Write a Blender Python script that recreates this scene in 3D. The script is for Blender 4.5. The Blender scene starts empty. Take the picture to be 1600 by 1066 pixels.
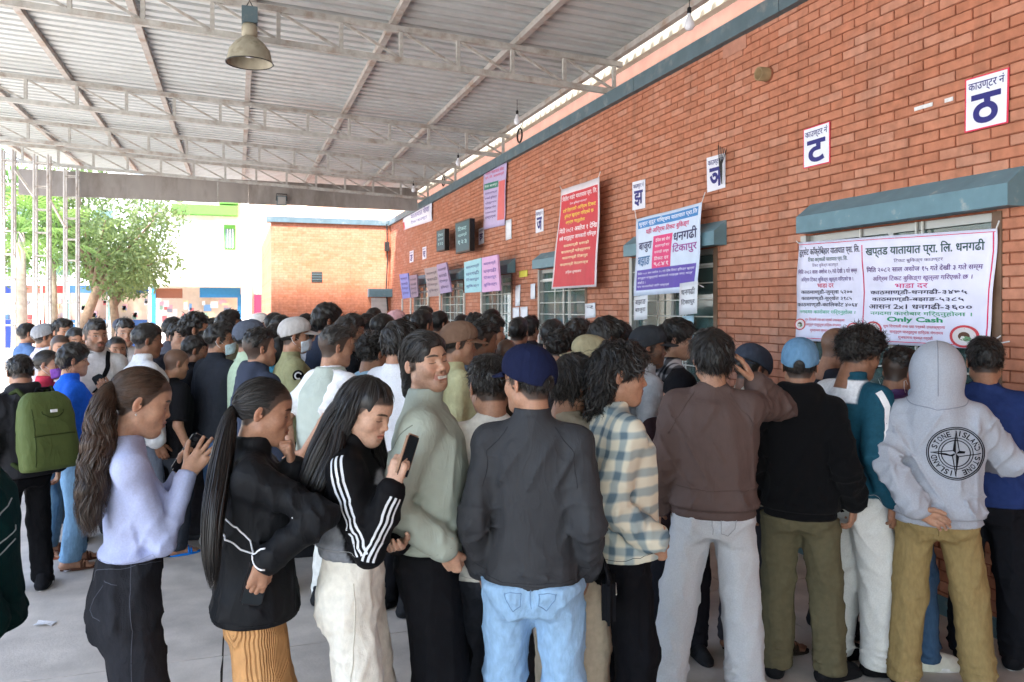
import bpy, bmesh, math, random
import numpy as np
from mathutils import Vector, Matrix
sc = bpy.context.scene
C = sc.collection
R_ = math.radians
# ---------------------------------------------------------------- camera
FPX, TH, CAMZ, HOR = 1250.0, R_(19.0), 1.85, 483.0     # focal length in photo pixels, yaw, eye height, horizon row
ST, CT = math.sin(TH), math.cos(TH)
cam = bpy.data.cameras.new('camera'); camo = bpy.data.objects.new('camera', cam); C.objects.link(camo)
cam.sensor_width = 36.0; cam.lens = FPX / 1600 * 36; cam.shift_y = -(533 - HOR) / 1600
cam.clip_start = 0.05; cam.clip_end = 3000
camo.location = (0, 0, CAMZ); camo.rotation_euler = (R_(90), 0, -TH)
sc.camera = camo
cam.dof.use_dof = True; cam.dof.focus_distance = 3.6; cam.dof.aperture_fstop = 8.0
# ---------------------------------------------------------------- sky, sun, exposure
SUN_EL, SUN_AZ = R_(58), R_(215)          # azimuth clockwise from +Y: behind the camera, to the left
w = bpy.data.worlds.new('World'); sc.world = w; w.use_nodes = True
nt = w.node_tree; nt.nodes.clear()
sky = nt.nodes.new('ShaderNodeTexSky'); sky.sky_type = 'NISHITA'; sky.sun_disc = False
sky.sun_elevation = SUN_EL; sky.sun_rotation = SUN_AZ; sky.air_density = 1.0; sky.dust_density = 1.2; sky.ozone_density = 1.0
bg = nt.nodes.new('ShaderNodeBackground'); bg.inputs[1].default_value = 0.15
wo = nt.nodes.new('ShaderNodeOutputWorld')
nt.links.new(sky.outputs[0], bg.inputs[0]); nt.links.new(bg.outputs[0], wo.inputs[0])
sl = bpy.data.lights.new('sun', 'SUN'); sl.energy = 4.0; sl.angle = R_(10); sl.color = (1, .96, .9)
so = bpy.data.objects.new('sun', sl); C.objects.link(so)
sdir = Vector((math.sin(SUN_AZ) * math.cos(SUN_EL), math.cos(SUN_AZ) * math.cos(SUN_EL), math.sin(SUN_EL)))
so.rotation_euler = sdir.to_track_quat('Z', 'Y').to_euler()
sc.view_settings.view_transform = 'Standard'; sc.view_settings.look = 'None'
sc.view_settings.exposure = 2.58; sc.view_settings.gamma = 1.0
sc.render.engine = 'CYCLES'
cy = sc.cycles
cy.use_denoising = True
try: cy.denoiser = 'OPENIMAGEDENOISE'
except Exception: pass
cy.max_bounces = 8; cy.diffuse_bounces = 5; cy.glossy_bounces = 3; cy.transmission_bounces = 4; cy.transparent_max_bounces = 8
cy.caustics_reflective = False; cy.caustics_refractive = False
cy.sample_clamp_indirect = 6.0
rng = np.random.default_rng(7); random.seed(7)

# ---------------------------------------------------------------- helpers
def ray(u):                      # ground-plane direction (per metre of camera depth) of a photo column
    r = (u - 800) / FPX
    return (ST + r * CT, CT - r * ST)
def ground(u, s):                # standing point of something seen at column u with s photo pixels to the metre
    t = FPX / s; x, y = ray(u); return (x * t, y * t)
def atX(u, v, X):                # point of the plane X = const seen at (u, v)
    x, y = ray(u); t = X / x
    return (X, y * t, CAMZ + (HOR - v) / FPX * t)
def atY(u, v, Y):
    x, y = ray(u); t = Y / y
    return (x * t, Y, CAMZ + (HOR - v) / FPX * t)

def link(name, data, parent=None):
    o = bpy.data.objects.new(name, data); C.objects.link(o)
    if parent is not None: o.parent = parent
    return o
def tag(o, label=None, cat=None, group=None, kind=None):
    if label: o['label'] = label
    if cat: o['category'] = cat
    if group: o['group'] = group
    if kind: o['kind'] = kind
    return o
def empty(name, loc=(0, 0, 0), rz=0.0, label=None, cat=None, group=None):
    o = link(name, None); o.location = loc; o.rotation_euler = (0, 0, rz); o.empty_display_size = .1
    return tag(o, label, cat, group)
def mesh(name, V, F, mat=None, smooth=False):
    """V (n,3), F list of polygons or an (m,4)/(m,3) array"""
    me = bpy.data.meshes.new(name)
    V = np.asarray(V, np.float32)
    if isinstance(F, np.ndarray):
        k = F.shape[1]; m = len(F)
        me.vertices.add(len(V)); me.vertices.foreach_set('co', V.ravel())
        me.loops.add(m * k); me.loops.foreach_set('vertex_index', F.astype(np.int32).ravel())
        me.polygons.add(m)
        me.polygons.foreach_set('loop_start', np.arange(0, m * k, k, dtype=np.int32))
        me.polygons.foreach_set('use_smooth', np.full(m, smooth))
        me.update(calc_edges=True)
    else:
        me.from_pydata(V.tolist(), [], F); 
        if smooth: me.polygons.foreach_set('use_smooth', np.full(len(me.polygons), True))
        me.update()
    if mat is not None: me.materials.append(mat)
    return me
class MB:
    """collects simple solids into one mesh"""
    def __init__(s): s.V = []; s.F = []
    def add(s, V, F):
        n = len(s.V); s.V += [tuple(v) for v in V]; s.F += [tuple(i + n for i in f) for f in F]; return s
    def box(s, x0, x1, y0, y1, z0, z1):
        V = [(x, y, z) for z in (z0, z1) for y in (y0, y1) for x in (x0, x1)]
        return s.add(V, [(0, 2, 3, 1), (4, 5, 7, 6), (0, 1, 5, 4), (2, 6, 7, 3), (0, 4, 6, 2), (1, 3, 7, 5)])
    def bar(s, a, b, wd, ht=None, up=(0, 0, 1)):
        ht = ht or wd; a = Vector(a); b = Vector(b); d = (b - a).normalized(); up = Vector(up)
        if abs(d.dot(up)) > .98: up = Vector((0, 1, 0))
        x = d.cross(up).normalized() * (wd / 2); y = x.cross(d).normalized() * (ht / 2)
        V = [p + i * x + j * y for p in (a, b) for j in (-1, 1) for i in (-1, 1)]
        return s.add(V, [(0, 1, 3, 2), (4, 6, 7, 5), (0, 4, 5, 1), (1, 5, 7, 3), (3, 7, 6, 2), (2, 6, 4, 0)])
    def tube(s, pts, r, n=8, caps=True):
        pts = [Vector(p) for p in pts]; rs = r if isinstance(r, (list, tuple)) else [r] * len(pts); base = len(s.V)
        px = None
        for i, p in enumerate(pts):
            d = (pts[min(i + 1, len(pts) - 1)] - pts[max(i - 1, 0)]).normalized()
            if px is None: px = d.orthogonal().normalized()
            px = (px - d * px.dot(d)).normalized(); py = d.cross(px)
            for k in range(n):
                a = 2 * math.pi * k / n; s.V.append(tuple(p + (px * math.cos(a) + py * math.sin(a)) * rs[i]))
        for i in range(len(pts) - 1):
            for k in range(n):
                a = base + i * n + k; b = base + i * n + (k + 1) % n; s.F.append((a, b, b + n, a + n))
        if caps:
            s.F.append(tuple(base + k for k in range(n))[::-1]); m = base + (len(pts) - 1) * n; s.F.append(tuple(m + k for k in range(n)))
        return s
    def lathe(s, prof, n=24, c=(0, 0, 0)):
        base = len(s.V)
        for r, z in prof:
            for k in range(n):
                a = 2 * math.pi * k / n; s.V.append((c[0] + r * math.cos(a), c[1] + r * math.sin(a), c[2] + z))
        for i in range(len(prof) - 1):
            for k in range(n):
                a = base + i * n + k; b = base + i * n + (k + 1) % n; s.F.append((a, b, b + n, a + n))
        return s
    def build(s, name, mat, parent=None, smooth=False):
        return link(name, mesh(name, s.V, s.F, mat, smooth), parent)

# ---------------------------------------------------------------- materials
def mat(name, col, rough=.7, var=.12, scale=8.0, bump=0.0, bscale=60.0, metal=0.0, spec=.3, stretch=None, col2=None, c2scale=2.0, c2thr=(.5, .7), sheen=0.0):
    m = bpy.data.materials.new(name); m.use_nodes = True; t = m.node_tree; N = t.nodes; L = t.links
    b = N['Principled BSDF']; b.inputs['Roughness'].default_value = rough; b.inputs['Metallic'].default_value = metal
    b.inputs['Specular IOR Level'].default_value = spec
    if sheen: b.inputs['Sheen Weight'].default_value = sheen; b.inputs['Sheen Roughness'].default_value = .5
    tc = N.new('ShaderNodeTexCoord'); co = tc.outputs['Object']
    if stretch:
        mp = N.new('ShaderNodeMapping'); mp.inputs['Scale'].default_value = stretch; L.new(co, mp.inputs[0]); co = mp.outputs[0]
    no = N.new('ShaderNodeTexNoise'); no.inputs['Scale'].default_value = scale; no.inputs['Detail'].default_value = 6; L.new(co, no.inputs[0])
    mr = N.new('ShaderNodeMapRange'); mr.inputs[1].default_value = .3; mr.inputs[2].default_value = .7
    mr.inputs[3].default_value = 1 - var; mr.inputs[4].default_value = 1 + var; L.new(no.outputs[0], mr.inputs[0])
    mx = N.new('ShaderNodeMix'); mx.data_type = 'RGBA'; mx.blend_type = 'MULTIPLY'; mx.inputs[0].default_value = 1
    cin = mx.inputs[6]; cin.default_value = (*col, 1); L.new(mr.outputs[0], mx.inputs[7])
    if col2:
        n2 = N.new('ShaderNodeTexNoise'); n2.inputs['Scale'].default_value = c2scale; n2.inputs['Detail'].default_value = 8; n2.inputs['Roughness'].default_value = .65; L.new(co, n2.inputs[0])
        m2 = N.new('ShaderNodeMapRange'); m2.inputs[1].default_value = c2thr[0]; m2.inputs[2].default_value = c2thr[1]; L.new(n2.outputs[0], m2.inputs[0])
        mm = N.new('ShaderNodeMix'); mm.data_type = 'RGBA'; mm.inputs[6].default_value = (*col, 1); mm.inputs[7].default_value = (*col2, 1)
        L.new(m2.outputs[0], mm.inputs[0]); L.new(mm.outputs[2], cin)
    L.new(mx.outputs[2], b.inputs['Base Color'])
    if bump:
        nb = N.new('ShaderNodeTexNoise'); nb.inputs['Scale'].default_value = bscale; nb.inputs['Detail'].default_value = 5; L.new(co, nb.inputs[0])
        bp = N.new('ShaderNodeBump'); bp.inputs['Strength'].default_value = bump; bp.inputs['Distance'].default_value = .01
        L.new(nb.outputs[0], bp.inputs['Height']); L.new(bp.outputs[0], b.inputs['Normal'])
    return m
def nmath(t, op, a, b=None):
    n = t.nodes.new('ShaderNodeMath'); n.operation = op
    for i, v in enumerate((a, b)):
        if v is None: continue
        if isinstance(v, (int, float)): n.inputs[i].default_value = v
        else: t.links.new(v, n.inputs[i])
    return n.outputs[0]
def emis(name, col, st):
    m = bpy.data.materials.new(name); m.use_nodes = True; b = m.node_tree.nodes['Principled BSDF']
    b.inputs['Base Color'].default_value = (*col, 1); b.inputs['Emission Color'].default_value = (*col, 1); b.inputs['Emission Strength'].default_value = st
    return m
BL, BH = .2355, .0655            # brick module
def brick_mat(name, far=False):
    m = bpy.data.materials.new(name); m.use_nodes = True; t = m.node_tree; N = t.nodes; L = t.links
    b = N['Principled BSDF']; b.inputs['Roughness'].default_value = .85; b.inputs['Specular IOR Level'].default_value = .2
    g = N.new('ShaderNodeNewGeometry'); sx = N.new('ShaderNodeSeparateXYZ'); L.new(g.outputs['Position'], sx.inputs[0])
    row = nmath(t, 'FLOOR', nmath(t, 'DIVIDE', sx.outputs[2], BH))
    half = nmath(t, 'MULTIPLY', nmath(t, 'MODULO', row, 2.0), .5)
    along = sx.outputs[0] if far else sx.outputs[1]
    cl = nmath(t, 'FLOOR', nmath(t, 'ADD', nmath(t, 'DIVIDE', along, BL), half))
    cx = N.new('ShaderNodeCombineXYZ'); L.new(row, cx.inputs[0]); L.new(cl, cx.inputs[1])
    wn = N.new('ShaderNodeTexWhiteNoise'); wn.noise_dimensions = '2D'; L.new(cx.outputs[0], wn.inputs[0])
    rp = N.new('ShaderNodeValToRGB'); L.new(wn.outputs[0], rp.inputs[0]); e = rp.color_ramp.elements
    e[0].color = (.445, .185, .113, 1) if not far else (.44, .165, .09, 1); e[1].color = (.52, .25, .17, 1)
    if far: e[1].color = (.47, .19, .11, 1)
    x = e.new(.35); x.color = (.475, .19, .115, 1); x = e.new(.7); x.color = (.50, .21, .13, 1)
    no = N.new('ShaderNodeTexNoise'); no.inputs['Scale'].default_value = 14; no.inputs['Detail'].default_value = 8; L.new(g.outputs['Position'], no.inputs[0])
    mr = N.new('ShaderNodeMapRange'); mr.inputs[1].default_value = .3; mr.inputs[2].default_value = .7; mr.inputs[3].default_value = .82; mr.inputs[4].default_value = 1.15; L.new(no.outputs[0], mr.inputs[0])
    mx = N.new('ShaderNodeMix'); mx.data_type = 'RGBA'; mx.blend_type = 'MULTIPLY'; mx.inputs[0].default_value = 1
    L.new(rp.outputs[0], mx.inputs[6]); L.new(mr.outputs[0], mx.inputs[7])
    # pale lime bloom in patches
    n2 = N.new('ShaderNodeTexNoise'); n2.inputs['Scale'].default_value = 1.1; n2.inputs['Detail'].default_value = 9; n2.inputs['Roughness'].default_value = .7; L.new(g.outputs['Position'], n2.inputs[0])
    m2 = N.new('ShaderNodeMapRange'); m2.inputs[1].default_value = .52; m2.inputs[2].default_value = .75; m2.inputs[4].default_value = .3; L.new(n2.outputs[0], m2.inputs[0])
    mm = N.new('ShaderNodeMix'); mm.data_type = 'RGBA'; mm.inputs[7].default_value = (.56, .37, .30, 1); L.new(m2.outputs[0], mm.inputs[0]); L.new(mx.outputs[2], mm.inputs[6])
    out = mm.outputs[2]
    # rain streaks and soot
    mp = N.new('ShaderNodeMapping'); mp.inputs['Scale'].default_value = (5, 5, .55); L.new(g.outputs['Position'], mp.inputs[0])
    n3 = N.new('ShaderNodeTexNoise'); n3.inputs['Scale'].default_value = 1.0; n3.inputs['Detail'].default_value = 7; n3.inputs['Roughness'].default_value = .65; L.new(mp.outputs[0], n3.inputs[0])
    m3 = N.new('ShaderNodeMapRange'); m3.inputs[1].default_value = .55; m3.inputs[2].default_value = .8; m3.inputs[4].default_value = .5; L.new(n3.outputs[0], m3.inputs[0])
    ms = N.new('ShaderNodeMix'); ms.data_type = 'RGBA'; ms.inputs[7].default_value = (.2, .1, .07, 1); L.new(m3.outputs[0], ms.inputs[0]); L.new(out, ms.inputs[6]); out = ms.outputs[2]
    if far:
        fr = nmath(t, 'FRACT', nmath(t, 'DIVIDE', sx.outputs[2], BH)); ff = nmath(t, 'FRACT', nmath(t, 'ADD', nmath(t, 'DIVIDE', along, BL), half))
        mo = nmath(t, 'MAXIMUM', nmath(t, 'LESS_THAN', fr, .13), nmath(t, 'LESS_THAN', ff, .05))
        mf = N.new('ShaderNodeMix'); mf.data_type = 'RGBA'; mf.inputs[7].default_value = (.32, .1, .05, 1)
        L.new(nmath(t, 'MULTIPLY', mo, .5), mf.inputs[0]); L.new(out, mf.inputs[6]); out = mf.outputs[2]
    L.new(out, b.inputs['Base Color'])
    nb = N.new('ShaderNodeTexNoise'); nb.inputs['Scale'].default_value = 70; nb.inputs['Detail'].default_value = 4; L.new(g.outputs['Position'], nb.inputs[0])
    bp = N.new('ShaderNodeBump'); bp.inputs['Strength'].default_value = .35; bp.inputs['Distance'].default_value = .006; L.new(nb.outputs[0], bp.inputs['Height']); L.new(bp.outputs[0], b.inputs['Normal'])
    return m
M = {}
M['brick'] = brick_mat('fired_brick'); M['brickfar'] = brick_mat('fired_brick_far', True)
M['mortar'] = mat('shaded_red_mortar', (.27, .09, .05), .95, .2, 20, .4, 90)  # brick-coloured mortar darkened: joint shadow is put into the tone
M['floor'] = mat('concrete_floor', (.56, .505, .445), .62, .14, 5.0, .2, 60, col2=(.37, .335, .30), c2scale=1.3, c2thr=(.42, .74), spec=.35)
M['joint'] = mat('floor_joint', (.05, .045, .04), .9)
M['pave'] = mat('pale_paving', (.44, .42, .39), .9, .1, 2.0)
M['sheet'] = mat('galvanised_sheet', (.50, .53, .535), .4, .07, 3.0, metal=.0, col2=(.42, .43, .42), c2scale=1.2, c2thr=(.5, .75), spec=.5)
M['truss'] = mat('worn_cream_paint', (.47, .465, .44), .6, .15, 12, .2, 60, col2=(.34, .29, .25), c2scale=5.0, c2thr=(.47, .66))
M['purlin'] = mat('pinkish_primer', (.44, .41, .385), .6, .12, 9, col2=(.32, .22, .16), c2scale=4.0, c2thr=(.5, .7))
M['fascia'] = mat('weathered_fascia', (.33, .305, .285), .8, .12, 4, col2=(.20, .175, .155), c2scale=2.5, c2thr=(.45, .7), stretch=(1, 1, .35))
M['hood'] = mat('blue_grey_paint', (.13, .235, .285), .5, .12, 7, .1, 40, col2=(.30, .33, .33), c2scale=7, c2thr=(.6, .72))
M['cap'] = mat('blue_grey_capping', (.10, .15, .175), .55, .15, 5, col2=(.2, .22, .22), c2scale=6, c2thr=(.55, .7))
M['whitepaint'] = mat('white_paint', (.78, .77, .74), .6, .05, 5)
M['cream'] = mat('cream_plaster', (.62, .57, .46), .85, .12, 5)
M['pinkwall'] = mat('pink_plaster', (.30, .165, .13), .85, .12, 5)
M['frame'] = mat('aluminium_frame', (.36, .355, .34), .4, .08, 6, metal=.5)
M['rustframe'] = mat('brown_frame', (.17, .10, .065), .6, .2, 9)
M['bars'] = mat('grille_bar', (.62, .61, .57), .5, .08, 6)
M['dark'] = mat('dark_interior', (.05, .055, .055), .9)
M['screen'] = mat('screen_glass', (.012, .018, .022), .25, .1, 3, spec=.5)
M['black'] = mat('black_plastic', (.02, .02, .022), .5, .1, 9)
M['steel'] = mat('painted_steel', (.60, .57, .53), .5, .12, 9, col2=(.38, .31, .26), c2scale=6, c2thr=(.55, .7))
def glass_mat():
    m = bpy.data.materials.new('window_glass'); m.use_nodes = True; t = m.node_tree; N = t.nodes; L = t.links
    b = N['Principled BSDF']; b.inputs['Base Color'].default_value = (.10, .17, .165, 1); b.inputs['Roughness'].default_value = .06; b.inputs['Specular IOR Level'].default_value = .9
    tr = N.new('ShaderNodeBsdfTransparent'); tr.inputs[0].default_value = (.75, .85, .83, 1); mx = N.new('ShaderNodeMixShader'); mx.inputs[0].default_value = .6
    L.new(tr.outputs[0], mx.inputs[1]); L.new(b.outputs[0], mx.inputs[2]); L.new(mx.outputs[0], N['Material Output'].inputs[0]); return m
M['glass'] = glass_mat()
def plain(name, col, rough=.6, **k): 
    if name not in M: M[name] = mat(name, col, rough, k.pop('var', .06), **k)
    return M[name]
# ================================================================ the setting
W = 4.05                          # the ticket office wall stands in the plane X = W
YF = 22.15                        # far wing
ZW = 4.29
# ---- floor: slabs with open joints over a dark bed
fl = link('floor', mesh('floor', [(-6, -18, -.012), (W + .3, -18, -.012), (W + .3, 24, -.012), (-6, 24, -.012)], [(0, 1, 2, 3)], M['joint'])); tag(fl, kind='structure')
xs = [-6, -3.25, -.07, 3.11, W + .3]; ys = [-18, -13, -8, -3.6, .5, 4.54, 8.6, 12.65, 16.7, 20.7, 24]
for i in range(4):
    for j in range(10):
        g = .0045
        x0, x1, y0, y1 = xs[i] + g, xs[i + 1] - g, ys[j] + g, ys[j + 1] - g
        # uneven slab edges
        nx, ny = 24, 24; V = []
        for a in range(nx + 1):
            V.append((x0 + (x1 - x0) * a / nx, y0 + rng.normal() * .0016, 0))
        for a in range(1, ny + 1): V.append((x1 + rng.normal() * .0016, y0 + (y1 - y0) * a / ny, 0))
        for a in range(1, nx + 1): V.append((x1 - (x1 - x0) * a / nx, y1 + rng.normal() * .0016, 0))
        for a in range(1, ny): V.append((x0 + rng.normal() * .0016, y1 - (y1 - y0) * a / ny, 0))
        n = len(V); V += [(x, y, -.0118) for x, y, z in V]
        F = [tuple(range(n))] + [(k, k + n, (k + 1) % n + n, (k + 1) % n) for k in range(n)]
        link('slab', mesh('slab', V, F, M['floor']), fl)
gr = link('ground', mesh('ground', [(-900, -900, -.05), (900, -900, -.05), (900, 1500, -.05), (-900, 1500, -.05)], [(0, 1, 2, 3)], M['pave'])); tag(gr, kind='structure')

# ---- ticket office: brick wall with real bricks
bld = empty('ticket_office', (W, 10, 0), 0, 'long red brick ticket office with grilled counter windows along the right', 'building')
bld.location = (0, 0, 0)
wins = []                         # (y0, y1) of the counter windows
for k in range(6): wins.append((3.38 + 2.80 * k, 4.98 + 2.80 * k))
ZT, ZS = 2.40, 1.0                # window head and sill
wl = MB(); xb0, xb1 = W + .014, W + .3
yprev = -18.0
for (a, b) in wins:
    wl.box(xb0, xb1, yprev, a, 0, ZW); wl.box(xb0, xb1, a, b, 0, ZS); wl.box(xb0, xb1, a, b, ZT, ZW); yprev = b
wl.box(xb0, xb1, yprev, YF + .2, 0, ZW)
wall = wl.build('brick_wall', M['mortar'], bld)
bm_ = MB(); bm_.box(0, .03, .0055, BL - .0055, .004, BH - .004)
# worn brick: chamfer the front edges
def brick_me(L):
    h = .0045; f = .004; y0, y1, z0, z1 = .0045, L - .0045, .0035, BH - .0035
    V = [(.03, y0, z0), (.03, y1, z0), (.03, y1, z1), (.03, y0, z1), (h, y0, z0), (h, y1, z0), (h, y1, z1), (h, y0, z1), (0, y0 + f, z0 + f), (0, y1 - f, z0 + f), (0, y1 - f, z1 - f), (0, y0 + f, z1 - f)]
    F = [(8, 11, 10, 9)] + [(4 + i, 8 + i, 8 + (i + 1) % 4, 4 + (i + 1) % 4) for i in range(4)] + [(0 + i, 4 + i, 4 + (i + 1) % 4, (i + 1) % 4) for i in range(4)]
    return V, F
bricks = []
for row in range(int(ZW / BH)):
    z = row * BH; off = (row % 2) * .5
    if row == 0: continue         # skirting
    if z + BH > ZW: continue
    c = int((-5.0) / BL)
    while c * BL < YF:
        y0 = (c - off) * BL; y1 = y0 + BL; c += 1
        segs = [(y0, y1)]
        for (a, b) in wins:
            if ZS - BH * .5 < z + BH * .5 < ZT + .01:
                ns = []
                for (p, q) in segs:
                    if q <= a or p >= b: ns.append((p, q)); continue
                    if p < a: ns.append((p, a))
                    if q > b: ns.append((b, q))
                segs = ns
        for (p, q) in segs:
            q = min(q, YF - .003)
            if q - p > .03: bricks.append((p, q, z))
def proj(x, y, z):
    t = x * ST + y * CT
    if t < .3: return None
    return (800 + FPX * (x * CT - y * ST) / t, HOR - FPX * (z - CAMZ) / t, t)
sc_ = []
for i, (p, q, z) in enumerate(bricks):
    pr = proj(W, (p + q) / 2, z)
    if pr is None or not (0 < pr[0] < 1590 and 5 < pr[1] < 545): continue
    if pr[0] > 1245 and 360 < pr[1]: continue
    if q - p < .2: continue
    sc_.append((pr[2], i))
sc_.sort(); near = set(i for _, i in sc_[:300])
fullme = mesh('brick', *brick_me(BL), M['brick'])
rest = MB(); V0, F0 = brick_me(BL)
for i, (p, q, z) in enumerate(bricks):
    j = (rng.random() - .5) * .004
    if i in near:
        o = link('brick', fullme, wall); o.location = (W + j, p, z)
        o.rotation_euler = (rng.normal() * .004, 0, rng.normal() * .008)
    else:
        V, F = (V0, F0) if abs(q - p - BL) < 1e-4 else brick_me(q - p)
        rest.add([(W + j + a, p + b, z + c) for a, b, c in V], F)
rb = rest.build('brickwork', M['brick'], wall); tag(rb, kind='stuff')
pz = atX(1148, 66, W); MB().box(W - .006, W + .003, pz[1] - .17, pz[1] + .17, pz[2] - .10, pz[2] + .09).build('plaster_patch', mat('patch_render', (.46, .22, .155), .95, .15, 12, .4, 50), wall)
MB().box(W - .02, W + .01, -18, YF, 0, .11).build('skirting', M['hood'], bld)
# capping strip on the wall head, in lengths
yy = -2.0
while yy < YF:
    y1 = min(yy + 2.4, YF)
    MB().box(W - .07, W + .32, yy + .004, y1 - .004, ZW - .13, ZW + .02).build('capping', M['cap'], bld); yy = y1
MB().box(W - .03, W + .34, -2, YF, ZW + .021, ZW + .045).build('lit_edge_strip', M['whitepaint'], bld)  # white strip: the lit top edge of the capping put into colour
MB().box(W + .45, W + .6, -2, YF, ZW - .1, ZW + .72).build('parapet', M['pinkwall'], bld)
MB().box(W + .25, W + .34, -2, YF, ZW + .42, ZW + .60).build('gutter_board', M['cream'], bld)
# office interior behind the windows
it = MB(); it.box(W + .31, W + 3.2, -18, YF, -.01, 0.005); it.box(W + 3.2, W + 3.3, -18, YF, 0, ZW); it.box(W + .31, W + 3.2, -18, YF, ZW - .9, ZW - .8)
it.build('interior', M['cream'], bld)
for wi, (a, b) in enumerate(wins):
    f = MB(); xf0, xf1 = W + .03, W + .09
    for (p, q, r, s_) in ((a, a + .05, ZS, ZT), (b - .05, b, ZS, ZT)): f.box(xf0, xf1, p, q, r, s_)
    f.box(xf0, xf1, a + .05, b - .05, ZT - .05, ZT); f.box(xf0, xf1, a + .05, b - .05, ZS, ZS + .05)
    win = f.build('window', M['frame'] if wi != 1 else M['frame'], bld)
    cmid = (a + b) / 2
    MB().box(xf0 + .005, xf1 - .005, cmid - .022, cmid + .022, ZS + .05, ZT - .05).build('mullion', M['frame'], win)
    MB().box(xf0 + .006, xf1 - .006, a + .05, b - .05, ZT - .17, ZT - .13).build('transom', M['whitepaint'], win)
    for (p, q) in ((a + .052, cmid - .024), (cmid + .024, b - .052)):
        MB().box(xf0 + .03, xf0 + .036, p, q, ZS + .052, ZT - .052).build('pane', M['glass'], win)
    MB().box(W + .36, W + .375, a + .1, b - .1, ZS + .25, ZT - .35).build('interior_shade_panel', M['dark'], win)  # dark panel behind the panes: shade of the dim office put into colour
    zz = ZS + .16
    hb = MB().bar((W + .012, a, 0), (W + .012, b, 0), .011)
    hm = mesh('grille_bar', hb.V, hb.F, M['bars'])
    while zz < ZT - .05:
        o = link('grille_bar', hm, win); o.location = (0, 0, zz); zz += .155
    for q in (.33, .36, .66):
        MB().bar((W + .02, a + (b - a) * q, ZS), (W + .02, a + (b - a) * q, ZT), .012).build('grille_upright', M['bars'], win)
    for q in (a - .012, b + .012):
        MB().box(W - .008, W + .06, q - .03, q + .03, ZS, ZT).build('jamb', M['rustframe'] if q < b else M['frame'], win)
    MB().box(W - .12, W + .03, a - .05, b + .05, ZS - .05, ZS - .005).build('counter_sill', M['cream'], win)
    # hood over the window: box with a sloping top
    y0, y1 = a - .18, b - .06; d = .13
    V = [(W + .0, y0, ZT + .01), (W - d, y0, ZT + .01), (W - d, y0, ZT + .13), (W + .0, y0, ZT + .23)]; V += [(x, y1, z) for x, y, z in V]
    link('window_hood', mesh('window_hood', V, [(0, 1, 2, 3), (7, 6, 5, 4), (0, 4, 5, 1), (1, 5, 6, 2), (2, 6, 7, 3)], M['hood']), win)
# ---- far wing (its bricks are too far off to tell apart)
xw0 = atY(424, 400, YF)[0]
fw = empty('brick_wing', (0, 0, 0), 0, 'plain brick end wing with small dark vent closing off the far end', 'building')
zf = 4.16
m = MB(); vx, vz = atY(495, 433, YF)[0], atY(495, 433, YF)[2]
m.box(xw0, W - .003, YF, YF + .3, 0, zf); m.build('wall', M['brickfar'], fw)
MB().box(xw0, xw0 + .3, YF + .3, YF + 9, 0, zf).build('side_wall', M['brickfar'], fw)
MB().box(xw0 - .12, W - .08, YF - .06, YF + .34, zf + .002, zf + .15).build('capping', M['cap'], fw)
v = MB(); v.box(vx - .14, vx + .14, YF - .012, YF - .001, vz - .14, vz + .14); vo = v.build('vent', M['dark'], fw)
for q in (-.07, 0, .07): MB().box(vx - .13, vx + .13, YF - .022, YF - .013, vz + q - .008, vz + q + .008).build('louvre', M['cap'], vo)
dx0, dx1 = atY(580, 480, YF)[0], atY(619, 480, YF)[0]; dz = atY(600, 466, YF)[2]
dx1 = min(dx1, W - .1)
sh = MB(); sh.box(dx0, dx1, YF - .03, YF - .002, 0, dz); dr = sh.build('roller_shutter', mat('shutter', (.52, .5, .5), .6), fw)
for k in range(18): MB().box(dx0 + .02, dx1 - .02, YF - .042, YF - .031, .05 + k * .12, .05 + k * .12 + .07).build('slat', M['whitepaint'] if 0 else plain('shutter_slat', (.55, .53, .53)), dr)
MB().box(dx0 - .1, dx1 + .1, YF - .3, YF - .002, dz + .03, dz + .25).build('hood', M['hood'], fw)
# ---- canopy
cn = empty('canopy', (0, 0, 0), 0, 'large corrugated metal canopy on pale lattice trusses over the queue', 'canopy')
def zb(x): return 4.55 - .045 * (x - .2)         # bottom chord height
XL, XR, Y0, YE = -4.6, 4.25, -16.0, 20.6; YFA = 18.2
TR = [-15.6, -11.6, -7.6, -3.6, .4, 4.4, 8.41, 12.5, 15.54, 17.98]
PX = [-4.3, -3.35, -2.2, -1.03, .15, 1.57, 2.95, 4.15]
nseg = 14
for Yt in TR:
    t_ = MB().bar((XL, Yt, zb(XL)), (XR - .1, Yt, zb(XR - .1)), .06, .06).build('truss', M['truss'], cn)
    MB().bar((XL, Yt, zb(XL) + .33), (XR, Yt, zb(XR) + .33), .06, .06).build('top_chord', M['truss'], t_)
    st_ = (XR - .1 - XL) / nseg
    vm = MB().bar((0, 0, .032), (0, 0, .298), .04); vme = mesh('web_post', vm.V, vm.F, M['truss'])
    dm = MB().bar((.03, 0, .298), (st_ - .03, 0, .036 - .045 * st_), .026); dme = mesh('diagonal', dm.V, dm.F, M['truss'])
    for k in range(nseg + 1):
        x = XL + st_ * k
        o = link('web_post', vme, t_); o.location = (x, Yt, zb(x))
        if k < nseg: o = link('diagonal', dme, t_); o.location = (x, Yt, zb(x))
for x in PX:
    z = zb(x) + .33 + .03
    MB().box(x - .035, x + .035, Y0, YE, z + .003, z + .07).build('purlin', M['purlin'], cn)
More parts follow.
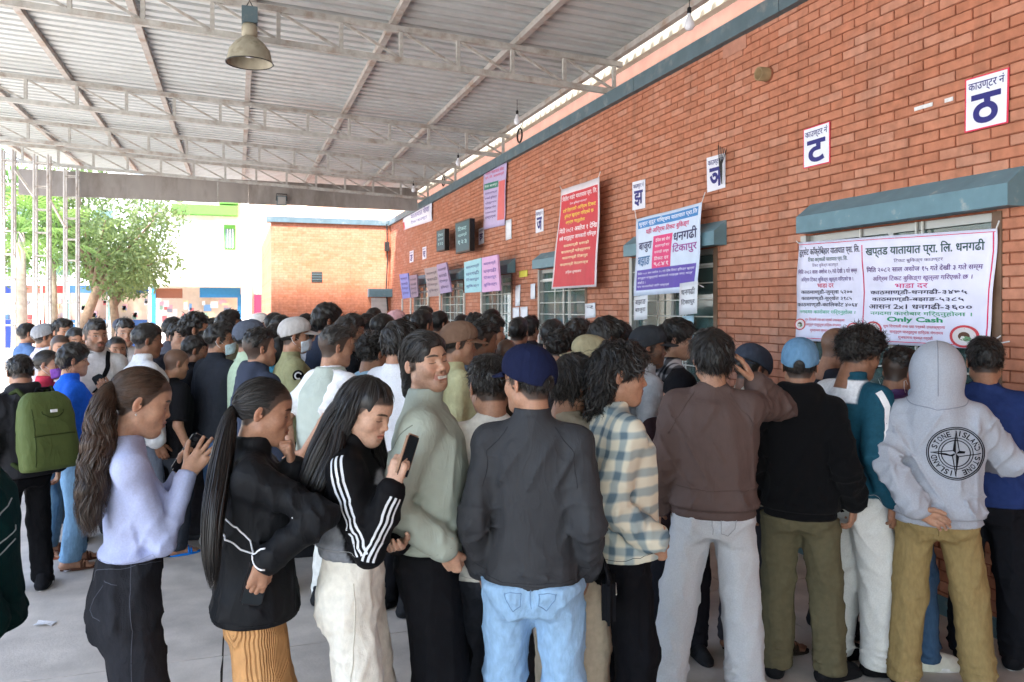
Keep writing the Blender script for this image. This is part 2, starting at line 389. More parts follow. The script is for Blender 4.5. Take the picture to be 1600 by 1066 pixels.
# corrugated sheets: ribs run across, one sheet strip between purlins
per = .2
prof = [(0, 0), (.09, 0), (.105, .05), (.165, .05), (.18, 0)]
for i in range(len(PX) - 1):
    xa, xb = PX[i] + (.0 if i else -.3), PX[i + 1] + (.0 if i < len(PX) - 2 else .12)
    yv = []; y = Y0
    while y < YE:
        for (dy, dz_) in prof: yv.append((y + dy, dz_))
        y += per
    yv.append((YE, 0)); lift = .0035 * (i % 2)
    V = []
    for (yy_, dz_) in yv:
        for x in (xa, xb): V.append((x, yy_, zb(x) + .435 + dz_ + lift))
    n = len(yv)
    F = [(2 * k, 2 * k + 1, 2 * k + 3, 2 * k + 2) for k in range(n - 1)]
    ob = link('roof_sheet', mesh('roof_sheet', V, F, M['sheet']), cn)
# end fascia with panels
fz0, fz1 = 4.12, 4.64
xf = [-4.1]
while xf[-1] < XR - .3: xf.append(xf[-1] + .62)
for a, b in zip(xf[:-1], xf[1:]):
    MB().box(a + .0008, b - .0008, YFA + .02 + .006 * random.random(), YFA + .06, fz0 + .02 * random.random(), fz1).build('fascia_panel', M['fascia'], cn)
yk = YFA
while yk > Y0 + .6:
    MB().box(XL - .25, XL - .21, yk - .62 + .001, yk - .001, fz0 + .02 * random.random(), fz1 + .1).build('fascia_panel', M['fascia'], cn); yk -= .62
# lattice posts of the canopy
def lattice(x, y, ztop, wd):
    p = empty('lattice_post', (x, y, 0)); p.parent = cn
    for (a, b) in ((-1, -1), (1, -1), (1, 1), (-1, 1)):
        MB().tube([(a * wd, b * wd, 0), (a * wd, b * wd, ztop)], .022, 8).build('leg', M['steel'], p)
    z = .3; k = 0
    while z < ztop - .1:
        for (a, b, c, d) in ((-1, -1, 1, -1), (1, -1, 1, 1), (1, 1, -1, 1), (-1, 1, -1, -1)):
            MB().tube([(a * wd, b * wd, z), (c * wd, d * wd, z)], .011, 6).build('rung', M['steel'], p)
        z += .42
    return p
for (u, Yp, wd) in ((13, 16.4, .085), (66, 16.6, .11), (112, 18.0, .11)):
    x = atY(u, 400, Yp)[0]; lattice(x, Yp, zb(x) - .05, wd)
pa = atY(13, 400, 16.4)[0]; pb = atY(66, 400, 16.6)[0]; pc = atY(112, 400, 18.0)[0]
MB().bar((pa + .1, 16.4, 4.35), (pb - .1, 16.6, 3.85), .04).build('brace', M['steel'], cn)
MB().bar((pb + .12, 16.6, 3.85), (pc - .1, 18.0, 3.45), .035).build('brace', M['steel'], cn)
# more posts along the open side, towards and behind the camera
for Yp in (8.41, .4, -7.6, -15.6): lattice(XL - .1, Yp, zb(XL) - .05, .1)
# ================================================================ people: distance fields turned into meshes
f32 = np.float32
_nt = rng.random((32, 32, 32)).astype(f32)
def noise3(P, scale, seed=0):
    """tileable value noise, P (n,3) -> -1..1"""
    q = P * scale + seed * 7.31; i = np.floor(q).astype(int); f = q - i; f = f * f * (3 - 2 * f); i &= 31; j = (i + 1) & 31
    x0, y0, z0 = i.T; x1, y1, z1 = j.T; fx, fy, fz = f.T
    def L(a, b, t): return a + (b - a) * t
    a = L(L(_nt[x0, y0, z0], _nt[x1, y0, z0], fx), L(_nt[x0, y1, z0], _nt[x1, y1, z0], fx), fy)
    b = L(L(_nt[x0, y0, z1], _nt[x1, y0, z1], fx), L(_nt[x0, y1, z1], _nt[x1, y1, z1], fx), fy)
    return L(a, b, fz) * 2 - 1
class Field:
    def __init__(s, lo, hi, h):
        s.h = f32(h); s.o = np.array(lo, f32); n = np.ceil((np.array(hi) - np.array(lo)) / h).astype(int) + 1
        s.d = np.full(n, .3, f32); s.ax = [s.o[i] + np.arange(n[i], dtype=f32) * f32(h) for i in range(3)]
    def sl(s, lo, hi):
        r = []
        for i in range(3):
            a = max(0, int(math.floor((lo[i] - s.o[i]) / s.h))); b = min(s.d.shape[i], int(math.ceil((hi[i] - s.o[i]) / s.h)) + 1)
            if b <= a: return None
            r.append(slice(a, b))
        x = s.ax[0][r[0]][:, None, None]; y = s.ax[1][r[1]][None, :, None]; z = s.ax[2][r[2]][None, None, :]
        return tuple(r), x, y, z
    def put(s, r, d, k, op):
        o = s.d[r]
        if op == '+':
            if k > 0:
                hh = np.maximum(k - np.abs(o - d), 0) / k; s.d[r] = np.minimum(o, d) - hh * hh * (k * .25)
            else: s.d[r] = np.minimum(o, d)
        else:
            d = -d
            if k > 0:
                hh = np.maximum(k - np.abs(o - d), 0) / k; s.d[r] = np.maximum(o, d) + hh * hh * (k * .25)
            else: s.d[r] = np.maximum(o, d)
    def cone(s, a, b, ra, rb, k=.02, flat=None, cut=None, op='+', pw=1.0):
        a = np.asarray(a, f32); b = np.asarray(b, f32); m = max(ra, rb) * (max(1, flat[1]) if flat else 1) + k + .03
        q = s.sl(np.minimum(a, b) - m, np.maximum(a, b) + m)
        if q is None: return s
        r, x, y, z = q; v = b - a; L2 = float(v @ v) + 1e-9
        x = x - a[0]; y = y - a[1]; z = z - a[2]
        t = np.clip((x * v[0] + y * v[1] + z * v[2]) / L2, 0, 1)
        x = x - t * v[0]; y = y - t * v[1]; z = z - t * v[2]
        if flat:
            n = np.asarray(flat[0], f32); n = n / np.linalg.norm(n); e = (x * n[0] + y * n[1] + z * n[2]) * f32(1 / flat[1] - 1)
            x = x + e * n[0]; y = y + e * n[1]; z = z + e * n[2]
        if pw != 1: t = t ** f32(pw)
        d = np.sqrt(x * x + y * y + z * z) - (ra + (rb - ra) * t).astype(f32)
        if cut:
            X, Y, Z = s.ax[0][r[0]][:, None, None], s.ax[1][r[1]][None, :, None], s.ax[2][r[2]][None, None, :]
            for (p, n) in cut: d = np.maximum(d, (X - p[0]) * n[0] + (Y - p[1]) * n[1] + (Z - p[2]) * n[2])
        s.put(r, d, k, op); return s
    def ell(s, c, rad, k=.02, R=None, op='+'):
        c = np.asarray(c, f32); rad = np.asarray(rad, f32); m = float(rad.max()) + k + .02
        q = s.sl(c - m, c + m)
        if q is None: return s
        r, x, y, z = q; x = x - c[0]; y = y - c[1]; z = z - c[2]
        if R is not None:
            R = np.asarray(R, f32)
            x, y, z = R[0, 0] * x + R[1, 0] * y + R[2, 0] * z, R[0, 1] * x + R[1, 1] * y + R[2, 1] * z, R[0, 2] * x + R[1, 2] * y + R[2, 2] * z
        k0 = np.sqrt((x / rad[0]) ** 2 + (y / rad[1]) ** 2 + (z / rad[2]) ** 2); k1 = np.sqrt((x / rad[0] ** 2) ** 2 + (y / rad[1] ** 2) ** 2 + (z / rad[2] ** 2) ** 2) + 1e-6
        s.put(r, k0 * (k0 - 1) / k1, k, op); return s
    def loft(s, o, R, zs, w, dp, cy=None, n=2.4, k=.02, cx=None, op='+'):
        """elliptic sections (half width w, half depth dp) stacked along the local z axis"""
        o = np.asarray(o, f32); R = np.asarray(R, f32); zs = np.asarray(zs, f32); m = max(max(w), max(dp)) + k + .04
        e = [o + R[:, 2] * zs[0], o + R[:, 2] * zs[-1]]
        q = s.sl(np.minimum(*e) - m, np.maximum(*e) + m)
        if q is None: return s
        r, x, y, z = q; x = x - o[0]; y = y - o[1]; z = z - o[2]
        X = R[0, 0] * x + R[1, 0] * y + R[2, 0] * z; Y = R[0, 1] * x + R[1, 1] * y + R[2, 1] * z; Z = R[0, 2] * x + R[1, 2] * y + R[2, 2] * z
        X, Y, Z = np.broadcast_arrays(X, Y, Z)
        zf = np.linspace(zs[0], zs[-1], 96); ker = np.hanning(9); ker /= ker.sum()
        def ip(v):
            g = np.interp(zf, zs, v); g = np.convolve(np.pad(g, 4, mode='edge'), ker, 'valid'); return np.interp(Z, zf, g).astype(f32)
        W_, D_ = ip(w), ip(dp)
        if cy is not None: Y = Y - ip(cy)
        if cx is not None: X = X - ip(cx)
        d = ((np.abs(X) / W_) ** n + (np.abs(Y) / D_) ** n) ** (1 / n); d = (d - 1) * np.minimum(W_, D_)
        d = np.maximum(np.maximum(d, zs[0] - Z), Z - zs[-1]).astype(f32)
        s.put(r, d, k, op); return s
    def plane(s, p, n):            # keep the side the normal points away from
        d = (s.ax[0][:, None, None] - p[0]) * n[0] + (s.ax[1][None, :, None] - p[1]) * n[1] + (s.ax[2][None, None, :] - p[2]) * n[2]
        s.d = np.maximum(s.d, d.astype(f32)); return s
    def disp(s, fn, band=.05):
        i = np.nonzero(np.abs(s.d) < band)
        P = np.stack([s.ax[k][i[k]] for k in range(3)], 1); s.d[i] += fn(P).astype(f32); return s
    def at(s, P):
        q = (P - s.o) / s.h; q = np.clip(q, 0, np.array(s.d.shape) - 1.001); i = q.astype(int); f = q - i; out = 0
        for a in (0, 1):
            for b in (0, 1):
                for c in (0, 1):
                    out = out + s.d[i[:, 0] + a, i[:, 1] + b, i[:, 2] + c] * (f[:, 0] if a else 1 - f[:, 0]) * (f[:, 1] if b else 1 - f[:, 1]) * (f[:, 2] if c else 1 - f[:, 2])
        return out
    def grad(s, P):
        e = float(s.h); g = np.stack([s.at(P + np.eye(3)[i] * e) - s.at(P - np.eye(3)[i] * e) for i in range(3)], 1)
        return g / (np.linalg.norm(g, axis=1, keepdims=True) + 1e-9)
    def snap(s, P, off=0.0, it=6):
        P = np.array(P, float)
        for _ in range(it): P = P - s.grad(P) * (s.at(P) - off)[:, None] * .9
        return P
    def nets(s):
        """surface nets: quads around every sign change"""
        d = s.d.copy()
        for ax in range(3):
            v = np.moveaxis(d, ax, 0); v[0] = np.maximum(v[0], .01); v[-1] = np.maximum(v[-1], .01)
        g = d < 0; nx, ny, nz = d.shape
        cnt = np.zeros((nx - 1, ny - 1, nz - 1), np.int8)
        for a in (0, 1):
            for b in (0, 1):
                for c in (0, 1): cnt += g[a:nx - 1 + a, b:ny - 1 + b, c:nz - 1 + c]
        cells = np.argwhere((cnt > 0) & (cnt < 8)); idx = np.full(cnt.shape, -1, np.int32); idx[tuple(cells.T)] = np.arange(len(cells))
        cor = np.array([(a, b, c) for a in (0, 1) for b in (0, 1) for c in (0, 1)])
        D = np.stack([d[tuple((cells + c).T)] for c in cor], 1)
        pos = np.zeros((len(cells), 3)); num = np.zeros(len(cells))
        for i in range(8):
            for j in range(i + 1, 8):
                if np.abs(cor[i] - cor[j]).sum() != 1: continue
                m = (D[:, i] < 0) != (D[:, j] < 0); t = D[m, i] / (D[m, i] - D[m, j])
                pos[m] += cor[i] + t[:, None] * (cor[j] - cor[i]); num[m] += 1
        V = s.o + (cells + pos / num[:, None]) * s.h
        Q = []
        for ax in range(3):
            a0 = [slice(None)] * 3; a1 = [slice(None)] * 3; a0[ax] = slice(0, -1); a1[ax] = slice(1, None)
            A, B = g[tuple(a0)], g[tuple(a1)]
            b_, c_ = (ax + 1) % 3, (ax + 2) % 3
            E = np.argwhere(A != B); E = E[(E[:, b_] > 0) & (E[:, c_] > 0) & (E[:, b_] < d.shape[b_] - 1) & (E[:, c_] < d.shape[c_] - 1)]
            fl = A[tuple(E.T)]; eb = np.eye(3, dtype=int)[b_]; ec = np.eye(3, dtype=int)[c_]
            q = np.stack([idx[tuple((E - eb - ec).T)], idx[tuple((E - ec).T)], idx[tuple(E.T)], idx[tuple((E - eb).T)]], 1)
            q[~fl] = q[~fl][:, ::-1]; Q.append(q)
        return V, np.concatenate(Q)
def Rx(a): c, s = math.cos(a), math.sin(a); return np.array([[1, 0, 0], [0, c, -s], [0, s, c]])
def Ry(a): c, s = math.cos(a), math.sin(a); return np.array([[c, 0, s], [0, 1, 0], [-s, 0, c]])
def Rz(a): c, s = math.cos(a), math.sin(a); return np.array([[c, -s, 0], [s, c, 0], [0, 0, 1]])
def nrm(v): v = np.asarray(v, float); return v / (np.linalg.norm(v) + 1e-9)
def sst(a, b, x): t = np.clip((x - a) / (b - a), 0, 1); return t * t * (3 - 2 * t)

# ---------------------------------------------------------------- head (crown z=+.12, chin z=-.115, facing +Y)
def head_field(kind, h):
    F = Field((-.105, -.13, -.2), (.105, .135, .14), h)
    fem = kind == 'f'
    F.ell((0, -.012, .034), (.0755, .097, .086), .02)
    F.ell((0, .018, .035), (.066, .074, .068), .03)                     # forehead
    jw = .048 if fem else .053
    F.ell((0, .026, -.035), (.060 if fem else .063, .062, .075), .03)    # face mass
    F.cone((-jw, .0, -.062), (-.014, .066, -.094), .019, .018, .03); F.cone((jw, .0, -.062), (.014, .066, -.094), .019, .018, .03)
    F.ell((0, .070, -.096), (.021 if fem else .025, .017, .017), .022)   # chin
    F.cone((0, .03, -.05), (0, .055, -.085), .04, .03, .03)
    for s in (-1, 1):
        F.ell((s * .041, .054, -.026), (.023, .024, .022), .03)          # cheekbone
        F.cone((s * .014, .085 if fem else .086, .023), (s * .046, .069, .022), .0068 if fem else .0085, .0062 if fem else .0075, .016)   # brow
        F.ell((s * .0325, .098, .004), (.0185, .017, .0125), .012, op='-')   # socket
        F.ell((s * .0320, .0685, .003), (.0150, .0150, .0128), .004)     # lidded eyeball
        # ear
        Re = Rz(s * .42) @ Rx(-.18)
        F.ell((s * .0785, -.016, -.006), (.0075, .0180, .029), .008, R=Re)
        F.ell((s * .0870, -.010, -.004), (.0065, .0100, .0180), .004, R=Re, op='-'); F.ell((s * .0835, -.004, -.010), (.003, .003, .006), .003)
    # nose
    nt_ = .1005 if fem else .1045
    F.cone((0, .082, .014), (0, nt_, -.026), .0070, .0090 if fem else .0098, .012); F.ell((0, nt_, -.030), (.0095 if fem else .0105, .0098 if fem else .0105, .0085), .008)
    for s in (-1, 1):
        F.ell((s * (.0112 if fem else .0125), .0930 if fem else .0955, -.034), (.0068, .009, .007), .006); F.ell((s * .0060, .0965 if fem else .1000, -.0412), (.0035, .005, .003), .003, op='-')
    # mouth
    F.ell((0, .080, -.060), (.030, .016, .026), .02)
    F.ell((0, .0965, -.048), (.004, .004, .007), .006, op='-')
    if kind == 's':                                                       # open smile
        for i in range(-4, 5): F.ell((i * .0062, .0975 - abs(i) ** 1.8 * .0016, -.0575 + abs(i) ** 1.7 * .00105), (.0062, .0065, .0042), .004)
        for i in range(-4, 5): F.ell((i * .006, .0955 - abs(i) ** 1.8 * .0016, -.0765 + abs(i) ** 1.7 * .0017), (.006, .0065, .0048), .004)
        for s in (-1, 1): F.ell((s * .040, .066, -.034), (.020, .018, .017), .02); F.cone((s * .030, .088, -.045), (s * .036, .080, -.070), .0022, .0022, .006, op='-')
        F.ell((0, .106, -.0665), (.026, .0125, .0062), .004, op='-')
    else:
        fu = .0074 if fem else .0058
        F.cone((-.014, .0930, -.0585), (0, .0975, -.0565), .004, fu, .005); F.cone((.014, .0930, -.0585), (0, .0975, -.0565), .004, fu, .005)
        F.cone((-.013, .0915, -.0675), (0, .0950, -.0690), .004, fu + .001, .005); F.cone((.013, .0915, -.0675), (0, .0950, -.0690), .004, fu + .001, .005)
        F.cone((-.024, .0905, -.0622), (0, .1045, -.0630), .0014, .0018, .003, op='-'); F.cone((.024, .0905, -.0622), (0, .1045, -.0630), .0014, .0018, .003, op='-')
    F.ell((0, .097, -.0815), (.017, .006, .005), .008, op='-')
    # neck
    F.cone((0, -.022, -.045), (0, -.034, -.215), .047 if fem else .053, .050 if fem else .058, .03)
    if not fem: F.ell((0, .022, -.135), (.010, .010, .013), .02)
    return F
_heads = {}
def head(kind, h):
    if (kind, h) not in _heads: _heads[(kind, h)] = head_field(kind, h).nets()
    return _heads[(kind, h)]
def face_paint(V, tone, kind='m', brow=(.018, .013, .010), beard=0.0, stubble=0.0, eyes='down', lip=None, scalp=None, mous=0.0):
    """natural colours of skin, lips, brows, beard and eyes by place on the head"""
    x, y, z = V.T; ax = np.abs(x); c = np.tile(np.array(tone, float), (len(V), 1))
    def mix(m, col): 
        m = np.clip(m, 0, 1)[:, None]; c[:] = c * (1 - m) + np.array(col) * m
    front = sst(.03, .06, y)
    red = np.array(tone) * (1.08, .86, .82)
    mix(.5 * np.exp(-(((ax - .042) / .02) ** 2 + ((z + .03) / .018) ** 2)) * front, red)
    mix(.5 * np.exp(-((ax / .015) ** 2 + ((z + .033) / .014) ** 2)) * front, red); mix(.5 * sst(.074, .084, ax) * (z < .03), red)
    if lip is None: lip = np.array(tone) * (.86, .58, .58)
    wl_ = .0245
    edge = np.clip(1 - (ax / wl_) ** 2, 0, 1) ** .5
    if kind == 's':
        mix(sst(.0125, .0095, np.abs(z + .067 - (ax / .028) ** 2 * .004)) * (ax < .033) * (y > .078), lip)
        mix(((np.abs(z + .0655 - (ax / .028) ** 2 * .003) < .0058) & (ax < .0245) & (y > .078)) * 1.0, (.62, .58, .52))
    else:
        mix(sst(.0125, .0100, np.abs(z + .0628) / (edge + 1e-3)) * (ax < wl_) * (y > .085), lip)
        mix(.85 * sst(.0016, .0006, np.abs(z + .0626)) * (ax < .021) * (y > .08), np.array(lip) * .35)
    arch = .0225 + .004 * np.cos((ax - .034) / .02 * 1.4)
    th = .0042 * np.clip(1 - ((ax - .032) / .025) ** 4, 0, 1) + .0001
    mix(.93 * sst(1.25, .75, np.abs(z - arch) / th) * (ax > .009) * (ax < .055) * (y > .04), brow)
    ex, ez = (ax - .0325) / .0150, (z - .0035) / .0050
    if eyes == 'open':
        e = ex ** 2 + ez ** 2
        mix(sst(1.15, .95, e) * (y > .06), (.50, .46, .43)); 
        ir = ((x - np.sign(x) * .0325) / .0058) ** 2 + ((z - .0040) / .0058) ** 2
        mix(sst(1.1, .8, ir) * (e < 1.05) * (y > .06), (.025, .015, .010))
        mix(.9 * sst(.5, .15, np.abs(e - 1.15)) * (z > .0035) * (y > .06), (.02, .014, .012))
    else:                                                                # lids lowered: a dark lash line
        lz = -.0048 + .0030 * ex ** 2
        mix(.9 * sst(.0023, .0009, np.abs(z - lz)) * (np.abs(ex) < 1.05) * (y > .055), (.02, .014, .012))
        mix(.3 * np.exp(-(ex ** 2 + ((z - .006) / .006) ** 2)) * (y > .055), np.array(tone) * .6)
    if beard or stubble or mous:
        jaw = sst(-.043, -.062, z - .018 * sst(.03, .06, ax) - .03 * sst(.055, .07, ax)) * sst(-.005, .02, y) * sst(-.135, -.11, z)
        ms = sst(.011, .008, np.abs(z + .049)) * sst(.030, .024, ax) * (y > .08)
        lipm = sst(.011, .014, np.abs(z + .063)) + sst(.021, .026, ax); ch = np.clip(jaw * np.clip(lipm, 0, 1), 0, 1)
        nz = .75 + .25 * noise3(V, 260, 3)
        mix(max(beard, stubble) * ch * nz, (.035, .022, .016)); mix(max(beard, stubble, mous) * ms * nz, (.022, .016, .013))
    if scalp is not None:                                                # hair-covered scalp
        zl = np.interp(y, [-.12, -.05, -.022, .004, .018, .028, .045, .062, .08], [-.066, -.062, -.030, -.028, -.022, .016, .046, .058, .062] if kind != 'f' else [-.066, -.060, -.025, -.010, .004, .022, .046, .058, .062])
        hm = sst(zl - .006, zl + .006, z) * (ax < .0800)
        mix(hm * scalp, (.022, .018, .016))
    return c
# ---------------------------------------------------------------- hands (wrist at 0, fingers +Z, palm faces +Y, thumb +X)
def hand_field(pose, h):
    F = Field((-.075, -.07, -.06), (.095, .115, .215), h)
    F.cone((0, 0, -.05), (0, 0, .01), .0255, .0265, .01, flat=((0, 1, 0), .72))
    F.cone((-.012, 0, .02), (-.024, .002, .078), .022, .017, .02, flat=((0, 1, 0), .66)); F.cone((.010, 0, .02), (.020, .002, .082), .024, .019, .02, flat=((0, 1, 0), .66))
    cu, sp, th = {'relax': ((.35, .5, .35), .03, .35), 'grip': ((.75, 1.0, .6), .01, .75), 'fist': ((1.35, 1.55, .9), .0, 1.0), 'flat': ((.12, .15, .1), .05, .15), 'spread': ((.2, .25, .15), .16, .1), 'hold': ((.5, .75, .5), .04, .55)}[pose]
    fing = [(.027, .083, .070, .0098), (.009, .089, .078, .0100), (-.010, .087, .072, .0095), (-.027, .079, .057, .0085)]
    for i, (bx, bz, L, r) in enumerate(fing):
        p = np.array([bx, .001, bz]); a = 0.0; yaw = sp * (1.2 - i) * 1.1; k = 1 + .1 * i
        for j, (fr, c) in enumerate(zip((.46, .31, .25), cu)):
            a += c * k; dv = np.array([math.sin(yaw) * math.cos(a), math.sin(a), math.cos(yaw) * math.cos(a)]); q = p + dv * L * fr
            F.cone(p, q, r * (1 - .07 * j), r * (.93 - .08 * j), .004); p = q
    p = np.array([.022, .006, .022]); ang = .75 - .35 * th
    for j, (l, r) in enumerate(((.044, .0145), (.032, .0112), (.026, .0098))):
        dv = nrm([math.sin(ang), .25 + .75 * th * (.6 + .5 * j), math.cos(ang)]); q = p + dv * l
        F.cone(p, q, r, r * .9, .010 if j == 0 else .004); p = q; ang -= .28 * (.4 + th)
    return F
_hands = {}
def hand(pose, h, left):
    k = (pose, h)
    if k not in _hands: _hands[k] = hand_field(pose, h).nets()
    V, Q = _hands[k]
    if left: V = V * (-1, 1, 1); Q = Q[:, ::-1]
    return V, Q
# ---------------------------------------------------------------- shoes (ankle above origin, toe +Y, sole z=0)
def shoe_field(kind, h):
    F = Field((-.07, -.11, -.01), (.07, .23, .14), h)
    if kind in ('sneaker', 'shoe'):
        F.loft((0, .06, 0), np.eye(3), [0, .012, .03], [.001 + .044, .046, .044], [.135, .139, .137], n=2.6, k=.0)
        F.cone((0, -.035, .045), (0, .14, .03), .040, .036, .03); F.cone((0, -.045, .045), (0, -.035, .10), .038, .040, .03); F.cone((0, .03, .07), (0, .11, .045), .034, .03, .03)
        F.plane((0, 0, .003), (0, 0, -1))
    else:                                                               # bare foot for sandals
        F.cone((0, -.05, .035), (0, .10, .030), .032, .030, .03, flat=((0, 0, 1), .8)); F.cone((0, -.03, .05), (0, -.025, .12), .034, .034, .03); F.cone((0, .0, .07), (0, .08, .035), .030, .028, .03)
        for i, x in enumerate((-.030, -.014, .0, .014, .027)):
            F.cone((x * .9, .11, .026), (x, .165 - abs(i - 1) * .010, .022), .011, .0095 if i else .012, .006)
        F.plane((0, 0, .012), (0, 0, -1))
    return F
_shoes = {}
def shoe_mesh(kind, h):
    k = (kind, h)
    if k not in _shoes: _shoes[k] = shoe_field(kind, h).nets()
    return _shoes[k]
# ---------------------------------------------------------------- colours of people and clothes
def S(r, g, b): return tuple(((c / 255) / 12.92 if c / 255 <= .04045 else ((c / 255 + .055) / 1.055) ** 2.4) for c in (r, g, b))
def vcol_mat(name, rough, sss=0.0, spec=.35):
    m = bpy.data.materials.new(name); m.use_nodes = True; t = m.node_tree; N = t.nodes; L = t.links; b = N['Principled BSDF']
    n = N.new('ShaderNodeVertexColor'); n.layer_name = 'Col'
    no = N.new('ShaderNodeTexNoise'); no.inputs['Scale'].default_value = 55; no.inputs['Detail'].default_value = 4; tc = N.new('ShaderNodeTexCoord'); L.new(tc.outputs['Object'], no.inputs[0])
    no.inputs['Roughness'].default_value = .7
    mr = N.new('ShaderNodeMapRange'); mr.inputs[1].default_value = .3; mr.inputs[2].default_value = .7; mr.inputs[3].default_value = .84; mr.inputs[4].default_value = 1.14; L.new(no.outputs[0], mr.inputs[0])
    mx = N.new('ShaderNodeMix'); mx.data_type = 'RGBA'; mx.blend_type = 'MULTIPLY'; mx.inputs[0].default_value = 1; L.new(n.outputs[0], mx.inputs[6]); L.new(mr.outputs[0], mx.inputs[7]); L.new(mx.outputs[2], b.inputs['Base Color'])
    b.inputs['Roughness'].default_value = rough; b.inputs['Specular IOR Level'].default_value = spec
    if sss: b.inputs['Subsurface Weight'].default_value = sss; b.inputs['Subsurface Radius'].default_value = (.012, .004, .002); b.inputs['Subsurface Scale'].default_value = 1.0
    nb = N.new('ShaderNodeTexNoise'); nb.inputs['Scale'].default_value = 420; nb.inputs['Detail'].default_value = 3; L.new(tc.outputs['Object'], nb.inputs[0])
    bp = N.new('ShaderNodeBump'); bp.inputs['Strength'].default_value = .12; bp.inputs['Distance'].default_value = .004; L.new(nb.outputs[0], bp.inputs['Height']); L.new(bp.outputs[0], b.inputs['Normal'])
    return m
SKIN = vcol_mat('skin', .48, .08)
VCLOTH = vcol_mat('two_colour_cloth', .7, 0, .1)
def hair_mat(name, col, col2):
    m = mat(name, col, .42, .35, 40, stretch=(1, 1, .25), spec=.45, col2=col2, c2scale=9, c2thr=(.45, .75)); return m
HAIR = hair_mat('black_hair', (.011, .009, .008), (.02, .015, .013)); HAIRB = hair_mat('dark_brown_hair', (.032, .018, .011), (.092, .05, .030)); HAIRG = hair_mat('greying_hair', (.03, .027, .025), (.07, .065, .06))
_fab = {}
def wrinkle(m, st):
    t = m.node_tree; N = t.nodes; L = t.links; b = N['Principled BSDF']; tc = N.new('ShaderNodeTexCoord'); mp = N.new('ShaderNodeMapping'); mp.inputs['Scale'].default_value = (1, 1, .35); L.new(tc.outputs['Object'], mp.inputs[0])
    n = N.new('ShaderNodeTexNoise'); n.inputs['Scale'].default_value = 13; n.inputs['Detail'].default_value = 3; n.inputs['Distortion'].default_value = .6; L.new(mp.outputs[0], n.inputs[0])
    r = nmath(t, 'POWER', nmath(t, 'SUBTRACT', 1.0, nmath(t, 'ABSOLUTE', nmath(t, 'MULTIPLY', nmath(t, 'SUBTRACT', n.outputs[0], .5), 4.0))), 3.0)
    bp = N.new('ShaderNodeBump'); bp.inputs['Strength'].default_value = st; bp.inputs['Distance'].default_value = .012; L.new(r, bp.inputs['Height'])
    old = b.inputs['Normal'].links
    if old: L.new(old[0].from_socket, bp.inputs['Normal'])
    L.new(bp.outputs[0], b.inputs['Normal'])
def fab(rgb, rough=.85, var=.07, bump=.25, weave=380, kind='cloth', col2=None):
    k = (rgb, rough, kind, col2)
    if k in _fab: return _fab[k]
    c = S(*rgb)
    if max(rgb) < 62: c = tuple(x * (.45 + .55 * max(rgb) / 62) for x in c)
    if kind == 'denim': m = mat('denim', c, .9, .12, 60, .35, 520, spec=.06, col2=tuple(min(1, x * 1.22 + .01) for x in c), c2scale=3, c2thr=(.4, .8), stretch=(1, 1, .45))
    elif kind == 'shell': m = mat('shell_fabric', c, .62, .05, 20, .06, 300, spec=.14)
    elif kind == 'leather': m = mat('leather', c, .42, .12, 20, .3, 130, spec=.5)
    elif kind == 'knit': m = mat('knit', c, .95, .08, 160, .4, 420, spec=.04, sheen=.03)
    else: m = mat('cloth', c, rough, var + .03, 34, bump, weave, spec=.07, col2=S(*col2) if col2 else None, c2scale=14)
    wrinkle(m, .16 if kind != 'knit' else .08)
    _fab[k] = m; return m
def plaid(name, base, dark, mid, per=.105, broken=0.0, thin=.32):
    m = bpy.data.materials.new(name); m.use_nodes = True; t = m.node_tree; N = t.nodes; L = t.links; b = N['Principled BSDF']; b.inputs['Roughness'].default_value = .9; b.inputs['Specular IOR Level'].default_value = .15
    tc = N.new('ShaderNodeTexCoord'); s = N.new('ShaderNodeSeparateXYZ'); no = N.new('ShaderNodeTexNoise'); no.inputs['Scale'].default_value = 7
    L.new(tc.outputs['Object'], no.inputs[0]); L.new(tc.outputs['Object'], s.inputs[0])
    def band(v, ph, wd):
        f = nmath(t, 'FRACT', nmath(t, 'ADD', nmath(t, 'DIVIDE', v, per), ph)); d = nmath(t, 'ABSOLUTE', nmath(t, 'SUBTRACT', f, .5))
        n = N.new('ShaderNodeMapRange'); n.inputs[1].default_value = wd + .06; n.inputs[2].default_value = wd - .06; L.new(d, n.inputs[0]); return n.outputs[0]
    wob = nmath(t, 'MULTIPLY', nmath(t, 'SUBTRACT', no.outputs[0], .5), .04)
    h = nmath(t, 'ADD', nmath(t, 'ADD', nmath(t, 'MULTIPLY', s.outputs[0], 1.0), nmath(t, 'MULTIPLY', s.outputs[1], .75)), wob); z = nmath(t, 'ADD', s.outputs[2], wob)
    a = nmath(t, 'MULTIPLY', nmath(t, 'ADD', band(h, 0.0, thin / 2), band(z, 0.0, thin / 2)), .5)
    r = N.new('ShaderNodeValToRGB'); L.new(a, r.inputs[0]); e = r.color_ramp.elements; e[0].color = (*S(*base), 1); e[1].color = (*S(*dark), 1); x = e.new(.5); x.color = (*S(*mid), 1)
    L.new(r.outputs[0], b.inputs['Base Color']); return m
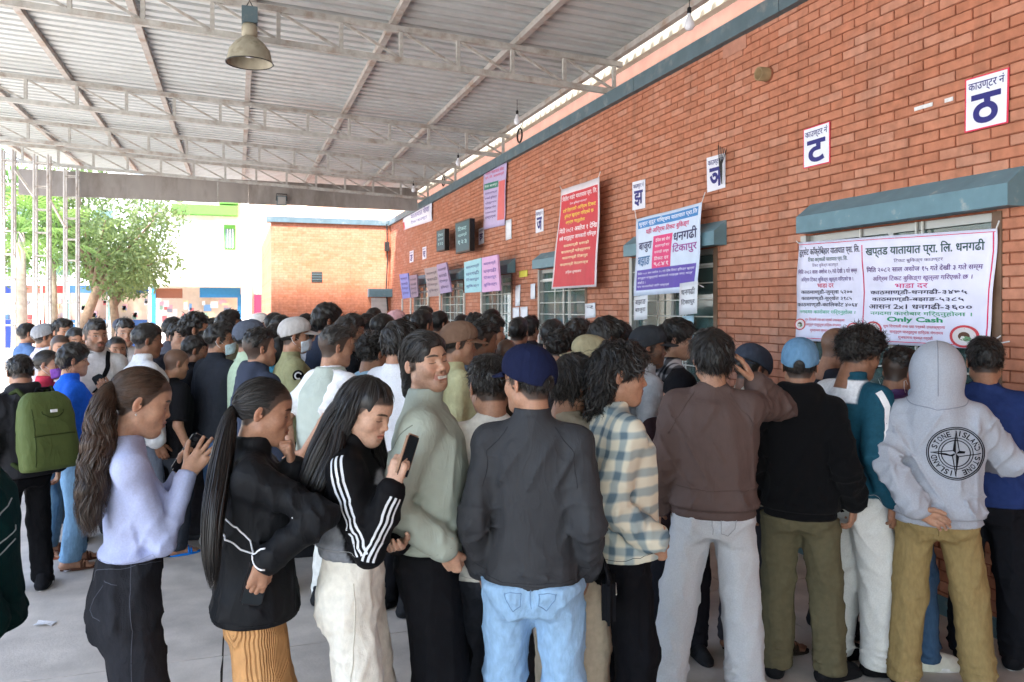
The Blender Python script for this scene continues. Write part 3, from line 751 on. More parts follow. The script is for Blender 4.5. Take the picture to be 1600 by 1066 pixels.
# ---------------------------------------------------------------- hair
def ribbons(P, Nn, flow, K, step, width, jit, lift=0.0, keep=None):
    """strands grown from points P along a flow; returns vertices and quads"""
    n = len(P); p = P.copy(); W_ = []; pts = [p.copy()]
    r0 = rng.normal(size=(n, 3)) * jit; st = step * rng.uniform(.6, 1.3, (n, 1)); up = Nn.copy()
    for k in range(K - 1):
        d = flow(p, k) + r0 + rng.normal(size=(n, 3)) * jit * .3; d -= up * (d * up).sum(1, keepdims=True) * .75; d = d / (np.linalg.norm(d, axis=1, keepdims=True) + 1e-9)
        p = p + d * st + up * lift * st
        if keep is not None: p, up = keep(p, up)
        pts.append(p.copy())
    A = np.stack(pts, 1); T = np.gradient(A, axis=1); T /= np.linalg.norm(T, axis=2, keepdims=True) + 1e-9
    return strip(A, np.repeat(Nn[:, None], K, 1), width)
def strip(A, Nn, width, tw=.6):
    n, K = A.shape[:2]; T = np.gradient(A, axis=1); T /= np.linalg.norm(T, axis=2, keepdims=True) + 1e-9
    B = np.cross(T, Nn + rng.normal(size=(n, 1, 3)) * tw); B /= np.linalg.norm(B, axis=2, keepdims=True) + 1e-9
    prof = np.clip(np.minimum(np.linspace(.6, 1.6, K), np.linspace(2.6, .15, K)), .1, 1)[None, :, None] * width * rng.uniform(.6, 1.3, (n, 1, 1))
    V = np.stack([A - B * prof / 2, A + B * prof / 2], 2).reshape(-1, 3)
    i = (np.arange(n)[:, None] * K + np.arange(K - 1)[None]) * 2; i = i.ravel()
    return V, np.stack([i, i + 1, i + 3, i + 2], 1)
def join(parts):
    V = []; Q = []; n = 0
    for v, q in parts: V.append(v); Q.append(q + n); n += len(v)
    return np.concatenate(V), np.concatenate(Q)
def hair_shell(kind, h):
    F = Field((-.125, -.16, -.2), (.125, .15, .19), h); g = 1.0
    if kind in ('short', 'curly', 'mop', 'slick', 'mullet', 'quiff'):
        F.ell((0, -.015, .036), (.0805, .103, .092), .01)
    if kind == 'short': F.ell((0, .004, .072), (.069, .084, .060), .03)
    if kind == 'quiff': F.ell((0, .022, .088), (.062, .072, .056), .03); F.ell((0, .055, .085), (.05, .045, .042), .02)
    if kind == 'fade':
        F.ell((0, .006, .078), (.071, .088, .058), .02); F.ell((0, -.03, .05), (.077, .075, .072), .02); F.plane((0, 0, .035), (0, .35, -1))
    if kind == 'curly': F.ell((0, .004, .078), (.084, .098, .066), .03); F.ell((0, -.04, .03), (.083, .085, .085), .02)
    if kind == 'mop':
        F.ell((0, .006, .066), (.086, .100, .072), .03); F.ell((0, .062, .058), (.062, .042, .036), .02); F.ell((0, -.045, .01), (.080, .078, .085), .02)
    if kind == 'mullet':
        F.ell((0, .0, .062), (.088, .106, .074), .03); F.ell((0, -.06, -.02), (.082, .066, .105), .03); F.ell((0, .06, .062), (.06, .045, .036), .02); F.ell((0, -.075, -.11), (.068, .042, .06), .03)
    if kind == 'slick':
        F.ell((0, -.005, .056), (.080, .104, .074), .03); F.ell((0, -.072, -.03), (.074, .046, .095), .03); F.ell((0, -.085, -.115), (.062, .034, .05), .03)
    if kind == 'capped': F.ell((0, -.015, .030), (.0795, .102, .088), .01)
    if kind == 'tight':
        F.ell((0, -.014, .037), (.0795, .102, .0905), .01); F.ell((0, -.06, .02), (.06, .052, .06), .02)
    if kind == 'long':
        F.ell((0, -.012, .040), (.0835, .106, .094), .01); F.ell((0, -.05, -.03), (.085, .07, .11), .03); F.cone((.064, -.035, .02), (.074, -.035, -.17), .024, .022, .03); F.cone((-.064, -.03, .02), (-.076, -.02, -.17), .024, .022, .03)
    fy = {'mop': .060, 'mullet': .056, 'slick': .066, 'tight': .064, 'long': .067}.get(kind, .062)
    fz = {'mop': .078, 'mullet': .082}.get(kind, .106 if kind != 'slick' else .112)
    F.ell((0, .108, -.047), (.070, fy, fz if kind != 'long' else .119), .012, op='-')
    F.ell((0, .085, -.06), (.060, .07, .085), .012, op='-')
    if kind not in ('long',):
        for s in (-1, 1): F.ell((s * .085, .002, -.020), (.026, .030, .036), .012, op='-'); F.ell((s * .075, .045, -.055), (.04, .055, .05), .012, op='-')
    if kind in ('short', 'quiff', 'curly'): F.plane((0, -.06, -.062), (0, -.35, -1))
    if kind == 'capped': F.plane((0, -.06, -.066), (0, -.35, -1)); F.plane((0, 0, .035), (0, .12, 1))
    if kind == 'mop': F.plane((0, -.06, -.085), (0, -.25, -1))
    if kind == 'tight': F.plane((0, -.06, -.058), (0, -.5, -1))
    am, sc1 = {'short': (.005, 40), 'quiff': (.008, 34), 'fade': (.006, 40), 'curly': (.013, 44), 'mop': (.009, 30), 'mullet': (.013, 32), 'slick': (.005, 26), 'tight': (.0015, 40), 'capped': (.003, 40), 'long': (.004, 30)}[kind]
    st = np.array({'slick': (1.6, .5, .8), 'long': (1.6, 1.6, .3), 'tight': (1, .5, 1)}.get(kind, (1, 1, .8)))
    F.disp(lambda P: am * (noise3(P * st, sc1, 1) + .6 * noise3(P * st, sc1 * 2.1, 2)), .04)
    return F
def hair_mesh(kind, h, n, seed=0):
    F = hair_shell(kind, h); V, Q = F.nets(); parts = [(V, Q)]
    i = rng.choice(len(V), min(n, len(V)), replace=len(V) < n); P = V[i]; Nn = F.grad(P)
    c0 = np.array([0, -.055, .125])
    def flow(p, k):
        d = p - c0; d[:, 2] *= .9
        if kind in ('mop',): d = d + np.array([0, .06, -.05])
        if kind in ('quiff', 'fade'): d = np.tile(np.array([0, .5, .45]), (len(p), 1)) + (p - c0) * 3
        if kind in ('tight', 'slick'): d = np.array([0, -.115, .005 if kind == 'tight' else -.06]) - p; d[:, 0] *= .8
        if kind in ('mullet', 'long'): d = d + np.array([0, -.01, -.12])
        return d / (np.linalg.norm(d, axis=1, keepdims=True) + 1e-6)
    K, st, wd, jit, lift = {'short': (4, .008, .0030, .3, .10), 'capped': (3, .007, .0030, .2, .02), 'quiff': (5, .009, .0032, .3, .20), 'fade': (4, .008, .0030, .3, .18), 'curly': (6, .008, .0040, .9, .04), 'mop': (6, .011, .0038, .28, .03), 'mullet': (7, .011, .0042, .45, .02), 'slick': (9, .011, .0034, .14, .03), 'tight': (8, .011, .0026, .08, .01), 'long': (10, .014, .0036, .08, .02)}[kind]
    def keep(p, up):
        d = F.at(p); g = F.grad(p); p = p + g * np.clip(.0015 - d, 0, .02)[:, None]; return p, g
    if n > 3000: wd *= .62
    Rv, Rq = ribbons(P + Nn * .0005, Nn, flow, K, st, wd, jit, lift, keep)
    A = Rv.reshape(-1, K * 2, 3); bad = ((np.abs(A[:, :, 0]) < .062) & (A[:, :, 1] > .045) & (A[:, :, 2] < (.050 if kind in ('mop', 'mullet') else .062))).any(1)
    if kind == 'long': bad |= ((A[:, :, 1] > .012) & (A[:, :, 2] < .045)).any(1)
    if kind != 'long': bad |= ((np.abs(A[:, :, 0]) > .06) & (A[:, :, 1] > -.01) & (A[:, :, 2] < -.03)).any(1)
    parts.append((Rv, Rq[~np.repeat(bad, K - 1)]))
    return join(parts)
_hm = {}
def hair_data(kind, lvl, var=0):
    k = (kind, lvl, var)
    if k not in _hm:
        h, n = {0: (.008, 320), 1: (.006, 1100), 2: (.0045, 4200)}[lvl]
        V, Q = hair_mesh(kind, h, n); me = mesh('hair', V, Q, None, True); me.materials.append(None); _hm[k] = me
    return _hm[k]
def objmat(o, m):
    if not o.data.materials: o.data.materials.append(None)
    o.material_slots[0].link = 'OBJECT'; o.material_slots[0].material = m; return o
# ---------------------------------------------------------------- caps and masks
_tpl = {}
def cap_data(h):
    if ('cap', h) in _tpl: return _tpl[('cap', h)]
    F = Field((-.11, -.14, -.05), (.11, .13, .16), h); F.ell((0, -.010, .036), (.0865, .110, .098), .01); F.ell((0, .03, .07), (.074, .072, .062), .03)
    F.plane((0, .09, .046), (0, .30, -1)); F.ell((0, -.125, -.008), (.030, .05, .034), .004, op='-')
    th = lambda P: np.arctan2(P[:, 0], P[:, 1] + .01)
    F.disp(lambda P: .0016 * np.exp(-(np.minimum(np.abs((th(P) / (math.pi / 3)) % 1), 1 - np.abs((th(P) / (math.pi / 3)) % 1)) / .05) ** 2) + .0015 * noise3(P, 30, 5), .02)
    V, Q = F.nets(); a = mesh('cap', V, Q, None, True); a.materials.append(None)
    V = []; n = 17; m = 8
    for sgn in (0, 1):
        for j in range(m):
            for i in range(n):
                t = (i / (n - 1) - .5) * 2; w = j / (m - 1); x = t * (.076 - .004 * w); e = math.sqrt(max(0, 1 - abs(t) ** 2.6))
                y = .050 + .046 * math.sqrt(max(0, 1 - t * t)) + w * .082 * e; z = .046 - .020 * t * t - .022 * w * e - .004 * sgn
                V.append((x, y, z))
    Fq = []
    for j in range(m - 1):
        for i in range(n - 1):
            a0 = j * n + i; Fq.append((a0, a0 + n, a0 + n + 1, a0 + 1)); b0 = a0 + n * m; Fq.append((b0, b0 + 1, b0 + n + 1, b0 + n))
    rim = [j * n for j in range(m)] + [(m - 1) * n + i for i in range(1, n)] + [j * n + n - 1 for j in range(m - 2, -1, -1)]
    for p, q in zip(rim[:-1], rim[1:]): Fq.append((p, p + n * m, q + n * m, q))
    b = mesh('bill', V, Fq, None, True); b.materials.append(None)
    bt = MB().lathe([(.0001, .006), (.006, .005), (.008, 0), (.0001, -.002)], 10, (0, -.006, .131)); c = mesh('button', bt.V, bt.F, None, True); c.materials.append(None)
    _tpl[('cap', h)] = (a, b, c); return _tpl[('cap', h)]
def mask_data(h):
    if ('mask', h) in _tpl: return _tpl[('mask', h)]
    F = head_field('f', h); F.d -= .008; F.ell((0, .088, -.055), (.05, .03, .05), .03)
    F.plane((0, .09, -.022), (0, -.25, 1)); F.plane((0, .030, 0), (0, -1, -.12)); F.plane((0, .05, -.118), (0, .35, -1))
    F.disp(lambda P: .0011 * np.sin(P[:, 2] * 420), .02)
    V, Q = F.nets(); a = mesh('face_mask', V, Q, None, True); a.materials.append(None)
    t = MB()
    for s in (-1, 1):
        t.tube([(s * .060, .034, -.035), (s * .076, .0, -.012), (s * .084, -.022, .0), (s * .088, -.038, -.008), (s * .080, -.02, -.04), (s * .060, .034, -.085)], .0014, 5)
    b = mesh('ear_loop', t.V, t.F, None, True); b.materials.append(None)
    _tpl[('mask', h)] = (a, b); return _tpl[('mask', h)]
# ---------------------------------------------------------------- the body
def ik(a, c, l1, l2, pole):
    a = np.array(a, float); c = np.array(c, float); v = c - a; L = np.linalg.norm(v); L2 = min(max(L, abs(l1 - l2) + .01), (l1 + l2) * .999); d = v / (L + 1e-9); c = a + d * L2
    x = (l1 * l1 - l2 * l2 + L2 * L2) / (2 * L2); h = math.sqrt(max(l1 * l1 - x * x, 0)); p = np.array(pole, float); p = p - d * (p @ d); p = nrm(p)
    return a + d * x + p * h, c
TONES = {'a': (.47, .265, .175), 'b': (.40, .21, .132), 'c': (.33, .165, .10), 'd': (.235, .112, .067), 'e': (.52, .31, .215)}
FIT = {'slim': (.086, .064, .054), 'reg': (.092, .072, .064), 'loose': (.095, .078, .074), 'baggy': (.106, .100, .104), 'wide': (.104, .112, .130)}
people = []
def person(label, u, s, top, phi, tops, legs, hair='short', tone='b', H=None, fem=False, lean=0, twist=0, hy=0, hp=0, hr=0, build=1.0, rh=None, lh=None,
           rpole=None, lpole=None, rhand='relax', lhand='relax', rdir=None, ldir=None, rpalm=None, lpalm=None, feet=((.1, 0), (-.1, 0)), toe=(8, -8), shoes=('sneaker', (40, 40, 42)), sole=None,
           face='m', eyes='open', beard=0, stubble=0, mous=0, cap=None, capyaw=0, capmat=None, mask=None, maskoff=(0, 0, 0), hairmat=None, hscale=(1, 1, 1), lipc=None, XY=None, group=None, sway=0, headscale=1.0, scalp=.9):
    Hh = H if H else CAMZ - (top - HOR) / s
    k = Hh / 1.70; xy = XY or ground(u, s)
    al = math.atan2(xy[0], xy[1]) + R_(phi)
    root = empty('person', (xy[0], xy[1], 0), -al, label, 'person', group); root.scale = (k, k, k)
    R = Rz(-R_(twist)) @ Rx(-R_(lean)) @ Ry(R_(sway)); base = np.array([0, 0, .95])
    def T(p): return base + R @ np.array(p, float)
    lvl = 2 if s > 295 else 1 if s > 225 else 0
    ht = (.016, .0125, .009)[lvl]; hh_ = (.0072, .0048, .003)[lvl]
    sw = (.146 if fem else .160) * build ** .7
    npv = T((0, -.02, .50)); Rh = Rz(-R_(hy)) @ Rx(-R_(hp)) @ Ry(R_(hr))
    Rhalf = Rz(-R_(hy * .5)) @ Rx(-R_(hp * .45 + lean * .4))
    hc = npv + Rhalf @ np.array([0, .028, .06]) + Rh @ np.array([0, .0, .074]); hs = headscale * (.97 if fem else 1.0)
    # arms
    arms = []
    for sd, tgt, pole in ((1, rh, rpole), (-1, lh, lpole)):
        sh = T((sd * sw, -.01, .415)); tg = np.array(tgt if tgt is not None else (sd * (.255 if not fem else .225), .03, .86), float)
        if tgt is None: tg = T(tg - base) * .5 + tg * .5
        el, wr = ik(sh, tg, .285, .25, pole if pole is not None else (sd * .22, -1, -.1)); arms.append((sd, sh, el, wr))
    # legs
    lg = []
    for (fx, fy), sd in zip(feet, (1, -1)):
        hip = np.array([sd * .088, 0, .90]); kn, an = ik(hip, (fx, fy, .085), .412, .4075, (sd * .12, 1, 0)); lg.append((sd, hip, kn, an))
    rec = dict(root=root, R=R, T=T, hc=hc, Rh=Rh, arms=arms, legs=lg, k=k, hs=hs, s=s, lvl=lvl)
    # ---- top garment
    tp = dict(kind='jacket', hem=.80, loose=.02, sleeve=1.0, collar='stand', wr=1.0, rib=False); tp.update(tops)
    Lo = tp['loose']; wz = np.array([tp['hem'] - .95, .0, .10, .25, .36, .425, .475, .515])
    if wz[1] <= wz[0] + .02: wz[1] = wz[0] + .03
    if fem: w0 = np.array([.162, .146, .126, .140, .148, .130, .074, .050]); d0 = np.array([.110, .096, .084, .092, .092, .076, .058, .050])
    else: w0 = np.array([.162, .154, .148, .162, .170, .148, .088, .062]); d0 = np.array([.112, .104, .100, .108, .108, .088, .068, .060])
    cyv = np.array([0, 0, 0, .004, -.002, -.012, -.020, -.020]); bb = build
    w_ = w0.copy(); d_ = d0.copy(); w_[:6] = w_[:6] * bb + Lo * np.array([1.1, 1, 1, .9, .7, .35]); d_[:6] = d_[:6] * (1 + (bb - 1) * 1.4) + Lo * np.array([1.2, 1.1, 1, .9, .7, .5])
    if tp['hem'] < .97: d_[0] = max(d_[0], .134); d_[1] = max(d_[1], .122); w_[0] = max(w_[0], .158 * ((bb - 1) * .6 + 1) + .014)
    pts = np.array([p for a in arms for p in a[1:]] + [T((0, 0, tp['hem'] - .95)), T((0, 0, .52)), hc]); lo = pts.min(0) - .27; hi = pts.max(0) + .27; lo[2] = max(min(tp['hem'] - .05, pts[:, 2].min() - .12), .2)
    F = Field(lo, hi, ht)
    F.loft(base, R, wz, w_, d_, cyv, 2.3, .02)
    if tp['rib']:
        zr = [tp['hem'] - .95 - .045, tp['hem'] - .95 + .008]; F.loft(base, R, zr, [w_[0] - .020] * 2, [d_[0] - .018] * 2, None, 2.3, .008)
    if fem:
        for sd in (-1, 1): F.ell(T((sd * .066, .062 + Lo * .7, .275)), (.062 + Lo, .055, .062 + Lo), .05)
    cutw = []
    slv = tp['sleeve']
    for (sd, sh, el, wr) in arms:
        F.cone(T((sd * .06, -.016, .462)), sh, .048, .058 + Lo * .3, .03)
        ra = (.053 if not fem else .043) + Lo * .36; re = (.044 if not fem else .037) + Lo * .48; rw = (.035 if not fem else .030) + Lo * .48
        if slv <= 0: F.cone(sh, sh + (el - sh) * .02, .060, .058, .03, cut=[(sh + (el - sh) * .06, nrm(el - sh))]); continue
        if slv < .6:
            p = sh + (el - sh) * (slv / .5); F.cone(sh, p, ra, re + .012, .035, cut=[(p - nrm(el - sh) * .004, nrm(el - sh))]); cutw.append(p)
        else:
            F.cone(sh, el, ra, re, .035); fd = nrm(wr - el); e2 = el + (wr - el) * min(1, slv) + fd * .006
            F.cone(el, e2 - fd * .03, re, rw + .004, .018); F.cone(e2 - fd * .05, e2, rw + .002, rw - (.006 if tp['rib'] else .0), .006, cut=[(e2, fd)])
    if tp['collar'] == 'stand': F.loft(base, R, [.46, .50, .545], [.076, .068, .070], [.074, .068, .068], [-.02, -.012, -.004], 2.0, .012)
    if tp['collar'] == 'shirt': F.loft(base, R, [.465, .50, .53], [.080, .068, .062], [.078, .068, .064], [-.02, -.015, -.01], 2.0, .010); F.cone(T((-.075, -.05, .495)), T((.075, -.05, .495)), .018, .018, .012); 
    if tp['collar'] == 'crew': F.loft(base, R, [.45, .49, .507], [.078, .064, .060], [.075, .064, .060], [-.02, -.015, -.014], 2.0, .012)
    if tp['collar'] in ('hood',):
        F.loft(base, R, [.45, .49, .525], [.088, .082, .080], [.082, .078, .078], [-.02, -.02, -.018], 2.0, .02)
        F.ell(T((0, -.082, .470)), (.100, .056, .078), .03); F.cone(T((-.085, -.02, .51)), T((.085, -.02, .51)), .034, .034, .03); F.cone(T((-.07, -.06, .525)), T((.07, -.06, .525)), .034, .034, .03); F.cone(T((-.08, -.035, .495)), T((-.055, .055, .44)), .030, .022, .02); F.cone(T((.08, -.035, .495)), T((.055, .055, .44)), .030, .022, .02); F.ell(T((0, -.06, .575)), (.06, .03, .022), .02, op='-')
    if tp['collar'] == 'hoodup':
        F.ell(hc + Rh @ np.array([0, -.018, .012]), (.124, .140, .142), .03); F.cone(hc + Rh @ np.array([0, -.035, -.03]), T((0, -.035, .43)), .110, .124, .05); F.ell(hc + Rh @ np.array([0, .13, -.03]), (.07, .085, .10), .02, R=Rh, op='-')
    wr_ = tp['wr'] * (.7 + 9 * Lo); els = [a[2] for a in arms]; sd_ = rng.integers(1, 99)
    def ridge(P, sc_, sd__, pw=3): return (1 - np.abs(noise3(P, sc_, sd__))) ** pw
    def folds(P):
        q = (P - base) @ R; x, y, z = q.T; wp = noise3(q, 6, sd_)[:, None]
        v1 = np.stack([x, y, z * .16], 1) + wp * .012; v2 = np.stack([x + z * .6, y, (z - x * .6) * .16], 1) + wp * .014; v3 = np.stack([x - z * .6, y, (z + x * .6) * .16], 1) - wp * .014
        body = sst(.50, .40, z)
        o = .0025 * noise3(q * (1, 1, .6), 6, sd_ + 1) - body * .0065 * (ridge(v1, 10, sd_ + 2, 4) - .15)
        if lvl: o = o - body * .0100 * (ridge(v2, 9, sd_ + 3, 7) * sst(-.1, .25, wp[:, 0]) + ridge(v3, 9, sd_ + 4, 7) * sst(.1, -.25, wp[:, 0]) - .15)
        hz = tp['hem'] - .95; wst = np.exp(-((z - hz - .07) / .07) ** 2)
        o = o - wst * .0080 * (ridge(np.stack([x * .45, y * .45, z + .12 * x], 1) + wp * .02, 15, sd_ + 7, 4) - .2)
        n9 = noise3(P, 9, sd_ + 9)
        for (sd, sh, el, wr) in arms:
            if slv < .6: continue
            for (p0, p1) in ((sh, el), (el, wr)):
                v = p1 - p0; L = np.linalg.norm(v); v = v / L; tt = (P - p0) @ v; rr = np.linalg.norm(P - p0 - np.clip(tt, 0, L)[:, None] * v, axis=1)
                near_ = sst(.13, .08, rr) * (tt > 0) * (tt < L + .02); dj = np.linalg.norm(P - el, axis=1); pe = P - p0 - tt[:, None] * v
                ph = tt * 62 + 3.2 * n9 + (pe @ np.array([.4, 1, .3])) * 34
                o = o - near_ * (.0036 + .0105 * np.exp(-(dj / .095) ** 2) + .006 * np.exp(-(np.linalg.norm(P - wr, axis=1) / .07) ** 2)) * ((1 - np.abs(np.sin(ph * .5))) ** 2.5 - .25)
        fade = sst(.004, .03, np.abs(z - hz)) * (sst(.004, .02, np.abs(z - hz + .045)) if tp['rib'] else 1)
        if slv >= .6:
            for (sd, sh, el, wr) in arms: fd = nrm(wr - el); fade = fade * np.where(np.linalg.norm(P - wr, axis=1) < .10, sst(.004, .02, np.abs((P - wr) @ fd - .006)), 1)
        return o * wr_ * fade
    if tp['wr'] > 0: F.disp(folds, .035)
    if tp['collar'] in ('crew', 'shirt', 'stand') :
        # neck opening
        pass
    V, Q = F.nets(); nm = {'jacket': 'jacket', 'shirt': 'shirt', 'tee': 'shirt', 'hoodie': 'hoodie', 'sweater': 'sweater', 'vest': 'vest'}[tp['kind']]
    me = mesh(nm, V, Q, tp['mat'], True)
    if 'paint' in tp:                                                   # two-colour garment: cloth colours kept per vertex
        c0, c1 = [np.array(S(*c)) for c in tp['cols']]; mk = tp['paint'](V, rec).astype(float)[:, None]; cc = c0 * (1 - mk) + c1 * mk
        a = me.color_attributes.new('Col', 'FLOAT_COLOR', 'POINT'); a.data.foreach_set('color', np.concatenate([cc, np.ones((len(cc), 1))], 1).astype(f32).ravel())
    to = link(nm, me, root); rec['top'] = to; rec['F'] = F
    if lvl == 2 and not tp.get('noseam'):                                                        # stitched hem and cuff
        hz = tp['hem'] + (.022 if not tp['rib'] else .004); sm = darker(tp['mat'])
        line_on(F, rec, [T(((w_[0] + .025) * math.cos(a), (d_[0] + .025) * math.sin(a), hz - .95)) for a in np.linspace(0, 6.283, 30)], .0011, sm, 'hem_seam', to, .0002, n=70, sect=5)
    # ---- trousers
    lt = dict(fit='reg', hemz=.045, zb=1.0); lt.update(legs); th, kr, hr_ = FIT[lt['fit']] if isinstance(lt['fit'], str) else lt['fit']; lt['zb'] = min(lt['zb'], tp['hem'] + .045 + .0); th *= .95
    if fem: th = th * .97
    pts = np.array([p for a in lg for p in a[1:]] + [(0, 0, lt['zb'] + .03)]); lo = pts.min(0) - .2; hi = pts.max(0) + .2; lo[2] = 0.0; hi[2] = lt['zb'] + .05
    G = Field(lo, hi, ht * 1.12); bq = (bb - 1) * .6 + 1
    G.loft((0, 0, 0), np.eye(3), [.78, .86, max(.90, lt['zb'] - .08), lt['zb']], [.10, .158 * bq, .156 * bq, (.140 if not fem else .122) * bq], [.09, .110 * bq, .108 * bq, (.102 if not fem else .088) * bq], [-.02, -.014, -.006, 0], 2.3, .04)
    if not tp.get('long'):
        for sd in (-1, 1): G.ell((sd * .070, -.046, .862), (.074, .074, .098), .07)
    for (sd, hip, kn, an) in lg:
        G.cone(hip + (0, -.005, -.03), kn, th, kr, .035); dn = nrm(an - kn); e = an + (0, 0, lt['hemz'] - .085)
        G.cone(kn, e, kr, hr_, .03, cut=[(e, (0, 0, -1))])
    s2 = rng.integers(1, 99)
    def pf(P):
        x, y, z = P.T; wp = noise3(P, 6, s2)[:, None]; rg = lambda Q_, c, d, pw=3: (1 - np.abs(noise3(Q_, c, d))) ** pw
        o = .003 * noise3(P * (1, 1, .5), 7, s2) - .0075 * (rg(np.stack([x, y, z * .22], 1) + wp * .02, 12, s2 + 1, 4) - .2) - .0065 * rg(np.stack([x + z * .5, y, z * .5 - x * .3], 1) + wp * .03, 10, s2 + 3, 6) - .0065 * rg(np.stack([x - z * .5, y, z * .5 + x * .3], 1), 10, s2 + 4, 6)
        n8 = noise3(P, 8, s2 + 4)
        for (sd, hip, kn, an) in lg:
            dk = np.exp(-((z - kn[2]) / .09) ** 2) * .5; da = np.exp(-((z - .12) / .10) ** 2); ph = z * 58 + 3 * n8 + x * sd * 18 + y * 14
            o = o - .5 * (dk * .011 + da * .016) * ((1 - np.abs(np.sin(ph))) ** 2 - .3)
        cr = np.exp(-((z - .83) / .06) ** 2); o = o - cr * .006 * ((1 - np.abs(np.sin((z - np.abs(x) * .7) * 44 + 2 * noise3(P, 7, s2 + 6)))) ** 2 - .3)
        return 1.1 * o * sst(.002, .02, np.abs(z - lt['hemz'])) * sst(.002, .02, np.abs(z - lt['zb']))
    G.disp(pf, .035)
    zi = np.nonzero(G.ax[2] > tp['hem'] - (.05 if tp['rib'] else .0) + .012)[0]
    if len(zi):
        sub_ = G.d[:, :, zi[0]:]; ii = np.nonzero(sub_ < .05); P = np.stack([G.ax[0][ii[0]], G.ax[1][ii[1]], G.ax[2][ii[2] + zi[0]]], 1); sub_[ii] = np.maximum(sub_[ii], F.at(P) + .008)
    V, Q = G.nets(); lo_ = link(legs.get('name', 'trousers'), mesh('trousers', V, Q, lt['mat'], True), root); rec['legs_o'] = lo_; rec['G'] = G
    # ---- skin: one mesh
    parts = []; cols = []; tn = TONES[tone]
    pts = np.array([p for a in arms for p in a[1:]] + [p for a in lg for p in a[1:]] + [npv]); lo = pts.min(0) - .2; hi = pts.max(0) + .2; lo[2] = 0
    bare = slv < .9; B = Field(lo, hi, .010 if (bare and s > 200) else .018)
    fs = min(build, 1.0) * (.80 if fem else .95)
    B.loft(base, R, [-.1, .1, .25, .36, .43, .48], np.array([.13, .12, .14, .145, .12, .06]) * fs, np.array([.08, .075, .082, .082, .065, .05]) * fs, [0, 0, 0, 0, -.01, -.018], 2.2, .02)
    B.cone(T((0, -.016, .44)), hc + Rh @ np.array([0, -.026, -.075]) * hs, .056 if not fem else .049, .05 if not fem else .044, .03)
    q0, q1, q2 = (.047, .040, .041) if slv < .6 else (.034, .030, .030)
    if fem: q0, q1, q2 = q0 * .86, q1 * .86, q2 * .86
    for (sd, sh, el, wr) in arms: B.cone(T((sd * .05, -.015, .42)), sh - (0, 0, .01), .034, min(q0, .04), .03); B.cone(sh, el, q0, q1, .02); B.cone(el, wr, q2, .0255 if not fem else .022, .012, pw=.8)
    for (sd, hip, kn, an) in lg: B.cone((sd * .06, 0, .92), hip, .09, .078, .03); B.cone(hip, kn, .07, .05, .02); B.cone(kn, an, .05, .036, .02)
    V, Q = B.nets(); parts.append((V, Q)); cols.append(np.tile(np.array(tn), (len(V), 1)))
    V, Q = head(face, hh_); cols.append(face_paint(V, tn, face, beard=beard, stubble=stubble, mous=mous, eyes=eyes, lip=lipc, scalp=scalp if hair else 0.0)); parts.append((hc + (V * hs * np.array(hscale)) @ Rh.T, Q))
    hps = []
    for (sd, sh, el, wr), po, dr, pm in zip(arms, (rhand, lhand), (rdir, ldir), (rpalm, lpalm)):
        if po is None: continue
        dz = nrm(dr) if dr is not None else nrm(wr - el); pn = np.array(pm if pm is not None else (-sd, .25, 0), float); pn = nrm(pn - dz * (pn @ dz)); xx = np.cross(pn, dz); Rm = np.stack([xx, pn, dz], 1)
        V, Q = hand(po, (.006, .004, .003)[lvl], sd > 0); sc2 = .90 if fem else 1.0; P = wr + (V * sc2 * .98) @ Rm.T; parts.append((P, Q)); cols.append(np.tile(np.array(tn) * 1.0, (len(V), 1))); hps.append((wr, Rm))
    rec['hands'] = hps
    V, Q = join(parts); me = mesh('body', V, Q, SKIN, True); a = me.color_attributes.new('Col', 'FLOAT_COLOR', 'POINT'); cc = np.concatenate(cols); a.data.foreach_set('color', np.concatenate([cc, np.ones((len(cc), 1))], 1).astype(f32).ravel())
    rec['body'] = link('body', me, root)
    Mh = Matrix.Translation(hc) @ Matrix(Rh.tolist()).to_4x4() @ Matrix.Diagonal((hs * hscale[0], hs * hscale[1], hs * hscale[2], 1)); rec['Mh'] = Mh
    if hair and hair != 'buzz':
        kd = 'capped' if cap and hair not in ('mullet', 'long', 'tight') else hair
        o = link('hair', hair_data(kd, lvl, 0 if lvl < 2 else len(people) % 1), root); objmat(o, hairmat or HAIR); o.matrix_local = Mh @ Matrix.Diagonal(((-1 if len(people) % 2 else 1), 1, 1, 1)) ; rec['hair'] = o
    if cap:
        a_, b_, c_ = cap_data((.007, .005, .0035)[lvl]); o = objmat(link('cap', a_, root), capmat or fab(cap)); o.matrix_local = Mh @ Matrix.Rotation(-R_(capyaw), 4, 'Z') @ Matrix.Diagonal((1.06, 1.06, 1.06, 1)); rec['cap'] = o
        q = objmat(link('bill', b_, o), capmat or fab(cap)); q = objmat(link('button', c_, o), capmat or fab(cap))
    if mask:
        a_, b_ = mask_data((.006, .0045, .0035)[lvl]); o = objmat(link('face_mask', a_, root), fab(mask, .8)); o.matrix_local = Mh @ Matrix.Translation(maskoff); objmat(link('ear_loop', b_, o), fab((235, 235, 235)))
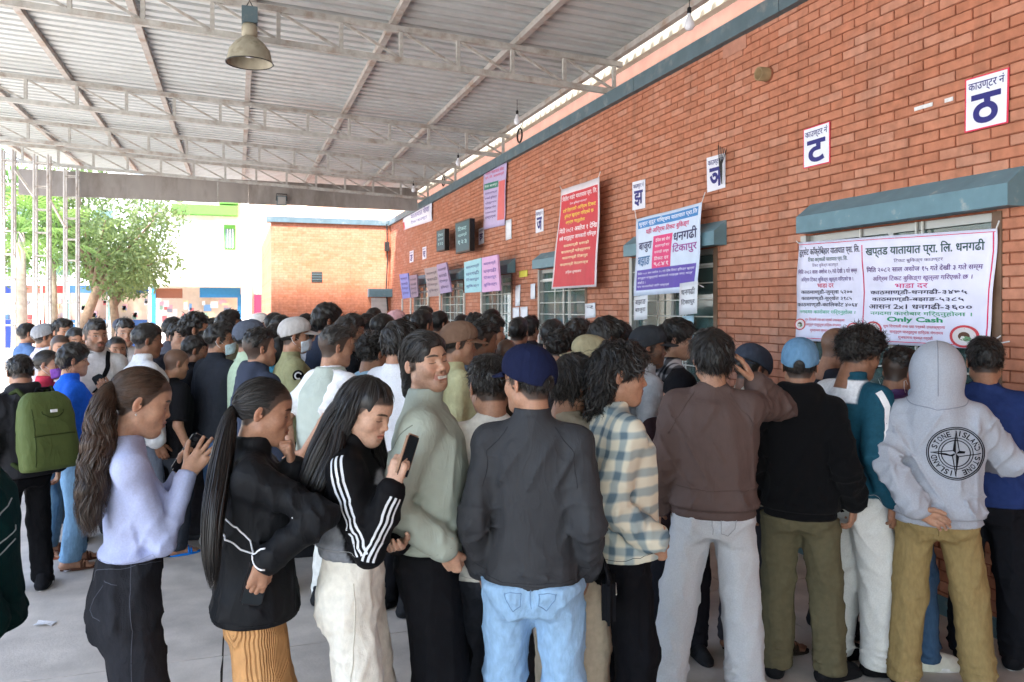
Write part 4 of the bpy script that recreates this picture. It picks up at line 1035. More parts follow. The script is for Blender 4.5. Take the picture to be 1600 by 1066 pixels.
    # ---- shoes
    for (sd, hip, kn, an), ty in zip(lg, toe):
        kd, col = shoes; mv = Matrix.Translation((an[0], an[1], 0)) @ Matrix.Rotation(-R_(ty), 4, 'Z')
        if kd == 'sandal':
            V, Q = shoe_mesh('bare', .006); key = ('bare', tone)
            if key not in _tpl:
                me = mesh('foot', V, Q, SKIN, True); a = me.color_attributes.new('Col', 'FLOAT_COLOR', 'POINT'); a.data.foreach_set('color', np.tile(np.array([*tn, 1.0], f32), len(V))); _tpl[key] = me
            fo = link('foot', _tpl[key], root); fo.matrix_local = mv
            if 'sandal' not in _tpl:
                t = MB(); n = 20; ou = [(.046 * math.cos(a) * (1 - .12 * (math.sin(a) < 0)), .055 + .125 * math.sin(a)) for a in [2 * math.pi * i / n for i in range(n)]]
                V2 = [(x, y, 0.001) for x, y in ou] + [(x, y, .016) for x, y in ou]; t.add(V2, [tuple(range(n))[::-1], tuple(range(n, 2 * n))] + [(i, (i + 1) % n, (i + 1) % n + n, i + n) for i in range(n)])
                for (y0, hgt) in ((.095, .048), (.075, .056)): t.tube([(-.044, y0, .016), (-.034, y0, hgt - .004), (0, y0 + .004, hgt + .008), (.034, y0, hgt - .004), (.044, y0, .016)], .009, 6)
                _tpl['sandal'] = mesh('sandal', t.V, t.F, None, True); _tpl['sandal'].materials.append(None)
            o = objmat(link('sandal', _tpl['sandal'], root), fab(col)); o.matrix_local = mv
        else:
            V, Q = shoe_mesh('sneaker', .006)
            if 'shoe' not in _tpl: _tpl['shoe'] = mesh('shoe', V, Q, None, True); _tpl['shoe'].materials.append(None); t = MB(); n = 28; ou = [(.049 * math.cos(a) * (1 - .1 * (math.sin(a) < 0)), .060 + .143 * math.sin(a)) for a in [2 * math.pi * i / n for i in range(n)]]; t.add([(x, y, .001) for x, y in ou] + [(x * 1.02, y * 1.01, .022) for x, y in ou] + [(x * .97, y * .98, .028) for x, y in ou], [tuple(range(n))[::-1]] + [(i + r * n, (i + 1) % n + r * n, (i + 1) % n + n + r * n, i + n + r * n) for r in (0, 1) for i in range(n)]); _tpl['sole'] = mesh('sole', t.V, t.F, None, True); _tpl['sole'].materials.append(None)
            o = objmat(link('shoe', _tpl['shoe'], root), fab(col, .6)); o.matrix_local = mv
            if sole: objmat(link('sole', _tpl['sole'], o), fab(sole, .7))
    people.append(rec); return rec
def darker(m):
    k = ('dk', m.name)
    if k not in _fab:
        c = (.02, .02, .02)
        for n in m.node_tree.nodes:
            if n.type == 'MIX' and n.data_type == 'RGBA' and n.blend_type == 'MULTIPLY': c = n.inputs[6].default_value[:3]
        _fab[k] = mat('stitching', tuple(x * .7 for x in c), .9, .05)
    return _fab[k]
def line_on(F, rec, pts, r, m, name, parent, off=.0005, closed=False, n=40, sect=6):
    """a seam, piping or stripe laid on a garment: dense points snapped to its surface"""
    pts = np.array(pts, float); seg = np.linspace(0, len(pts) - 1, n); P = np.stack([np.interp(seg, np.arange(len(pts)), pts[:, i]) for i in range(3)], 1)
    P = F.snap(P, off); t = MB().tube([tuple(p) for p in P], r, sect); return t.build(name, m, parent, True)
def band_on(F, pts, side, wd, m, name, parent, off=.0015, n=40, snapit=6):
    """flat ribbon on a garment surface"""
    pts = np.array(pts, float); seg = np.linspace(0, len(pts) - 1, n); P = np.stack([np.interp(seg, np.arange(len(pts)), pts[:, i]) for i in range(3)], 1)
    ker = np.hanning(7); ker /= ker.sum(); P = np.stack([np.convolve(np.pad(P[:, i], 3, mode='edge'), ker, 'valid') for i in range(3)], 1)
    P = F.snap(P, off, snapit); G_ = F.grad(P); Tn = np.gradient(P, axis=0); B = np.cross(Tn, G_); B /= np.linalg.norm(B, axis=1, keepdims=True) + 1e-9
    rows = [F.snap(P + B * (side + wd * q), off, 3) for q in (-.5, 0, .5)]
    V = np.stack(rows, 1).reshape(-1, 3); i = np.arange(n - 1) * 3; Q = np.concatenate([np.stack([i, i + 1, i + 4, i + 3], 1), np.stack([i + 1, i + 2, i + 5, i + 4], 1)])
    return link(name, mesh(name, V, Q, m, True), parent)
# ================================================================ the crowd, nearest first
BLK = fab((26, 26, 29)); JBLK = fab((42, 43, 48), kind='denim'); WHT = fab((228, 228, 230))
def armdist(P, rec):
    d = np.full(len(P), 9.0)
    for (sd, sh, el, wr) in rec['arms']:
        for a, b in ((sh, el), (el, wr)):
            v = b - a; t = np.clip(((P - a) @ v) / (v @ v), 0, 1); d = np.minimum(d, np.linalg.norm(P - a - t[:, None] * v, axis=1))
    return d
def tail(rec, pts, rad, n, wave, freq, mt, name='ponytail', flat=1.0, K=26):
    pts = np.array(pts, float); q = np.linspace(0, len(pts) - 1, 200); g = np.stack([np.interp(q, np.arange(len(pts)), pts[:, i]) for i in range(3)], 1)
    ker = np.hanning(31); ker /= ker.sum(); g = np.stack([np.convolve(np.pad(g[:, i], 15, mode='edge'), ker, 'valid') for i in range(3)], 1)
    L = np.concatenate([[0], np.cumsum(np.linalg.norm(np.diff(g, axis=0), axis=1))]); tt = np.linspace(0, L[-1], K); g = np.stack([np.interp(tt, L, g[:, i]) for i in range(3)], 1)
    t = np.linspace(0, 1, K); r = np.interp(t, np.linspace(0, 1, len(rad)), rad)
    T = np.gradient(g, axis=0); T /= np.linalg.norm(T, axis=1, keepdims=True); X = np.tile(np.array([1.0, 0, 0]), (K, 1)); X -= T * (X * T).sum(1, keepdims=True); X /= np.linalg.norm(X, axis=1, keepdims=True); Y = np.cross(T, X)
    a = rng.uniform(0, 2 * math.pi, n); m = np.sqrt(rng.uniform(.25, 1, n)); cl = rng.integers(0, 14, n); cph = rng.uniform(0, 6.28, 14)[cl]
    ox = np.cos(a) * m; oy = np.sin(a) * m * flat; end = rng.uniform(.72, 1.0, n)
    A = np.zeros((n, K, 3)); N_ = np.zeros((n, K, 3))
    for j in range(K):
        tj = t[j] * end; jj = tj * (K - 1); i0 = np.clip(jj.astype(int), 0, K - 2); f = (jj - i0)[:, None]; gp = g[i0] * (1 - f) + g[i0 + 1] * f; rr = np.interp(tj, t, r)
        wv = wave * np.sin(freq * tj * 6.28 + cph) * sst(0, .25, tj); wv2 = wave * np.cos(freq * tj * 6.28 + cph * 1.7) * sst(0, .25, tj)
        A[:, j] = gp + X[i0] * (ox * rr + wv)[:, None] + Y[i0] * (oy * rr + wv2)[:, None]; N_[:, j] = X[i0] * np.cos(a)[:, None] + Y[i0] * np.sin(a)[:, None]
    V, Q = strip(A, N_, .0027, .5)
    c = MB().tube([tuple(p) for p in g[:int(K * .9)]], [max(.004, x * .72 * min(1, flat + .3)) for x in r[:int(K * .9)]], 10); cf = np.array([f for f in c.F if len(f) == 4])
    V, Q = join([(V, Q), (np.array(c.V), cf)]); return link(name, mesh(name, V, Q, mt, True), rec['root'])
def hl(rec, p): return rec['hc'] + rec['Rh'] @ (np.array(p, float) * rec['hs'])
def phone(label, rec, hand_i, off, tilt, col=(30, 30, 34), size=(.074, .155, .009), back=True):
    """a phone held in a hand: stays a thing of its own"""
    wr, Rm = rec['hands'][hand_i]; k = rec['k']
    e = empty('phone', (0, 0, 0), 0, label, 'phone')
    Mw = rec['root'].matrix_basis @ (Matrix.Translation(wr + Rm @ np.array(off)) @ Matrix((Rm @ tilt).tolist()).to_4x4())
    e.matrix_world = Mw; a, b, c = size
    bm = bmesh.new(); bmesh.ops.create_cube(bm, size=1, matrix=Matrix.Diagonal((a, c, b, 1))); bmesh.ops.bevel(bm, geom=[ed for ed in bm.edges if abs((ed.verts[0].co - ed.verts[1].co).y) > 1e-4], offset=.010, segments=4, affect='EDGES')
    me = bpy.data.meshes.new('case'); bm.to_mesh(me); bm.free(); me.materials.append(fab(col, .35)); link('case', me, e)
    MB().box(-a / 2 + .004, a / 2 - .004, -c / 2 - .0012, -c / 2 - .0002, -b / 2 + .005, b / 2 - .005).build('screen', M['screen'], e)
    for i in range(2): MB().lathe([(.0001, .003), (.007, .003), (.008, 0)], 12, (0, 0, 0)).build('lens', M['black'], e).matrix_local = Matrix.Translation((a / 2 - .018, c / 2, b / 2 - .02 - .02 * i)) @ Matrix.Rotation(R_(-90), 4, 'X')
    return e
bpy.context.view_layer.update()
# --- woman in lilac
r1 = person('woman in pale lilac cropped top and black jeans with wavy brown ponytail', 203, 455, 575, 86, dict(kind='shirt', mat=fab((178, 186, 220), kind='knit'), hem=1.045, loose=.004, collar='crew', wr=.9),
    dict(mat=JBLK, fit=(.098, .088, .096), zb=1.09), hair='tight', tone='a', fem=True, build=.95, hp=16, rh=(.085, .180, 1.325), lh=(-.02, .17, 1.30), rpole=(.25, -.35, -1), lpole=(-.4, -.3, -1), rhand='spread', lhand='hold', rdir=(-.05, .62, .75), ldir=(.12, .5, .82), rpalm=(-1, .25, -.1), lpalm=(1, .0, .1), face='f', eyes='down', hairmat=HAIRB, shoes=('sneaker', (235, 235, 235)))
tail(r1, [hl(r1, (0, -.095, .030)), hl(r1, (.02, -.115, .03)), hl(r1, (.05, -.125, -.03)), (.08, -.105, 1.42), (.10, -.120, 1.32), (.11, -.130, 1.22), (.11, -.135, 1.14)], [.022, .036, .044, .048, .046, .040, .018], 2200, .013, 3.4, HAIRB)
MB().tube([tuple(hl(r1, (.026 * math.cos(a), -.108, .036 + .026 * math.sin(a)))) for a in np.linspace(0, 6.28, 14)], .007, 8).build('hair_tie', fab((60, 58, 62)), r1['root'], True)
MB().lathe([(.0001, .005), (.0045, 0), (.0001, -.005)], 8, tuple(hl(r1, (.081, -.012, -.041)))).build('earring', M['steel'], r1['root'], True)
GJ = r1['G']; JS = fab((84, 87, 96))
for q in ([(.16, -.01, 1.05), (.17, -.01, .85), (.16, .0, .6), (.15, .0, .3)], [(.13, -.11, 1.0), (.155, -.05, .985)], [(.13, -.12, .985), (.10, -.16, .90), (.14, -.10, .87)], [(.03, -.2, 1.03), (.15, -.04, 1.035), (.1, .1, 1.03)]): line_on(GJ, r1, q, .0013, JS, 'seam', r1['legs_o'])
phone('dark phone in the hands of the woman in the lilac top', r1, 1, (.012, .022, .085), Rz(R_(10)))
# --- woman in black jacket
cord = mat('corduroy', S(196, 146, 96), .9, .12, 20, .2, 300, spec=.15)
def add_cord(m):
    t = m.node_tree; N = t.nodes; L = t.links; wv = N.new('ShaderNodeTexWave'); wv.inputs['Scale'].default_value = 42; wv.inputs['Distortion'].default_value = .4; tc = N.new('ShaderNodeTexCoord'); mp = N.new('ShaderNodeMapping'); mp.inputs['Rotation'].default_value = (0, 0, R_(38)); L.new(tc.outputs['Object'], mp.inputs[0]); L.new(mp.outputs[0], wv.inputs[0])
    bp = N.new('ShaderNodeBump'); bp.inputs['Strength'].default_value = .9; bp.inputs['Distance'].default_value = .006; L.new(wv.outputs[0], bp.inputs['Height']); L.new(bp.outputs[0], N['Principled BSDF'].inputs['Normal'])
add_cord(cord)
r2 = person('woman in oversized black jacket with white piping, fist at her mouth and long straight ponytail', 400, 450, 592, 92, dict(kind='jacket', mat=fab((27, 28, 31), kind='shell'), hem=.85, loose=.040, collar='stand', wr=1.25, rib=False, long=True),
    dict(mat=cord, fit=(.10, .098, .104)), hair='tight', tone='b', fem=True, hp=12, lean=0, rh=(.235, .03, 1.09), lh=(.03, .125, 1.385), rpole=(.25, 1, .1), lpole=(-.1, .5, -1), rhand='hold', lhand='fist', rdir=(-.05, -.25, -1), ldir=(.1, -.05, 1), rpalm=(-1, -.2, .1), lpalm=(-.1, -1, 0), face='f', eyes='down')
tail(r2, [hl(r2, (0, -.095, -.012)), hl(r2, (.03, -.115, -.02)), hl(r2, (.06, -.115, -.09)), (.12, -.115, 1.40), (.19, -.13, 1.28), (.22, -.135, 1.14), (.22, -.13, 1.0)], [.020, .034, .040, .040, .036, .030, .012], 1800, .003, 1.2, HAIR)
MB().tube([tuple(hl(r2, (.022 * math.cos(a), -.104, -.008 + .022 * math.sin(a)))) for a in np.linspace(0, 6.28, 14)], .006, 8).build('hair_tie', fab((70, 70, 74)), r2['root'], True)
F2 = r2['F']; ar = r2['arms'][0]
for zz in (0.0, -.062):
    line_on(F2, r2, [(-.05, -.18, 1.245 + zz), (.12, -.19, 1.235 + zz), (.22, -.13, 1.20 + zz), (.26, -.05, 1.165 + zz), (.27, .04, 1.15 + zz)], .0032, WHT, 'piping', r2['top'], .001)
line_on(F2, r2, [(.24, .20, 1.245), (.20, .25, 1.255), (.10, .30, 1.245)], .0032, WHT, 'piping', r2['top'], .001)
phone('phone with dark glass back held low by the woman in the black jacket', r2, 0, (.0, .022, .075), Rz(R_(4)), (46, 44, 46))
# --- woman with striped sleeves
GRY = fab((128, 130, 134), kind='shell')
r3 = person('woman in black and grey track jacket with three white stripes down the sleeve', 556, 440, 588, 100, dict(kind='jacket', mat=VCLOTH, cols=((18, 18, 20), (124, 127, 132)), hem=1.10, loose=.034, collar='stand', wr=1.1, rib=True, paint=lambda P, r: sst(.078, .086, armdist(P, r)) * np.maximum(sst(1.24, 1.23, P[:, 2]), sst(.085, .095, P[:, 1]) * sst(1.365, 1.355, P[:, 2]))),
    dict(mat=fab((226, 221, 208)), fit=(.092, .086, .092), zb=1.14), hair='long', tone='e', fem=True, hy=22, hp=22, rh=(.185, .165, 1.335), lh=(.03, .17, 1.085), rpole=(.15, .1, -1), lpole=(-.7, -.1, -.8), rhand='grip', lhand='relax', rdir=(-.1, .25, 1), ldir=(1, -.05, -.02), rpalm=(-.55, .2, .1), lpalm=(0, -.3, 1), face='f', eyes='down')
tail(r3, [hl(r3, (.0, -.06, .05)), hl(r3, (.03, -.10, -.04)), (.06, -.135, 1.42), (.085, -.175, 1.30), (.09, -.19, 1.18), (.09, -.185, 1.12)], [.06, .072, .066, .052, .036, .012], 2400, .004, 1.0, HAIR, 'long_hair', flat=.55)
tail(r3, [hl(r3, (.066, -.04, .02)), hl(r3, (.076, -.045, -.06)), (.10, -.06, 1.43), (.13, -.10, 1.34), (.12, -.16, 1.2)], [.022, .030, .034, .036, .012], 500, .003, 1.0, HAIR, 'long_hair')
tail(r3, [hl(r3, (-.066, .0, .03)), hl(r3, (-.078, .02, -.08)), (-.09, .07, 1.40), (-.09, .12, 1.28), (-.08, .14, 1.18)], [.022, .030, .030, .028, .012], 400, .003, 1.0, HAIR, 'long_hair')
sd, sh, el, wr = r3['arms'][0]; F3 = r3['F']; STR = fab((214, 216, 220), .6)
for q in (-.020, .0, .020):
    band_on(F3, [sh + (.02, -.03, .075), sh + (.075, -.02, .02), sh + (el - sh) * .5 + (.09, -.04, 0), el + (.085, -.02, .0)], q, .0095, STR, 'stripe', r3['top'], n=30)
    band_on(F3, [el + (.085, .0, -.02), el + (wr - el) * .5 + (.085, .03, -.03), wr + (.07, .03, -.035)], q, .0095, STR, 'stripe', r3['top'], n=24)
line_on(r3['G'], r3, [(.15, .02, .98), (.16, .02, .8), (.15, .02, .5), (.14, .0, .2)], .0022, fab((206, 200, 186)), 'seam', r3['legs_o'])
phone('bronze phone raised by the woman with striped sleeves', r3, 0, (.012, .028, .105), Rx(R_(-8)) @ Rz(R_(78)), (150, 118, 96))
# --- smiling man
r4 = person('smiling long-haired man in sage green windbreaker and black trousers, hand in pocket', 676, 410, 517, 96, dict(kind='jacket', mat=fab((157, 164, 152), kind='shell'), hem=.965, loose=.032, collar='stand', wr=1.15, rib=True),
    dict(mat=fab((27, 27, 30)), fit=(.104, .094, .100)), hair='slick', tone='a', hy=44, hp=-6, hr=5, lean=-2, rh=(.195, .075, .955), lh=(-.22, .1, .98), rpole=(.3, -1, 0), face='s', eyes='down', beard=0, stubble=.36, mous=.3, headscale=.88, rhand='fist', rdir=(-.45, .1, -1), shoes=('shoe', (30, 30, 32)))
line_on(r4['F'], r4, [r4['T']((.235, -.03, .44)), r4['T']((.2, -.11, .38)), r4['T']((.16, -.13, .25))], .0016, fab((120, 126, 116)), 'seam', r4['top'])
# --- man in navy cap
r5 = person('man seen from behind in navy blue cap, charcoal jacket and light blue jeans', 832, 430, 532, 4, dict(kind='jacket', mat=fab((56, 57, 60), kind='shell'), hem=.865, loose=.026, collar='stand', wr=1.2),
    dict(mat=fab((146, 178, 208), kind='denim'), fit=(.094, .074, .074)), hair='short', tone='b', hy=-46, hp=2, cap=(27, 32, 58), H=1.70, build=.93, headscale=.96, rh=(.195, .06, .88), lh=(-.195, .05, .88), rpole=(.3, -1, 0), lpole=(-.3, -1, 0), feet=((.13, .02), (-.12, .06)), shoes=('sneaker', (220, 220, 220)))
G5 = r5['G']; DS = fab((112, 142, 176)); F5 = r5['F']
line_on(G5, r5, [(0, -.2, .98), (0, -.2, .90), (0, -.16, .80)], .0014, DS, 'seam', r5['legs_o'])
for sd in (-1, 1):
    line_on(G5, r5, [(sd * .03, -.2, .88), (sd * .13, -.2, .895), (sd * .135, -.2, .80), (sd * .085, -.2, .765), (sd * .035, -.2, .79), (sd * .03, -.2, .88)], .0014, DS, 'pocket', r5['legs_o'], n=60)
    line_on(F5, r5, [r5['T']((sd * .08, -.05, .47)), r5['T']((sd * .155, -.11, .40)), r5['T']((sd * .165, -.15, .28))], .0012, fab((48, 49, 52)), 'seam', r5['top'])
line_on(F5, r5, [(-.22, -.05, .91), (-.12, -.2, .905), (0, -.2, .903), (.12, -.2, .905), (.22, -.05, .91)], .001, fab((48, 49, 52)), 'hem_seam', r5['top'])
pb_ = empty('pouch', (0, 0, 0), 0, 'small black pouch at the hip of the man in the navy cap', 'bag'); pb_.matrix_world = r5['root'].matrix_basis @ Matrix.Translation((.275, .04, .80))
bm = bmesh.new(); bmesh.ops.create_cube(bm, size=1, matrix=Matrix.Diagonal((.05, .16, .17, 1))); bmesh.ops.bevel(bm, geom=list(bm.edges), offset=.02, segments=3, affect='EDGES'); me = bpy.data.meshes.new('pouch_body'); bm.to_mesh(me); bm.free(); me.materials.append(BLK); link('pouch_body', me, pb_)
MB().tube([(0, -.05, .08), (-.02, 0, .14), (0, .05, .08)], .006, 6).build('strap', BLK, pb_); MB().tube([(.026, -.06, .03), (.027, .06, .03)], .003, 6).build('zip', M['steel'], pb_)
# --- the two half hidden behind him
person('man in cream jacket half hidden behind the navy-capped man', 768, 395, 560, -4, dict(kind='jacket', mat=fab((222, 217, 206)), hem=.84, loose=.04, collar='shirt'), dict(mat=fab((52, 54, 60)), fit='reg'), hair='short', tone='b', hp=12, hy=-12)
person('man in taupe jacket and beige trousers, just right of the navy-capped man', 888, 375, 560, 38, dict(kind='jacket', mat=fab((146, 136, 118)), hem=.86, loose=.035, collar='shirt'), dict(mat=fab((200, 182, 158)), fit='loose'), hair='mop', tone='c', hp=14, hy=14, shoes=('sneaker', (50, 80, 150)))
# --- plaid shirt
PL1 = plaid('cream_blue_plaid', (214, 208, 188), (96, 116, 128), (158, 168, 166), .074, thin=.42)
r8 = person('man with wavy mullet in cream and blue plaid shirt, hand in black trouser pocket', 968, 385, 540, 72, dict(kind='shirt', mat=PL1, hem=.875, loose=.042, collar='shirt', wr=1.1), dict(mat=fab((26, 26, 30)), fit='loose'),
    hair='mullet', tone='b', hp=6, hy=6, lean=-2, rh=(.20, .09, .965), rpole=(.25, -1, 0), rhand='fist', rdir=(-.4, .1, -1), mous=.25, shoes=('sneaker', (40, 74, 150)), sole=(225, 225, 225), hscale=(1, 1, 1))
band_on(r8['F'], [(-.06, .12, 1.38), (-.07, .03, 1.47), (-.07, -.09, 1.43), (-.03, -.19, 1.30)], 0, .035, BLK, 'bag_strap', r8['top'], .004)
# --- brown jacket
r9 = person('man in brown jacket and pale grey sweatpants, hand raised to his dark hair', 1114, 328, 522, 2, dict(kind='jacket', mat=fab((88, 72, 68), kind='shell'), hem=.905, loose=.045, collar='shirt', wr=1.15, rib=True), dict(mat=fab((190, 192, 196), kind='knit'), fit=(.098, .084, .086)),
    hair='mop', tone='b', hy=-10, hp=8, hscale=(1.04, 1.03, 1.02), rh=(.185, .06, 1.475), rpole=(.62, .8, -.45), rhand='spread', rdir=(-.42, .08, .9), rpalm=(-1, .1, -.35), feet=((.15, .06), (-.21, -.04)), toe=(18, -12), shoes=('sneaker', (232, 228, 220)), sole=(240, 240, 240))
sd, sh, el, wr = r9['arms'][0]
MB().tube([tuple(wr + np.array([.031 * math.cos(a), .031 * math.sin(a), .012 * math.cos(a)])) for a in np.linspace(0, 6.28, 16)], .005, 6).build('wrist_thread', fab((200, 40, 40)), r9['root'], True)
DB = fab((78, 64, 60))
for sd in (-1, 1): line_on(r9['F'], r9, [r9['T']((sd * .07, -.05, .475)), r9['T']((sd * .15, -.12, .39)), r9['T']((sd * .205, -.13, .29))], .0013, DB, 'seam', r9['top'])
line_on(r9['F'], r9, [r9['T']((-.17, -.12, .055)), r9['T']((0, -.2, .05)), r9['T']((.17, -.12, .055))], .0016, DB, 'seam', r9['top'])
G9 = r9['G']; GS = fab((158, 160, 164)); line_on(G9, r9, [(0, -.2, .97), (0, -.2, .88), (0, -.15, .79)], .0022, GS, 'seam', r9['legs_o'])
line_on(G9, r9, [(.04, -.2, .90), (.13, -.2, .905), (.135, -.2, .80), (.09, -.2, .77), (.045, -.2, .79), (.04, -.2, .90)], .0022, GS, 'pocket', r9['legs_o'], n=60)
# --- black hoodie, denim cap
r10 = person('man in black hoodie, faded denim cap and olive trousers', 1250, 312, 530, 8, dict(kind='hoodie', mat=fab((25, 25, 27), kind='knit'), hem=.87, loose=.045, collar='hood', wr=1.3, rib=True, noseam=True), dict(mat=fab((92, 86, 66)), fit=(.098, .080, .080)),
    hair='short', tone='c', build=.9, cap=(96, 134, 166), capmat=fab((96, 134, 166), kind='denim'), hy=-6, hp=4, H=1.68, feet=((.14, .05), (-.12, .0)), toe=(40, -5), shoes=('shoe', (30, 30, 32)), rh=(.25, .05, .90), rdir=(-.1, .1, -1))
# --- teal and white track jacket
TEAL = fab((32, 78, 94))
r11 = person('man in teal track jacket with white shoulder panels and pale sweatpants', 1334, 303, 515, 42, dict(kind='jacket', mat=VCLOTH, cols=((30, 74, 92), (226, 226, 230)), hem=.885, loose=.035, collar='stand', wr=.9, paint=lambda P, r: sst(-.004, .004, P[:, 2] - 1.325 + .35 * np.clip(-P[:, 0], -.05, .12)) * sst(1.454, 1.446, P[:, 2]) * sst(.054, .046, P[:, 1]) * sst(.104, .096, P[:, 0])), dict(mat=fab((206, 205, 200), kind='knit'), fit=(.100, .090, .088)),
    hair='curly', tone='d', build=.9, hp=18, hy=6, lean=0, rh=(.225, .02, .88), rdir=(0, .08, -1), feet=((.11, .05), (-.11, -.02)), toe=(25, 10), shoes=('shoe', (22, 22, 24)))
sd, sh, el, wr = r11['arms'][0]; band_on(r11['F'], [sh + (.05, -.05, .05), sh + (.09, -.02, -.04), sh + (el - sh) * .75 + (.09, 0, 0)], 0, .035, WHT, 'stripe', r11['top'], n=26)
G11 = r11['G']; MB_ = MB()
for a, b in (((.05, -.16, .845), (.05, -.16, .79)), ((.03, -.16, .828), (.07, -.16, .828)), ((.038, -.16, .805), (.062, -.16, .805))): line_on(G11, r11, [a, b], .006, BLK, 'emblem', r11['legs_o'], n=8)
person('shaven-headed man in dark shirt leaning to the counter behind the teal jacket', 1300, 272, 512, 55, dict(kind='shirt', mat=fab((44, 46, 54)), hem=.84, loose=.03, collar='shirt'), dict(mat=fab((40, 42, 48)), fit='reg'), hair='buzz', tone='c', hp=18, scalp=.55)
# --- purple quilted jacket
PUR = mat('purple_quilt', S(84, 56, 104), .5, .15, 12, spec=.4)
def add_quilt(m, sc_=16):
    t = m.node_tree; N = t.nodes; L = t.links; tc = N.new('ShaderNodeTexCoord'); sx = N.new('ShaderNodeSeparateXYZ'); L.new(tc.outputs['Object'], sx.inputs[0])
    h = nmath(t, 'ABSOLUTE', nmath(t, 'SINE', nmath(t, 'MULTIPLY', sx.outputs[2], 60.0))); bp = N.new('ShaderNodeBump'); bp.inputs['Strength'].default_value = .8; bp.inputs['Distance'].default_value = .02; L.new(h, bp.inputs['Height']); L.new(bp.outputs[0], N['Principled BSDF'].inputs['Normal'])
add_quilt(PUR)
person('man in purple quilted jacket and jeans, pale face mask pulled down', 1398, 300, 547, 36, dict(kind='jacket', mat=PUR, hem=.86, loose=.035, collar='stand'), dict(mat=fab((66, 92, 120), kind='denim'), fit='reg'), hair='fade', tone='c', hp=16, hy=8, mask=(196, 212, 224), maskoff=(0, -.012, -.045), shoes=('sneaker', (222, 222, 205)), sole=(235, 235, 230), feet=((.12, .1), (-.08, -.02)), toe=(30, 20))
# --- grey hoodie with round emblem
HG = fab((168, 172, 182), kind='knit')
r14 = person('man in pale grey hooded sweatshirt with round black compass emblem and khaki trousers', 1464, 322, 533, -2, dict(kind='hoodie', mat=HG, hem=.885, loose=.048, collar='hoodup', wr=1.5, rib=True), dict(mat=fab((142, 122, 82), kind='denim'), fit=(.095, .078, .074)),
    hair='short', tone='b', hp=6, H=1.66, lh=(-.085, -.205, .925), lpole=(-1, -.35, .15), lhand='relax', ldir=(1, -.05, -.35), lpalm=(.1, -1, -.2), rh=(.2, .30, 1.12), rpole=(.8, -.4, -.5), feet=((.19, .04), (-.15, -.04)), toe=(20, -14), shoes=('sandal', (36, 34, 34)))
hc14 = r14['hc']; line_on(r14['F'], r14, [hc14 + np.array(q) for q in ((0, -.02, .17), (0, -.12, .12), (0, -.17, .02), (0, -.16, -.06), (0, -.15, -.11))], .0022, fab((140, 144, 154)), 'hood_seam', r14['top'])
line_on(r14['F'], r14, [r14['T'](q) for q in ((-.13, .02, .475), (-.10, -.10, .475), (0, -.15, .455), (.10, -.10, .475), (.13, .02, .475))], .002, fab((140, 144, 154)), 'hood_seam', r14['top'])
G14 = r14['G']; KS = fab((108, 90, 56)); line_on(G14, r14, [(0, -.2, .97), (0, -.2, .88), (0, -.15, .79)], .0022, KS, 'seam', r14['legs_o'])
line_on(G14, r14, [(-.16, -.06, .955), (-.08, -.2, .95), (.08, -.2, .95), (.16, -.06, .955)], .0016, KS, 'waistband_seam', r14['legs_o'])
line_on(G14, r14, [(.05, -.2, .915), (.13, -.2, .918)], .0026, KS, 'pocket', r14['legs_o']); line_on(G14, r14, [(-.13, -.2, .918), (-.05, -.2, .915)], .0026, KS, 'pocket', r14['legs_o'])
person('man in navy blue shirt and black trousers at the right edge of the counter queue', 1540, 300, 528, 12, dict(kind='shirt', mat=fab((40, 56, 104)), hem=.86, loose=.04, collar='shirt', wr=.9), dict(mat=fab((30, 31, 36)), fit='loose'), hair='short', tone='c', hp=10, hy=-16, build=1.12, shoes=('sneaker', (30, 30, 34)), sole=(225, 225, 225), rh=(.28, .28, 1.12), rpole=(1, -.4, -.4), lh=(-.15, .3, 1.1), H=1.69, feet=((.12, .08), (-.1, 0)))
CAM = fab((196, 188, 172), col2=(120, 112, 92))
person('man in dark knitted cap and mottled beige jacket, sandals, beside the brown jacket', 1168, 290, 540, 32, dict(kind='jacket', mat=CAM, hem=.86, loose=.045, collar='stand'), dict(mat=fab((58, 57, 64)), fit='loose'), hair='fade', tone='d', cap=(56, 62, 74), capyaw=180, hp=12, hy=14, shoes=('sandal', (52, 44, 38)), feet=((.12, .12), (-.1, 0)), toe=(35, 10), H=1.64)
r17 = person('child in black cap with white letters facing the camera beside the plaid shirt', 1062, 292, 592, 165, dict(kind='jacket', mat=fab((46, 32, 34)), hem=.8, loose=.03, collar='stand'), dict(mat=fab((34, 34, 40)), fit='reg'), hair='short', tone='e', cap=(27, 27, 31), hp=22, hy=10, H=1.50, headscale=1.12, eyes='down', face='f')
BWP = plaid('black_white_plaid', (206, 206, 208), (24, 24, 28), (92, 92, 96), .085, thin=.52)
person('man in black and white plaid shirt by the grilled window', 1052, 236, 503, 82, dict(kind='shirt', mat=BWP, hem=.85, loose=.045, collar='shirt'), dict(mat=BLK, fit='reg'), hair='mop', tone='a', hp=4, hy=4, rh=(.15, .25, 1.1))
person('stubbled man in dark grey cap and pale grey jacket by the grilled window', 1010, 250, 515, 78, dict(kind='jacket', mat=fab((168, 170, 172)), hem=.85, loose=.035, collar='stand'), dict(mat=fab((60, 62, 66)), fit='reg'), hair='short', tone='d', cap=(52, 54, 58), stubble=.7, mous=.6, hp=2)
